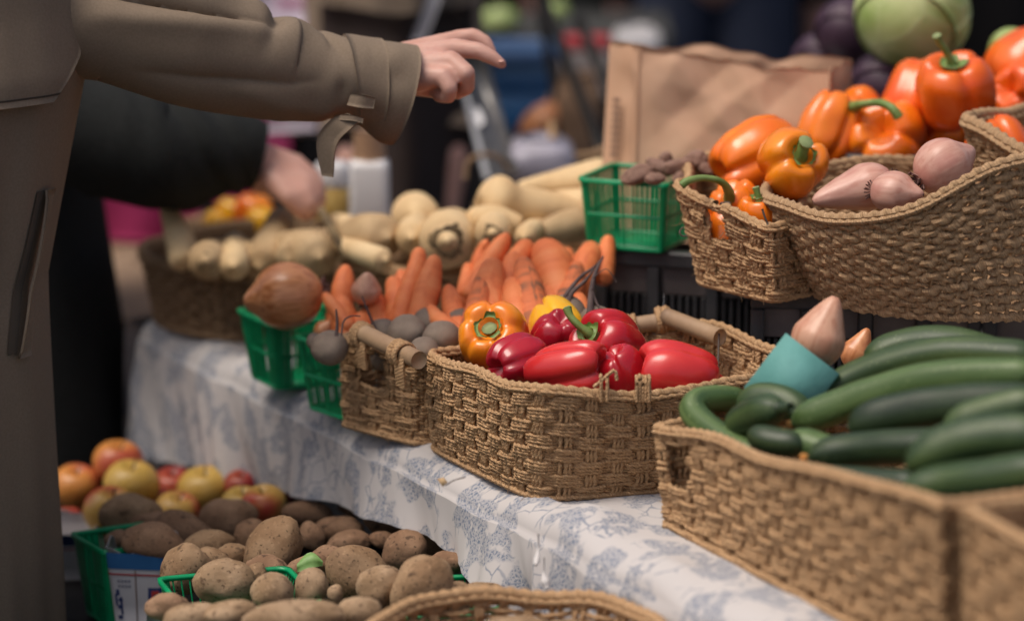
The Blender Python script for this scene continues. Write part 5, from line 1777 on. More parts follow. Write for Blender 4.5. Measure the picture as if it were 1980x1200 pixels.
parsnip([(620, 500, 5.50), (590, 485, 5.56), (545, 470, 5.64)], [46, 42, 22], 'thick dull parsnip behind the brown onion', 7, 'parsnip_dull')
parsnip([(752, 462, 5.46), (700, 458, 5.52), (640, 485, 5.60)], [48, 44, 26], 'thick parsnip with a dark cut crown in the middle of the pile', 8, 'parsnip_dull', 20)
parsnip([(748, 505, 5.40), (705, 490, 5.44), (655, 470, 5.52)], [24, 22, 14], 'slim pale parsnip lying under the thick one', 9)
parsnip([(690, 440, 5.66), (640, 432, 5.70), (590, 470, 5.72)], [22, 18, 10], 'parsnip at the back of the pile under the fist', 19)
parsnip([(802, 414, 5.58), (808, 425, 5.66), (820, 440, 5.76)], [48, 46, 34], 'round pale parsnip head beside the white bottle', 10)
parsnip([(865, 467, 5.36), (868, 455, 5.48), (880, 440, 5.60)], [56, 54, 40], 'biggest parsnip crown facing straight out above the carrots', 11, 'parsnip', 30)
parsnip([(928, 378, 5.50), (985, 398, 5.52), (1060, 405, 5.54), (1140, 418, 5.56)], [66, 44, 36, 26], 'largest parsnip with a bulbous smooth head', 12)
parsnip([(1190, 338, 5.60), (1100, 352, 5.62), (1000, 366, 5.64)], [40, 30, 14], 'long parsnip tapering in front of the paper bag', 13)
parsnip([(952, 452, 5.34), (958, 440, 5.44), (975, 430, 5.52)], [36, 34, 26], 'parsnip with a small green crown above the carrot peak', 14, 'parsnip', 17)
parsnip([(1013, 460, 5.34), (1030, 445, 5.42), (1050, 440, 5.52)], [22, 22, 16], 'small pale parsnip tip behind the carrots', 15)
parsnip([(1135, 430, 5.48), (1090, 440, 5.46), (1040, 452, 5.44)], [36, 32, 22], 'parsnip lying under the largest one near the bag', 16, 'parsnip_dull')
parsnip([(796, 462, 5.44), (800, 445, 5.52), (810, 430, 5.6)], [32, 30, 22], 'pale parsnip tucked between the thick and the biggest ones', 17)
parsnip([(1150, 395, 5.56), (1090, 398, 5.58), (1030, 400, 5.6)], [34, 32, 22], 'parsnip lying across behind the largest one', 18)
parsnip([(900, 430, 5.46), (960, 425, 5.46), (1010, 440, 5.46)], [30, 28, 20], 'parsnip lying below the bulbous head', 20)
rt = root_veg('parsnip', 'parsnip', [px(620, 405, 5.56), px(645, 450, 5.50), px(668, 490, 5.48)], [.0065, .0065, .005], 'crown', 'thin brown shrivelled parsnip slanting across the pile', 21, NG, .05)
# gourds in the far basket and the yellow ones beyond
for (u, v, d, r, m_, lb) in ((450, 418, 6.12, 32, 'yellow', 'golden gourd in the far wicker basket'), (490, 412, 6.08, 32, 'amber', 'amber gourd nearest the dark cuff in the far basket'), (420, 432, 6.1, 24, 'yellow', 'small yellow gourd low in the far basket'), (505, 428, 6.02, 24, 'yellow', 'mottled yellow gourd at the front of the far basket')):
    o = pepper(u, v, d, r * 2 * d / FPX, r * 1.7 * d / FPX, imgdir(.2, .9, .2), m_, lb, int(u), 0, 6, None, 0, .4, 0, 'gourds in the far basket')
    o.name = 'gourd'; o['category'] = 'gourd'

# ================================================================== TUBERS, CABBAGES
TG = 'brown tubers in the green pint'
for k, (u, v, d, rx, ry, an, lb) in enumerate([
    (1232, 338, 5.24, 34, 18, 20, 'knobbly tuber at the outer end of the pint'), (1275, 325, 5.26, 26, 17, -30, 'tuber lying across the middle of the pint'),
    (1287, 305, 5.27, 12, 14, 60, 'small round tuber on top of the pile'), (1310, 322, 5.24, 30, 14, 10, 'long tuber behind the front ones'),
    (1268, 346, 5.20, 22, 12, 0, 'rounded tuber at the front rim of the pint'), (1345, 312, 5.26, 26, 18, 30, 'tuber next to the orange peppers'),
    (1372, 330, 5.24, 20, 14, -20, 'tuber half hidden by the large orange pepper'), (1322, 345, 5.20, 22, 13, 5, 'pinkish tuber at the corner of the pint')]):
    lump('tuber', 'tuber', u, v, None, rx, ry, an, 'tuber', lb, 70 + k, TG, depth_=d, rough=.22, eyes=9, bend=.15)


def cabbage(u, v, d, r, mat, label, seed, rib):
    loc = px(u, v, d); R_ = r * d / FPX
    root = thing('cabbage', label, 'cabbage', loc, basis(imgdir(-.3, -.55, .6)), 'cabbages')
    V, F, ph, th = ball(26, 34)
    P = V.reshape(-1, 3)
    part('heart', (P * R_ * .95 * (1 + .02 * vnoise(P, 2, seed))[:, None], F, None), MT[mat], root, True, uv=False)
    r_ = np.random.default_rng(seed)
    for k in range(6):
        a0 = k * 2 * math.pi / 6 + r_.uniform(-.3, .3)
        half = r_.uniform(.95, 1.25)
        nu, nv = 18, 22
        rows = []
        for i in range(nu):
            lat = -math.pi / 2 + .15 + (1.9 + r_.uniform(-.0, .0)) * i / (nu - 1)
            w = half * math.sin(min(1, (i + 2) / nu * 1.15) * math.pi * .62)
            for j in range(nv):
                f = j / (nv - 1) * 2 - 1
                lon = a0 + f * w
                rr = R_ * (.965 + .006 * k / 6 + .022 * (i / nu) ** 3 * (1 if k % 2 else .3) + .004 * abs(f) ** 4 + .010 * math.exp(-(f / .06) ** 2) * (1 - i / nu) + .007 * math.sin(9 * f + 5 * i / nu))
                rows.append((rr * math.cos(lat) * math.cos(lon), rr * math.cos(lat) * math.sin(lon), rr * math.sin(lat)))
        V, F = np.array(rows), grid(nu, nv)
        W, G = thick(V, F, -.0015, (nu, nv, False))
        part('leaf', (W, G, None), MT[mat], root, True, uv=False)
    return root


cabbage(1765, 28, 5.62, 114, 'cabbage', 'big pale green cabbage above the orange peppers', 4, 'cabbage_rib')
cabbage(1716, 168, 5.66, 74, 'red_cabbage', 'dark red cabbage directly under the green one', 5, 'red_cabbage')
cabbage(1640, 60, 5.86, 66, 'red_cabbage', 'dark red cabbage behind the paper bag, beside the green one', 6, 'red_cabbage')
cabbage(1800, 205, 5.46, 84, 'mauve_cabbage', 'dusty mauve cabbage between the green one and the deep orange peppers', 7, 'red_cabbage')
cabbage(1590, 120, 5.90, 60, 'red_cabbage', 'dark red cabbage mostly hidden by the paper bag', 8, 'red_cabbage')
cabbage(1955, 98, 5.6, 44, 'cabbage', 'small green cabbage showing behind the top corner peppers', 9, 'cabbage_rib')
crate('black plastic crate stacked at the back under the cabbages', (.46, 5.60, ZT + .001), math.radians(-3), .62, .36, .275, 4, 8)

# ================================================================== POTATOES
PG = 'potatoes heaped on the low bench'
for k, (u, v, z, rx, ry, an, m_, lb) in enumerate([
    (253, 996, .545, 58, 37, -8, 'potato', 'potato lying against the yellow apple at the back of the carton'),
    (298, 1048, .555, 57, 34, -10, 'potato_dark', 'wide potato resting on the blue banded rim'),
    (352, 1021, .550, 52, 32, -15, 'potato_dark', 'potato behind the one on the blue banded rim'),
    (294, 1012, .540, 42, 22, 5, 'potato_dark', 'flat potato squeezed behind the blue banded carton'),
    (440, 1003, .545, 53, 36, 5, 'potato_dark', 'smooth dark potato in front of the yellow apples'),
    (228, 1040, .545, 24, 14, 10, 'potato_dark', 'small potato tip inside the carton corner'),
    (357, 1097, .575, 47, 42, 40, 'potato', 'upright potato with a dark eye beside the printed carton'),
    (408, 1055, .560, 46, 28, 10, 'potato', 'potato with two eyes between the blue carton and the tall one'),
    (450, 1078, .570, 34, 24, 20, 'potato', 'small potato above the pale round one'),
    (432, 1126, .600, 57, 42, -5, 'potato_light', 'large pale round potato with a scar in front of the green rim'),
    (494, 1115, .590, 20, 24, 0, 'potato', 'potato edge showing beside the pale round one'),
    (530, 1057, .590, 60, 48, 62, 'potato', 'tall tilted potato standing above the others, one deep eye'),
    (486, 1034, .560, 32, 26, 20, 'potato_dark', 'potato tucked behind the tall tilted one'),
    (527, 1148, .610, 38, 36, 20, 'potato_light', 'pale potato with a grainy cap at the green rim'),
    (602, 1136, .608, 38, 30, 70, 'potato_light', 'pale egg-shaped potato at the green rim'),
    (594, 992, .550, 49, 22, -5, 'potato_dark', 'dark potato at the back nearest the last apple'),
    (656, 1024, .560, 47, 22, 0, 'potato_dark', 'long dark potato in the shade behind the leaf'),
    (600, 1036, .565, 24, 26, 40, 'potato_dark', 'little reddish potato beside the tall tilted one'),
    (677, 1048, .570, 38, 20, 5, 'potato_dark', 'rounded potato above the big oval one'),
    (688, 1107, .605, 56, 46, -35, 'potato', 'big oval potato leaning back in the middle of the front row'),
    (736, 1136, .620, 44, 38, 35, 'potato_light', 'speckled potato between the big oval and the teardrop ones'),
    (812, 1132, .630, 62, 46, 50, 'potato', 'big teardrop potato leaning towards the hanging cloth'),
    (783, 1066, .580, 42, 36, 50, 'potato_dark', 'reddish potato in the shade behind the teardrop one'),
    (740, 1044, .572, 26, 16, -10, 'potato_dark', 'small dark potato beside the reddish one'),
    (762, 1002, .560, 52, 26, 12, 'potato_dark', 'dark potato just under the cloth hem'),
    (700, 980, .550, 47, 18, 0, 'potato_dark', 'hardly lit potato deepest under the cloth'),
    (842, 1036, .575, 44, 42, -40, 'potato_dark', 'dark potato against the inner side of the cloth'),
    (866, 1086, .590, 32, 20, 0, 'potato_dark', 'dark potato above the green rim under the cloth'),
    (593, 1099, .592, 40, 24, 15, 'potato_dark', 'potato with a green leaf lying on it'),
    (632, 1082, .585, 34, 24, 30, 'potato_dark', 'potato behind the leaf-topped one'),
    (697, 1186, .630, 40, 30, -10, 'potato_light', 'pale potato by the striped card edge'),
    (866, 1160, .605, 46, 28, 15, 'potato_light', 'pale flat potato behind the low wicker rim'),
    (930, 1146, .605, 42, 18, 5, 'potato_light', 'pale potato touching the cloth and the wicker rim'),
    (322, 1170, .610, 37, 24, 10, 'potato_dark', 'pinkish potato at the corner of the torn box'),
    (372, 1192, .625, 52, 24, 12, 'potato_light', 'pale potato under the brown flap'),
    (450, 1186, .632, 48, 24, 8, 'potato_light', 'pale grainy potato in the torn box'),
    (566, 1194, .640, 88, 30, 4, 'potato_light', 'longest pale potato along the bottom edge'),
    (648, 1148, .610, 14, 16, 0, 'potato_light', 'tiny potato between the egg-shaped and big oval ones'),
    (884, 1134, .620, 20, 10, 0, 'potato', 'tiny flat potato beside the teardrop one'),
    (410, 1085, .572, 32, 24, 0, 'potato', 'potato with a blackish mark above the pale round one'),
    (515, 1100, .580, 40, 26, 0, 'potato_dark', 'potato in the shadow below the tall tilted one'),
]):
    lump('potato', 'potato', u, v, z, rx * 1.10, ry * 1.14, an, m_, lb, 100 + k, PG, rough=.15, pinch=np.random.default_rng(k).uniform(-.16, .16), eyes=8, bend=np.random.default_rng(k + 50).uniform(-.08, .08))
lump('potato', 'potato', 1000, 1212, .648, 66, 24, 0, 'potato_light', 'yellowish potato inside the low round wicker basket', 180, PG, rough=.1)
lump('potato', 'potato', 1085, 1222, .645, 60, 24, 10, 'potato_light', 'second yellowish potato in the low wicker basket, farther along', 181, PG, rough=.1)
# the leaf on a potato
lp = px(600, 1076, 4.83)
rows = []
for i in range(9):
    f = i / 8
    w = .012 * math.sin(math.pi * (f * .86 + .12)) + .001
    for j in (-1, -.5, 0, .5, 1):
        rows.append(lp + RT * (-.016 + .032 * f) + UP * (.010 * math.sin(f * 2.6) - .010 + w * j * .75 - .004 * j * j) - FW * (.012 * (1 - j * j * .5) + w * -j * .5))
V, F = np.array(rows) - lp, grid(9, 5)
W, G = thick(V, F, .0007, (9, 5, False))
lo = mk('leaf', W, G, M('fresh_leaf', (0.15, 0.30, 0.07), (0.22, 0.38, 0.12), 60, 0.5))
lo.location = lp
tag(lo, 'small bright green leaf lying on a potato', 'leaf')

# ================================================================== APPLES
for k, (u, v, z, r, m_, lb, ax, ro) in enumerate([
    (147, 942, .500, 47, 'apple_orange', 'large red orange apple half behind the khaki coat', (.1, -.3, 1), 2.5),
    (132, 1010, .480, 33, 'apple_red', 'pinkish red apple in the dim carton', (0, 0, 1), 0),
    (228, 898, .530, 50, 'apple_orange', 'orange apple on top of the heap', (.2, -.2, 1), .5),
    (254, 940, .520, 54, 'apple_yellow', 'pale yellow apple under the topmost orange one', (.1, -.2, 1), 2.6),
    (212, 990, .515, 52, 'apple_mixed', 'yellow apple with a red shoulder beside the carton', (.3, -.3, 1), 1.2),
    (335, 942, .495, 42, 'apple_red', 'red and orange apple between the two yellow ones', (0, -.4, 1), 1.0),
    (397, 952, .510, 54, 'apple_yellow', 'golden yellow apple with a dark blemish', (0, -.2, 1), 3.0),
    (342, 992, .500, 44, 'apple_mixed', 'yellow and red apple partly covered by potatoes', (.2, -.3, 1), .2),
    (468, 942, .530, 36, 'apple_red', 'rosy apple behind the golden one', (0, -.3, 1), 1.5),
    (511, 978, .540, 44, 'apple_mixed', 'yellow apple with a red cheek at the end of the heap', (-.1, -.3, 1), -.6),
    (468, 980, .530, 42, 'apple_yellow', 'yellow apple behind the dark smooth potato', (0, -.3, 1), 2.8),
    (534, 950, .520, 36, 'apple_red', 'dark red apple in the shade of the cloth', (0, -.3, 1), 0),
    (424, 925, .480, 40, 'apple_red', 'dark red apple at the back under the cloth hem', (0, -.3, 1), 0),
    (295, 968, .490, 36, 'apple_red', 'red apple in the gap below the pale yellow one', (0, -.3, 1), 0),
]):
    apple(u, v, z, r, m_, lb, 200 + k, ax, ro)


# ================================================================== PEOPLE
def head(mb, c, r, face):
    """Head with brow, nose and chin, looking along face."""
    f = unit(face); s = unit(np.cross([0, 0, 1.0], f)); R = np.stack([f, s, [0, 0, 1.0]], 1)
    ellipsoid(mb, c, (r * .95, r * .78, r * 1.15), R)
    ellipsoid(mb, c + f * r * .25 - np.array([0, 0, r * .55]), (r * .62, r * .58, r * .60), R)
    capsule(mb, c + f * r * .92 + np.array([0, 0, r * .1]), c + f * r * 1.08 - np.array([0, 0, r * .22]), r * .10, r * .16)
    capsule(mb, c + f * r * .80 - np.array([0, 0, r * .55]) - s * r * .2, c + f * r * .80 - np.array([0, 0, r * .55]) + s * r * .2, r * .12, r * .12)
    for q in (-1, 1):
        ellipsoid(mb, c + s * q * r * .80 - f * r * .05, (r * .20, r * .08, r * .28), R)


def hair_mesh(c, r, face):
    f = unit(face); s = unit(np.cross([0, 0, 1.0], f)); R = np.stack([f, s, [0, 0, 1.0]], 1)
    V, F, ph, th = ball(24, 34)
    P = V.reshape(-1, 3) * (1 + .04 * vnoise(V, 5, 2))[:, None]
    P = P * np.array([r * 1.02, r * .90, r * 1.18]) + np.array([-r * .22, 0, r * .16])
    P[:, 0] = np.where((P[:, 0] > r * .45) & (P[:, 2] < r * .6), r * .45, P[:, 0])
    return P @ R.T + c, F


# ---- person in the khaki coat, reaching out with the right hand
D1 = 4.90
mb = MB()
wr = px(782, 130, D1 + .01)
el = px(430, 100, 4.82)
sh = px(-60, -20, 4.74)
pel = np.array([-.72, 4.74, .92])
limb(mb, [sh, el, wr], [.052, .042, .027])
# palm as a fan of tapered bones, the back of the hand up and to the camera
mcp = {'index': px(896, 74, D1 + .055), 'middle': px(890, 92, D1 + .020), 'ring': px(882, 118, D1 - .012), 'little': px(866, 148, D1 - .030)}
capsule(mb, px(775, 118, D1 + .02), mcp['index'], .0240, .0125)
capsule(mb, px(775, 128, D1 + .01), mcp['middle'], .0260, .0130)
capsule(mb, px(778, 140, D1), mcp['ring'], .0260, .0128)
capsule(mb, px(782, 152, D1 - .008), mcp['little'], .0250, .0125)
capsule(mb, px(815, 158, D1 + .012), px(866, 170, D1), .0200, .0165)
limb(mb, [mcp['index'], px(926, 68, D1 + .055), px(950, 80, D1 + .052), px(962, 98, D1 + .050)], [.0130, .0112, .0098, .0078])
limb(mb, [mcp['middle'], px(936, 97, D1 + .012), px(966, 112, D1 + .010), px(983, 124, D1 + .008)], [.0135, .0116, .0100, .0074])
limb(mb, [mcp['ring'], px(912, 142, D1 - .026), px(914, 170, D1 - .012), px(894, 182, D1 + .004)], [.0145, .0128, .0110, .0092])
limb(mb, [mcp['little'], px(880, 172, D1 - .036), px(878, 188, D1 - .026), px(858, 188, D1 - .010)], [.0130, .0112, .0100, .0090])
limb(mb, [px(815, 140, D1 + .045), px(848, 160, D1 + .060), px(872, 176, D1 + .050), px(892, 182, D1 + .030)], [.0150, .0128, .0104, .0078])
# the rest of the body under the coat
sl = np.array([-.73, 4.96, 1.40])
limb(mb, [sh + np.array([-.02, .04, .02]), np.array([-.72, 4.80, 1.42]), sl], [.065, .075, .065])
limb(mb, [np.array([-.72, 4.80, 1.42]), np.array([-.73, 4.77, 1.20]), pel + np.array([-.03, 0, 0])], [.09, .115, .11])
limb(mb, [sl, np.array([-.76, 5.0, 1.12]), np.array([-.78, 4.98, .90])], [.048, .04, .028])
capsule(mb, np.array([-.78, 4.97, .86]), np.array([-.77, 4.97, .78]), .032, .022)
for k, dy in enumerate((.012, .004, -.004, -.012)):
    limb(mb, [np.array([-.775, 4.97 + dy * 1.6, .80]), np.array([-.76, 4.97 + dy * 1.8, .755]), np.array([-.77, 4.97 + dy * 1.6, .725])], [.010, .009, .007])
limb(mb, [np.array([-.78, 4.955, .85]), np.array([-.745, 4.94, .815]), np.array([-.735, 4.94, .785])], [.012, .011, .008])
for sy in (-1, 1):
    limb(mb, [pel + np.array([-.03, sy * .07, -.04]), np.array([-.79, 4.74 + sy * .09, .50]), np.array([-.80, 4.74 + sy * .09, .09])], [.080, .054, .038])
    capsule(mb, np.array([-.82, 4.74 + sy * .09, .072]), np.array([-.66, 4.74 + sy * .09, .060]), .042, .034)
limb(mb, [np.array([-.71, 4.80, 1.44]), np.array([-.69, 4.80, 1.53])], [.058, .054])
hc = np.array([-.665, 4.81, 1.625])
head(mb, hc, .100, (.9, .25, 0))
p1 = fuse('person', mb, .0034, MT['skin'], (-.72, 4.74, 0.0), 5, .5)
tag(p1, 'person in a khaki trench coat reaching one bare hand out over the parsnips', 'person')
L1 = np.array(p1.location)
V, F = hair_mesh(hc, .108, (.9, .25, 0))
part('hair', (V, F, None), MT['hair'], p1, True, L1, uv=False)
V, F, _, _ = ball(8, 12)
part('fingernail', (V.reshape(-1, 3) * np.array([.0042, .0036, .0022]) + px(983, 119, D1 + .002), F, None), MT['nail'], p1, True, L1, uv=False)
part('fingernail', (V.reshape(-1, 3) * np.array([.0045, .0022, .0038]) + px(893, 182, D1 - .006), F, None), MT['nail'], p1, True, L1, uv=False)

# coat body
zz = np.linspace(1.48, .30, 70)
nth = 110
th = np.arange(nth) * 2 * math.pi / nth


def coat_ring(z, off=0.0, fold=1.0, th=th):
    cx = np.interp(z, [.30, .56, .95, 1.22, 1.36, 1.48], [-.803, -.784, -.757, -.718, -.710, -.70])
    ax = np.interp(z, [.30, .56, .95, 1.22, 1.36, 1.48], [.205, .190, .160, .176, .155, .085])
    ay = np.interp(z, [.30, .56, .95, 1.22, 1.36, 1.48], [.25, .235, .20, .215, .20, .10])
    cy = 4.74 + np.interp(z, [.9, 1.3], [0, .05])
    g = np.interp(z, [.30, .92, 1.3], [1.0, .30, .10]) * fold
    r = 1 + g * (.045 * np.sin(6 * th + 1.2 + 1.4 * z) + .030 * np.sin(11 * th + 2.1 - 2.0 * z) + .016 * np.sin(19 * th + 3 * z))
    r = r + fold * .035 * np.exp(-((th - (5.62 + .55 * (1.15 - z))) / .10) ** 2) * np.interp(z, [.8, 1.0, 1.25], [.2, 1, .4])
    r = r - fold * .030 * np.exp(-((th - (5.40 + .55 * (1.15 - z))) / .09) ** 2) * np.interp(z, [.8, 1.0, 1.25], [.2, 1, .4])
    return np.stack([cx + (ax * r + off) * np.cos(th), cy + (ay * r + off) * np.sin(th), np.full(len(th), z)], 1)


V, F = loft([coat_ring(z) for z in zz])
W, G = thick(V, F[:, ::-1], .004, (70, nth, True))
part('coat', (V, F[:, ::-1], None), MT['coat'], p1, True, L1, uv=False)
# shoulder flap
tf = np.linspace(3.6, 5.99, 50)
rows = []
for k, z in enumerate(np.linspace(1.44, 1.190, 24)):
    cut = np.interp(z, [1.19, 1.25, 1.44], [5.62, 5.90, 5.72])
    rows.append(coat_ring(z - .004 * math.sin(k * .5), .012 + .004 * (k / 23), .5, np.linspace(3.6, cut, 50)))
V, F = loft(rows, False)
W, G = thick(V, F, .004, (24, 50, False))
part('shoulder_flap', (W, G, None), MT['coat'], p1, True, L1, uv=False)
rows = []
for z in (1.204, 1.2015):
    rows.append(coat_ring(z, .0205, .5, np.linspace(3.6, np.interp(z, [1.19, 1.25], [5.62, 5.90]) - .015, 50)))
V, F = loft(rows, False)
part('flap_seam', (V, F, None), MT['stitch'], p1, True, L1, uv=False)
# front edge overlap and pocket
def coat_at(z, a, off):
    return coat_ring(z, off, 1.0, np.array([a]))[0]


rows = []
for z in np.linspace(1.075, .865, 22):
    f = (1.075 - z) / .21
    a0, a1 = 5.80 - .10 * f, 5.90 - .10 * f
    rows.append([coat_at(z, a0 + (a1 - a0) * q, .002 + .009 * (1 - q) * math.sin(f * math.pi) ** .5 + .002) for q in np.linspace(0, 1, 8)])
V, F = loft(rows, False)
W, G = thick(V, F, .004, (22, 8, False))
part('pocket_welt', (W, G, None), MT['coat'], p1, True, L1, uv=False)
rows = []
for z in np.linspace(1.075, .87, 22):
    f = (1.075 - z) / .21
    rows.append([coat_at(z, 5.72 - .10 * f + .08 * q, .002) for q in np.linspace(0, 1, 5)])
V, F = loft(rows, False)
part('pocket_shade', (V, F, None), MT['coat_shade'], p1, True, L1, uv=False)  # dark strip laid on the coat, painted shade of the pocket slit
# the sleeve
su = np.array([-150, 0, 100, 200, 350, 450, 550, 620, 690, 740, 790], float)
sv = np.array([-10, 14, 26, 42, 86, 112, 141, 150, 153, 165, 178], float)
sr = np.array([132, 124, 116, 110, 116, 110, 94, 82, 77, 84, 92], float)
sd = np.array([4.76, 4.78, 4.79, 4.80, 4.82, 4.84, 4.86, 4.87, 4.88, 4.89, 4.90], float)
ut = np.linspace(-150, 790, 150)
P = np.array([px(u, np.interp(u, su, sv), np.interp(u, su, sd)) for u in ut])
Rr = np.interp(ut, su, sr)
Rr = np.convolve(np.pad(Rr, 6, mode='edge'), np.ones(13) / 13, 'valid') * 4.85 / FPX


def gauss(x, m, s): return np.exp(-((x - m) / s) ** 2)


def sleeve_disp(a, b):
    u = a * 940 - 150
    f = 1 + 0 * a * b
    bb = np.mod(b + math.pi, 2 * math.pi) - math.pi      # 0 top, +pi/2 toward the camera
    f = f + .16 * gauss(u + 30 * np.abs(bb), 560, 34) * gauss(bb, .1, 1.0)
    f = f - .22 * gauss(u + 20 * np.abs(bb), 505, 17) * gauss(bb, .15, .65)
    f = f + .10 * gauss(u, 468, 34) * gauss(bb, 0, .9)
    f = f + .07 * gauss(u - 40 * bb, 640, 20) * gauss(bb, .2, .9) - .08 * gauss(u - 50 * bb, 612, 15) * gauss(bb, .4, .8)
    # long soft folds out of the armpit
    for (b0, b1, u0, u1, am, w) in ((.75, .15, 120, 480, .12, .20), (1.05, .60, 140, 500, -.13, .17), (1.45, .75, 130, 520, .11, .22), (2.2, 1.5, 250, 620, -.055, .25), (.35, 0, 60, 420, -.06, .16), (1.9, 2.4, 420, 690, .05, .25)):
        q = np.clip((u - u0) / (u1 - u0), 0, 1)
        x_ = (bb - (b0 + (b1 - b0) * q)) / (w * (.55 if am < 0 else .8))
        f = f + 2.3 * am * np.exp(-np.sqrt(x_ ** 2 + (.02 if am < 0 else .25))) * np.sin(q * math.pi) * 1.25
    f = f + .09 * gauss(u, 740, 26) * gauss(bb, .7, .35) - .06 * gauss(u, 742, 30) * gauss(bb, 1.25, .3)
    f = f - .10 * gauss(u, 652, 12) * gauss(bb, 1.75, .28) - .12 * gauss(u, 648, 12) * gauss(bb, 2.7, .35)
    f = f + .22 * gauss(u, 775, 40) * gauss(np.abs(bb), math.pi, .8)
    f = f - .03 * np.sin(u * .05 + 2 * bb) * gauss(u, 640, 60)
    return f


V, F, U = tube(P, Rr, 96, cap=False, disp=sleeve_disp)
W, G = thick(V, F, -.0035, (150, 96, True))
part('sleeve', (W, G, None), MT['coat'], p1, True, L1, uv=False)
# the long seam of the sleeve, a narrow ridge along its camera side
for bq, u0, u1 in ((2.05, 30, 660), (.95, 700, 786)):
    a_ = np.linspace((u0 + 150) / 940, (u1 + 150) / 940, 60)
    Pq = np.stack([np.interp(a_, np.linspace(0, 1, 150), P[:, k]) for k in range(3)], 1)
    Rq = np.interp(a_, np.linspace(0, 1, 150), Rr) * np.array([float(sleeve_disp(np.array([[q]]), np.array([[bq]]))[0, 0]) for q in a_])
    Tq, Nq, Bq = frames(Pq)
    Pq = Pq + (Nq * math.cos(bq) + Bq * math.sin(bq)) * (Rq + .0004)[:, None]
    part('sleeve_seam', (*tube(Pq, .0011, 6)[:2], None), MT['stitch'] if u0 > 600 else MT['coat'], p1, True, L1, uv=False)
# the seam across the top of the cuff and the hem line
k0, k1 = np.searchsorted(ut, [690, 735])
Ps, Rs = P[k0 - 2:k1 + 1], Rr[k0 - 2:k1 + 1]
Vb, Fb, _ = tube(Ps, Rs + .0058, 96, cap=False, disp=lambda a, b: sleeve_disp(np.interp(a, [0, 1], [(ut[k0 - 2] + 150) / 940, (ut[k1] + 150) / 940]), b) * .5 + .5)
nb = len(Ps)
# slant the strap: shift each point along the sleeve with its height round the arm
A = Vb.reshape(nb, 96, 3)
A = A + np.cos(np.arange(96) * 2 * math.pi / 96)[None, :, None] * -.012 * np.array([1, 0, -.15])
W, G = thick(A.reshape(-1, 3), Fb, .003, (nb, 96, True))
part('cuff_strap', (W, G, None), MT['coat'], p1, True, L1, uv=False)


def ribbon(left, right, th_, n=20):
    a, b = smooth_path(left, n), smooth_path(right, n)
    q = np.linspace(0, 1, 5)[None, :, None]
    V = a[:, None] * (1 - q) + b[:, None] * q
    return thick(V.reshape(-1, 3), grid(n, 5), th_, (n, 5, False))


W, G = ribbon([px(676, 222, 4.825), px(648, 232, 4.830), px(620, 262, 4.840), px(616, 295, 4.845), px(626, 346, 4.850)], [px(706, 236, 4.825), px(685, 252, 4.820), px(662, 272, 4.830), px(652, 300, 4.835), px(648, 349, 4.845)], .003)
part('strap_end', (W, G, None), MT['coat'], p1, True, L1, uv=False)
W, G = ribbon([px(684, 182, 4.822), px(706, 184, 4.816), px(730, 190, 4.822)], [px(677, 206, 4.824), px(700, 210, 4.818), px(726, 212, 4.824)], -.004)
part('strap_loop', (W, G, None), MT['coat'], p1, True, L1, uv=False)
W, G = ribbon([px(664, 226, 4.827), px(684, 226, 4.818), px(706, 232, 4.822)], [px(662, 236, 4.827), px(684, 237, 4.818), px(704, 242, 4.822)], -.004)
part('strap_loop', (W, G, None), MT['coat'], p1, True, L1, uv=False)
# far sleeve, trousers and shoes
V, F, _ = tube(smooth_path([np.array([-.73, 4.93, 1.42]), np.array([-.765, 5.0, 1.12]), np.array([-.78, 4.98, .915])], 20), np.linspace(.085, .058, 20), 24, cap=False)
W, G = thick(V, F, -.003, (20, 24, True))
part('sleeve', (W, G, None), MT['coat'], p1, True, L1, uv=False)
for sy in (-1, 1):
    V, F, _ = tube(smooth_path([pel + np.array([-.04, sy * .08, -.05]), np.array([-.79, 4.74 + sy * .09, .50]), np.array([-.80, 4.74 + sy * .09, .07])], 14), np.linspace(.088, .062, 14), 20, cap=False)
    part('trouser_leg', (V, F, None), MT['black_cloth'], p1, True, L1, uv=False)
    m2 = MB(); capsule(m2, np.array([-.83, 4.74 + sy * .09, .075]), np.array([-.64, 4.74 + sy * .09, .067]), .050, .042)
    part('shoe', m2, MT['dark_metal'], p1, True, L1)

_mv = px(560, 130, 5.06) - px(560, 130, 4.90)
p1.location = Vector(np.array(p1.location) + _mv)

# ---- person in black behind
mb = MB()
D2 = 5.66
wr = px(492, 305, D2)
sh2, el2 = np.array([-.80, 5.66, 1.27]), px(300, 285, 5.62)
limb(mb, [sh2, el2, wr], [.055, .045, .030])
mc = [px(572, 318, D2 + .03), px(584, 336, D2 + .012), px(588, 356, D2 - .008), px(584, 376, D2 - .025)]
for q, o in zip(mc, (0, .005, .01, .015)):
    capsule(mb, px(505, 312 + o * 1500, D2), q, .030, .0165)
fing = [[(605, 340, .03), (618, 372, .03), (612, 402, .02)], [(612, 356, .012), (618, 388, .01), (604, 412, .005)], [(608, 378, -.01), (606, 402, -.01), (590, 418, -.005)], [(598, 392, -.028), (592, 408, -.026), (578, 412, -.02)]]
for q, f in zip(mc, fing):
    limb(mb, [q] + [px(a, b, D2 + c) for a, b, c in f], [.0150, .0125, .0112, .0095])
limb(mb, [px(525, 345, D2 - .02), px(558, 380, D2 - .035), px(578, 404, D2 - .03), px(588, 416, D2 - .02)], [.020, .016, .013, .010])
base = np.array([-.83, 5.80, 0])
limb(mb, [sh2, base + [0, 0, 1.34], base + [0, .18, 1.30]], [.06, .08, .06])
limb(mb, [base + [0, 0, 1.34], base + [0, 0, 1.1], base + [0, 0, .88]], [.10, .13, .14])
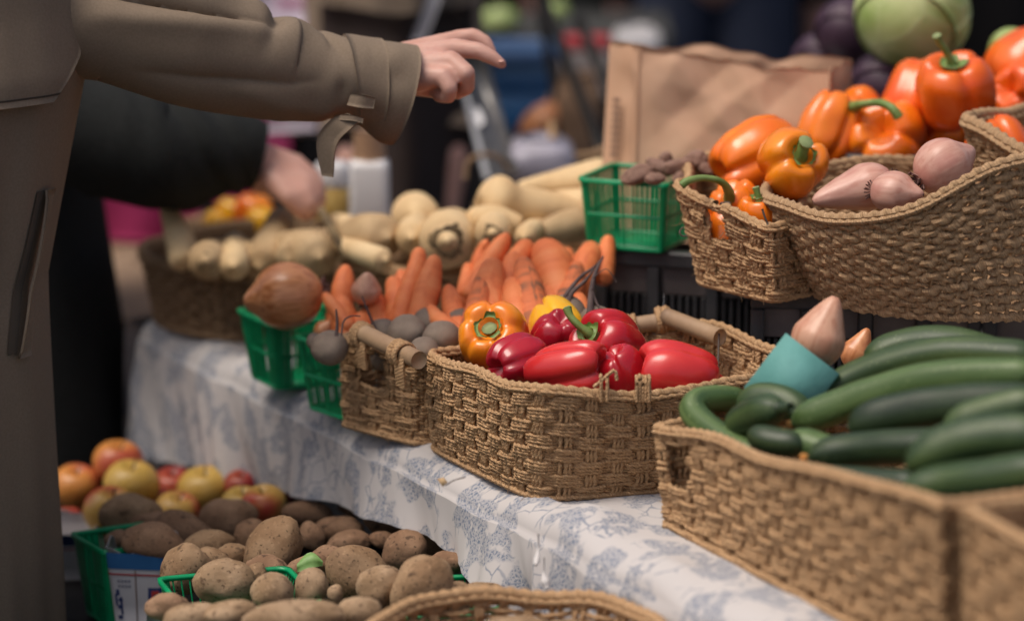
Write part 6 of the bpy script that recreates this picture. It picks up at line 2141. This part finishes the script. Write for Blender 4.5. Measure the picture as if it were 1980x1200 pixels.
limb(mb, [base + [0, .18, 1.30], base + [.03, .22, 1.05], base + [.08, .22, .82]], [.045, .038, .028])
capsule(mb, base + [.085, .22, .79], base + [.10, .22, .70], .034, .022)
for sy in (-1, 1):
    limb(mb, [base + [0, sy * .09, .84], base + [0, sy * .09, .46], base + [0, sy * .09, .08]], [.085, .06, .042])
    capsule(mb, base + [-.02, sy * .09, .05], base + [.14, sy * .09, .04], .042, .034)
limb(mb, [base + [.02, 0, 1.40], base + [.05, 0, 1.47]], [.055, .052])
hc2 = base + [.08, 0, 1.56]
head(mb, hc2, .098, (1, .1, 0))
p2 = fuse('person', mb, .0055, MT['skin'], tuple(base), 5, .5)
tag(p2, 'person in black whose closed hand reaches down to the dark parsnip basket', 'person')
L2 = np.array(p2.location)
V, F = hair_mesh(hc2, .106, (1, .1, 0))
part('hair', (V, F, None), MT['hair'], p2, True, L2, uv=False)
rows = []
for z in np.linspace(1.42, .22, 40):
    ax = np.interp(z, [.22, .5, .9, 1.2, 1.34, 1.42], [.29, .245, .195, .19, .15, .09]); ay = np.interp(z, [.22, .9, 1.2, 1.42], [.26, .20, .21, .10])
    r = 1 + np.interp(z, [.22, 1.0], [.04, .005]) * np.sin(7 * th + z)
    rows.append(np.stack([base[0] + ax * r * np.cos(th), base[1] + ay * r * np.sin(th), np.full(nth, z)], 1))
V, F = loft(rows)
part('coat', (V, F[:, ::-1], None), MT['black_cloth'], p2, True, L2, uv=False)
su2 = np.array([60, 150, 230, 300, 370, 430, 470, 498], float); sv2 = np.array([215, 250, 275, 296, 296, 292, 293, 300], float); sr2 = np.array([100, 104, 108, 104, 94, 82, 72, 62], float)
ut = np.linspace(60, 498, 70)
P = np.array([px(u, np.interp(u, su2, sv2), np.interp(u, [60, 300, 500], [5.60, 5.62, 5.66])) for u in ut])
Rr = np.interp(ut, su2, sr2) * 5.63 / FPX


def sleeve2(a, b):
    u = a * 438 + 60
    bb = np.mod(b + math.pi, 2 * math.pi) - math.pi
    f = 1 + 0 * a * b
    for (u0, sl_, am, w) in ((250, 40, .08, 22), (300, 50, -.08, 18), (345, 45, .08, 20), (390, 35, -.06, 16), (425, 30, .05, 16), (180, 60, .06, 30)):
        f = f + am * gauss(u - sl_ * bb, u0, w)
    return f


V, F, _ = tube(P, Rr, 60, cap=False, disp=sleeve2)
W, G = thick(V, F, -.004, (70, 60, True))
part('sleeve', (W, G, None), MT['black_cloth'], p2, True, L2, uv=False)
V, F, _ = tube(smooth_path([base + [0, .16, 1.32], base + [.03, .23, 1.05], base + [.08, .22, .83]], 16), np.linspace(.085, .058, 16), 20, cap=False)
part('sleeve', (V, F, None), MT['black_cloth'], p2, True, L2, uv=False)
for sy in (-1, 1):
    m2 = MB(); capsule(m2, base + [-.03, sy * .09, .052], base + [.16, sy * .09, .042], .050, .042)
    part('shoe', m2, MT['dark_metal'], p2, True, L2)


# ---- people farther back: simple standing figures in their clothes
def bystander(label, x, y, face, top_mat, bottom_mat, apron=None, h=1.72, wide=.21, hem=.86, skirt=.12, arm=.19, st=.10):
    b = np.array([x, y, 0.0]); f = unit(np.append(np.asarray(face, float), 0)); s = unit(np.cross([0, 0, 1.0], f))
    mb = MB()
    limb(mb, [b + s * .17 + [0, 0, .80 * h], b + [0, 0, .84 * h], b - s * .17 + [0, 0, .80 * h]], [.055, .075, .055])
    limb(mb, [b + [0, 0, .80 * h], b + [0, 0, .66 * h], b + [0, 0, .54 * h]], [min(.11, wide * .8), min(.12, wide * .8), min(.135, wide * .9)])
    for q in (-1, 1):
        a0 = b + s * q * arm + [0, 0, .79 * h]
        limb(mb, [a0, a0 + s * q * .04 - [0, 0, .30] - f * .03, a0 + s * q * .03 + f * .10 - [0, 0, .53]], [.046, .038, .026])
        capsule(mb, a0 + s * q * .03 + f * .11 - [0, 0, .56], a0 + s * q * .02 + f * .14 - [0, 0, .68], .034, .020)
        limb(mb, [b + s * q * st * .8 + [0, 0, .52 * h], b + s * q * st + [0, 0, .28 * h], b + s * q * st + [0, 0, .06]], [min(.085, skirt * .8), .052, .040])
        capsule(mb, b + s * q * st + [0, 0, .04] - f * .04, b + s * q * st + [0, 0, .035] + f * .13, .042, .032)
    limb(mb, [b + [0, 0, .84 * h], b + [0, 0, .90 * h]], [.055, .05])
    hc = b + [0, 0, .935 * h] + f * .02
    head(mb, hc, .098, f)
    o = fuse('person', mb, .010, MT['skin'], (x, y, 0.0), 4, .5)
    tag(o, label, 'person')
    L = np.array(o.location)
    V, F = hair_mesh(hc, .106, f)
    part('hair', (V, F, None), MT['hair'], o, True, L, uv=False)
    rows = []
    for z in np.linspace(.86 * h, hem, 24):
        q = z / h
        ax = np.interp(q, [.48, .56, .66, .78, .84, .86], [wide, wide * .95, wide * .9, wide * 1.02, .14, .07]); ay = np.interp(q, [.48, .66, .78, .84, .86], [.16, .14, .15, .10, .07])
        r = 1 + .03 * np.sin(7 * th + 5 * z)
        rows.append(np.stack([b[0] + (ax * r * np.cos(th)) * s[0] + (ay * r * np.sin(th)) * f[0], b[1] + (ax * r * np.cos(th)) * s[1] + (ay * r * np.sin(th)) * f[1], np.full(nth, z)], 1))
    V, F = loft(rows)
    part('jacket', (V, F, None), top_mat, o, True, L, uv=False)
    for q in (-1, 1):
        a0 = b + s * q * arm + [0, 0, .79 * h]
        V, F, _ = tube(smooth_path([a0, a0 + s * q * .04 - [0, 0, .30] - f * .03, a0 + s * q * .03 + f * .10 - [0, 0, .53]], 14), np.linspace(.075, .052, 14), 18, cap=False)
        part('sleeve', (V, F, None), top_mat, o, True, L, uv=False)
        V, F, _ = tube(smooth_path([b + s * q * st * .8 + [0, 0, .53 * h], b + s * q * st + [0, 0, .28 * h], b + s * q * st + [0, 0, .07]], 14), np.linspace(skirt, min(.075, skirt), 14), 20, cap=False)
        part('trouser_leg', (V, F, None), bottom_mat, o, True, L, uv=False)
        m2 = MB(); capsule(m2, b + s * q * st + [0, 0, .048] - f * .05, b + s * q * st + [0, 0, .04] + f * .15, .048, .040)
        part('shoe', m2, MT['dark_metal'], o, True, L)
    if apron is not None:
        rows = []
        ta = np.linspace(-1.35, 1.35, 40)
        for z in np.linspace(1.06, .36, 16):
            rows.append([b + s * (wide + .03) * math.sin(a) + f * (.20 + .03 * math.sin(5 * a + 2 * z)) * math.cos(a) + [0, 0, z] for a in ta])
        V, F = loft(rows, False)
        W, G = thick(V, F, .003, (16, 40, False))
        part('apron', (W, G, None), apron, o, True, L, uv=False)
    return o, s, f


tan = M('tan_jacket', (0.20, 0.145, 0.10), (0.25, 0.185, 0.13), 14, 0.85)
apr = M('dark_apron', (0.020, 0.012, 0.010), (0.030, 0.018, 0.015), 8, 0.85)
jean = M('dark_denim', (0.012, 0.018, 0.040), (0.020, 0.028, 0.055), 30, 0.85)
c = px(765, 230, 6.75)
o3, s3, f3 = bystander('person in a tan jacket and long dark apron behind the white bottle', c[0], c[1], (.12, -1), tan, apr, apr, wide=.105, hem=.97, arm=.055, skirt=.075, st=.05)
L3 = np.array(o3.location)
W, G = ribbon([px(826, -60, 6.42), px(824, 0, 6.42), px(795, 80, 6.44)], [px(862, -60, 6.42), px(852, 0, 6.42), px(822, 80, 6.44)], -.004)
part('apron_strap', (W, G, None), M('grey_webbing', (0.32, 0.32, 0.35), rough=0.7), o3, True, L3, uv=False)
c = px(1385, 60, 8.6)
bystander('person in dark blue jeans standing beyond the paper bag', c[0], c[1], (.1, 1), MT['black_cloth'], jean, None, hem=.98, wide=.2, skirt=.10)
c = px(1235, 60, 8.9)
bystander('person in black standing beyond the red and white cartons', c[0], c[1], (-.2, 1), MT['black_cloth'], MT['black_cloth'], None, hem=.86, wide=.21)

# ================================================================== BEHIND THE TABLE
# white bottle
bt_ = thing('bottle', 'square white plastic bottle with a tan cap behind the parsnips', 'bottle', px(715, 455, 5.95))
bo = np.array(bt_.location)


def rrect(cx, cy, w, d, r, z, n=6):
    out = []
    for (sx, sy, a0) in ((1, 1, 0), (-1, 1, 90), (-1, -1, 180), (1, -1, 270)):
        for k in range(n):
            a = math.radians(a0 + 90 * k / (n - 1))
            out.append((cx + sx * (w / 2 - r) + r * math.cos(a), cy + sy * (d / 2 - r) + r * math.sin(a), z))
    return out


hb = 150 * 5.95 / FPX; wb_ = 76 * 5.95 / FPX
rows = [rrect(0, 0, wb_ * f, wb_ * f, .012 * f, z) for f, z in ((.93, 0), (1, .006), (1, hb - .012), (.95, hb - .004), (.80, hb), (.42, hb + .003))]
V, F = loft(rows)
part('body', (V, F, None), MT['white'], bt_, True, uv=False)
part('cap', (*tube(smooth_path([(0, 0, hb), (0, 0, hb + .045)], 8), np.array([.026, .026, .025, .025, .024, .024, .024, .022]), 20)[:2], None), MT['cork'], bt_, True, uv=False)
# gourd-yellow bag of produce with white cap next to it
jr = thing('glass_jar', 'jar of yellow preserves with a white lid under the loose coat strap', 'jar', px(645, 440, 6.05))
V, F = loft([[(r * math.cos(a), r * math.sin(a), z) for a in np.arange(24) * math.pi / 12] for r, z in ((.002, 0), (.026, 0), (.030, .006), (.030, .060), (.024, .068))])
part('body', (V, F, None), M('yellow_preserve', (0.55, 0.33, 0.07), (0.60, 0.42, 0.14), 40, 0.3), jr, True, uv=False)
V, F = loft([[(r * math.cos(a), r * math.sin(a), z) for a in np.arange(24) * math.pi / 12] for r, z in ((.026, .068), (.027, .070), (.027, .100), (.024, .104), (.002, .104))])
part('lid', (V, F, None), MT['white'], jr, True, uv=False)
tl = mk('teal_tin', *loft([[(r * math.cos(a), r * math.sin(a), z) for a in np.arange(20) * math.pi / 10] for r, z in ((.002, 0), (.028, 0), (.028, .05), (.026, .052), (.002, .052))]), M('dull_teal', (0.02, 0.06, 0.075), rough=0.6))
tl.location = px(530, 418, 6.15)
tag(tl, 'small dull teal tin between the orange gourds and the fist', 'tin')
tabz = px(715, 455, 5.95)[2]
sd_ = table('side_table', 'narrow wooden side table behind the far end of the cloth', 1.30, 1.95, .02, .62, .665, .03, 'table', MT['wood'], 3)

# next stall: magenta cloth over a trestle
ns = thing('stall_table', 'neighbouring stall table skirted with magenta cloth', 'table', (-.85, 7.05, 0))
no = np.array(ns.location)
zc0, zc1 = px(300, 340, 6.9)[2], px(300, 497, 6.9)[2]
rows = []
for z in np.linspace(zc0, zc1, 14):
    f = (zc0 - z) / (zc0 - zc1)
    rows.append([(-.80 + 1.24 * k / 59, -.12 + .012 * math.sin(k * .9 + f) * f, z) for k in range(60)])
V, F = loft(rows, False)
W, G = thick(V, F, .003, (14, 60, False))
part('cloth_skirt', (W, G, None), MT['magenta'], ns, True, uv=False)
part('cloth_top', MB().box((-.18, .19, zc0 + .002), (1.25, .62, .006)), MT['magenta'], ns)
part('table_top', MB().box((-.18, .19, zc1 - .018), (1.24, .60, .030), bev=.003), MT['wood'], ns)
for xx in (-.72, -.04, .17):
    for yy in (-.05, .44):
        part('leg', MB().box((xx, yy, (zc1 - .033) / 2), (.04, .04, zc1 - .033), bev=.003), MT['dark_metal'], ns)
po = thing('tent_pole', 'thin black tent pole in front of the magenta cloth', 'pole', (*px(402, 430, 6.7)[:2], 0))
part('tube', (*tube(smooth_path([(0, 0, 0.012), (0, 0, 2.3)], 8), .013, 12)[:2], None), MT['dark_metal'], po, True, uv=False)
part('foot_plate', MB().box((0, 0, .006), (.12, .12, .012), bev=.002), MT['dark_metal'], po)
wb2 = thing('white_tub', 'white plastic tub standing under the neighbouring stall table', 'tub', (*px(222, 640, 7.0)[:2], .002))
zt = px(222, 535, 7.0)[2]
V, F = loft([rrect(0, 0, .24 * f, .22 * f, .03, z) for f, z in ((.86, 0), (.98, zt - .02), (1.05, zt - .018), (1.05, zt), (.97, zt), (.84, .01))])
part('body', (V, F, None), MT['white'], wb2, True, uv=False)
part('floor', MB().box((0, 0, .006), (.18, .16, .006)), MT['white'], wb2)

# sign
sg = thing('sign', 'white sign with pink lettering and a purple edge beyond the khaki sleeve', 'sign', px(570, 80, 7.0))
so = np.array(sg.location)
part('panel', slab([px(496, -120, 7.0), px(642, -120, 7.0), px(642, 66, 7.0), px(500, 62, 7.0)], .01, FW) + (None,), M('sign_white', (0.60, 0.52, 0.62), rough=0.6, c2=(0.56, 0.48, 0.58)), sg, False, so, uv=False)
part('edge_strip', slab([px(643, -120, 7.0), px(668, -120, 7.0), px(668, 70, 7.0), px(643, 68, 7.0)], .012, FW) + (None,), M('sign_purple', (0.065, 0.03, 0.14), rough=0.6), sg, False, so, uv=False)
pk = M('sign_pink', (0.62, 0.22, 0.36), rough=0.6)
r_ = np.random.default_rng(5)
for k in range(7):
    u0 = 540 + k * 11
    part('pink_lettering', slab([px(u0, -8 + 2 * (k % 3), 6.995), px(u0 + 6, -8 + 3 * (k % 2), 6.995), px(u0 + 5 + (k % 3), 14 - (k % 3) * 3, 6.995), px(u0 - 1, 13 + (k % 2) * 3, 6.995)], .002, FW) + (None,), pk, sg, False, so, uv=False)
part('post', (*tube(smooth_path([px(570, 66, 7.02), np.array([px(570, 66, 7.02)[0], px(570, 66, 7.02)[1], .01])], 6), .012, 10)[:2], None), MT['dark_metal'], sg, True, so, uv=False)
sw = mk('white_tray', *slab([px(470, 236, 6.9), px(606, 228, 6.9), px(612, 250, 6.9), px(474, 258, 6.9)], .16, FW), M('tray_white', (0.50, 0.44, 0.52), rough=0.6), smooth=False)
sw.data.transform(Matrix.Translation(-Vector(px(540, 243, 6.95)))); sw.location = px(540, 243, 6.95)
tag(sw, 'pale lilac tray seen between the khaki and the black sleeve', 'tray')
st_ = table('back_table', 'plain table of the stall behind, bearing the blue bin and bags', 2.35, 3.0, -.55, 1.2, .57, .03, 'table', MT['wood'], 3)

# grey metal sheet leaning behind the hand
gs = thing('metal_sheet', 'long grey metal sheet leaning behind the outstretched hand', 'metal sheet', px(930, 330, 6.25))
go = np.array(gs.location)
gm = M('brushed_steel', (0.16, 0.155, 0.15), (0.12, 0.115, 0.11), 20, 0.35); gm.node_tree.nodes['Principled BSDF'].inputs['Metallic'].default_value = .6
part('blade', slab([px(884, 110, 6.45), px(940, 110, 6.45), px(1004, 335, 6.2), px(945, 345, 6.2)], .004, FW) + (None,), gm, gs, False, go, uv=False)
part('folded_edge', slab([px(876, 112, 6.44), px(886, 112, 6.44), px(948, 344, 6.19), px(936, 346, 6.19)], .012, FW) + (None,), M('steel_edge', (0.34, 0.34, 0.35), rough=0.3), gs, False, go, uv=False)
part('clip', slab([px(912, 205, 6.335), px(928, 208, 6.335), px(936, 236, 6.30), px(925, 246, 6.29)], .006, FW) + (None,), MT['white'], gs, False, go, uv=False)

# blue bin
bn = thing('bin', 'blue plastic bin behind the outstretched fingers', 'bin', px(1000, 250, 7.1))
w_, hN = 150 * 7.1 / FPX, 165 * 7.1 / FPX
bm = M('blue_plastic', (0.010, 0.085, 0.22), (0.014, 0.10, 0.26), 10, 0.45)
V, F = loft([rrect(0, 0, w_ * f, .16 * f, .02, z) for f, z in ((.80, 0), (.97, hN - .02), (.93, .008))])
part('body', (V, F, None), bm, bn, True, uv=False)
V, F = loft([rrect(0, 0, w_ * f, .16 * f + .004, .02, z) for f, z in ((.98, hN - .03), (1.06, hN - .026), (1.06, hN), (.98, hN), (.97, hN - .02))])
part('rim', (V, F, None), M('blue_rim', (0.045, 0.11, 0.25), rough=0.4), bn, True, uv=False)
part('base', MB().box((0, 0, .006), (w_ * .76, .12, .008)), bm, bn)
part('ridge', MB().box((0, -.072, hN * .55), (w_ * .84, .012, .016), bev=.004), bm, bn)

# paper-wrapped bread, cartons, bags
o = lump('bread_loaf', 'bread loaf', 1045, 240, None, 52, 34, 45, 'onion', 'crusty bread loaf in front of the blue bin', 300, None, depth_=6.75, rough=.06, eyes=2)
o = lump('bread_loaf', 'bread loaf', 1080, 205, None, 46, 28, 50, 'dowel', 'paler bread loaf leaning on the crusty one', 301, None, depth_=6.85, rough=.06, eyes=2)


def sack(name, cat, label, u0, u1, v0, v1, d, dep, mat, seed, puff=.18):
    c = px((u0 + u1) / 2, v1, d)
    w, h = (u1 - u0) * d / FPX, (v1 - v0) * d / FPX
    rows = []
    for k in range(16):
        f = k / 15
        s_ = 1 + puff * math.sin(f * math.pi) - .25 * max(0, f - .75) * 4
        ring = np.array(rrect(0, 0, w * s_ / (1 + puff * .6), dep * s_, min(w, dep) * .3, f * h, 7))
        n = vnoise(ring, 22, seed)
        ring[:, :2] *= (1 + .10 * n)[:, None]
        rows.append(ring)
    V, F = loft(rows)
    V = np.vstack([V, [[0, 0, h * .92]], [[0, 0, 0.001]]])
    m_ = len(rows[0]); k = np.arange(m_); k2 = (k + 1) % m_
    F = np.vstack([F[:, ::-1] if False else F, np.stack([15 * m_ + k, 15 * m_ + k2, np.full(m_, 16 * m_), np.full(m_, 16 * m_)], 1), np.stack([k2, k, np.full(m_, 16 * m_ + 1), np.full(m_, 16 * m_ + 1)], 1)])
    o = mk(name, V, F, mat)
    o.location = c
    return tag(o, label, cat)


sack('plastic_bag', 'bag', 'pale lilac plastic bag lying at the foot of the metal sheet', 985, 1105, 262, 345, 6.3, .12, M('lilac_plastic', (0.30, 0.28, 0.33), (0.36, 0.34, 0.40), 20, 0.4), 1)
sack('paper_sack', 'sack', 'brown paper sack between the bread and the kraft bag', 1075, 1162, 140, 300, 6.8, .10, M('brown_sack', (0.22, 0.13, 0.075), (0.27, 0.165, 0.10), 9, 0.8), 2, .08)
sack('plastic_bag', 'bag', 'white plastic bag above the edge of the kraft bag', 1190, 1275, 52, 110, 7.6, .12, M('white_bag', (0.50, 0.48, 0.48), rough=0.5), 3)
for k, (u0, u1, lb) in enumerate(((1086, 1132, 'red topped white carton nearest the blue bin'), (1136, 1182, 'red topped white carton nearest the kraft bag'))):
    d = 7.4
    c = px((u0 + u1) / 2, 185, d)
    ct_ = thing('juice_carton', lb, 'carton', c, None, 'red and white cartons')
    w, h = (u1 - u0) * d / FPX, 118 * d / FPX
    part('body', MB().box((0, 0, h * .37), (w, w, h * .74), bev=.003), M('carton_white', (0.42, 0.36, 0.33), rough=0.6), ct_)
    part('red_top', MB().box((0, 0, h * .74 + h * .12 + .001), (w * .98, w * .98, h * .24), bev=.008), M('carton_red', (0.40, 0.02, 0.03), rough=0.5), ct_)
# folding stand of black tubes
fs = thing('folding_stand', 'folding stand of thin black tubes crossing in front of the brown sack', 'stand', px(1120, 330, 6.55))
fo = np.array(fs.location)
for a, b in (((1036, -40, 6.6), (1166, 300, 6.5)), ((1120, 40, 6.62), (1186, 190, 6.52)), ((1036, -40, 6.9), (1100, 330, 6.75))):
    part('tube', (*tube(smooth_path([px(*a), px(*b)], 8), .0095, 10)[:2], None), MT['dark_metal'], fs, True, fo, uv=False)
hoop = smooth_path([px(1066, 235, 6.3), px(1072, 275, 6.28), px(1095, 300, 6.28), px(1140, 302, 6.3), px(1170, 290, 6.32)], 24)
ho = mk('basket_hoop', *tube(hoop - hoop[12], .0062, 10)[:2], MT['rope_grey'])
ho.location = hoop[12]
tag(ho, 'bent cane hoop handle rising behind the parsnips', 'handle')
hoop = smooth_path([px(900, 345, 6.05), px(905, 315, 6.05), px(930, 300, 6.05), px(965, 305, 6.07), px(985, 330, 6.1)], 24)
ho = mk('basket_hoop', *tube(hoop - hoop[12], .0042, 10)[:2], MT['rope_dark'])
ho.location = hoop[12]
tag(ho, 'bent cane hoop handle beside the bulbous parsnip head', 'handle')
o = lump('squash', 'squash', 965, 40, None, 38, 26, 5, 'cabbage', 'pale yellow green squash on the far ledge', 310, None, depth_=7.9, rough=.05, eyes=0)
o = lump('squash', 'squash', 1075, 22, None, 24, 20, 5, 'cabbage', 'small green squash at the far ledge beside the black tubes', 311, None, depth_=7.9, rough=.05, eyes=0)
lg = thing('far_counter', 'dark counter at the back with a grey ledge', 'counter', (.10, 8.0, 0))
zl = px(965, 62, 7.9)[2]
part('ledge', MB().box((0, 0, zl - .02), (.46, .35, .035), bev=.004), M('grey_ledge', (0.028, 0.028, 0.026), rough=0.8, c2=(0.04, 0.04, 0.037)), lg)
part('front_board', MB().box((0, -.10, (zl - .04) / 2), (.44, .03, zl - .045)), MT['tarp'], lg)
for xx in (-.2, .2):
    part('leg', MB().box((xx, .10, (zl - .04) / 2), (.05, .05, zl - .045)), MT['dark_metal'], lg)

# black sheets added as a backdrop, to keep the view behind the stalls dark
for k, (x0, x1, y, lb) in enumerate(((-3.2, .45, 9.8, 'long black tarpaulin sheet added as a dark backdrop behind the stalls'), (.40, 3.4, 9.3, 'black tarpaulin sheet added as a dark backdrop behind the cabbages and peppers'))):
    tw = thing('dark_backdrop', lb, 'tarpaulin', ((x0 + x1) / 2, y, 0), None, 'dark backdrop sheets')
    rows = []
    for z in np.linspace(.02, 2.4, 20):
        rows.append([(x0 - (x0 + x1) / 2 + (x1 - x0) * j / 79, .03 * math.sin(j * .7 + 2 * math.sin(z * 2)) , z) for j in range(80)])
    V, F = loft(rows, False)
    W, G = thick(V, F, .006, (20, 80, False))
    part('sheet', (W, G, None), MT['tarp'], tw, True, uv=False)
    for xx in (x0, (x0 + x1) / 2, x1):
        part('post', (*tube(smooth_path([(xx - (x0 + x1) / 2, .08, 0.005), (xx - (x0 + x1) / 2, .08, 2.45)], 6), .025, 12)[:2], None), MT['dark_metal'], tw, True, uv=False)
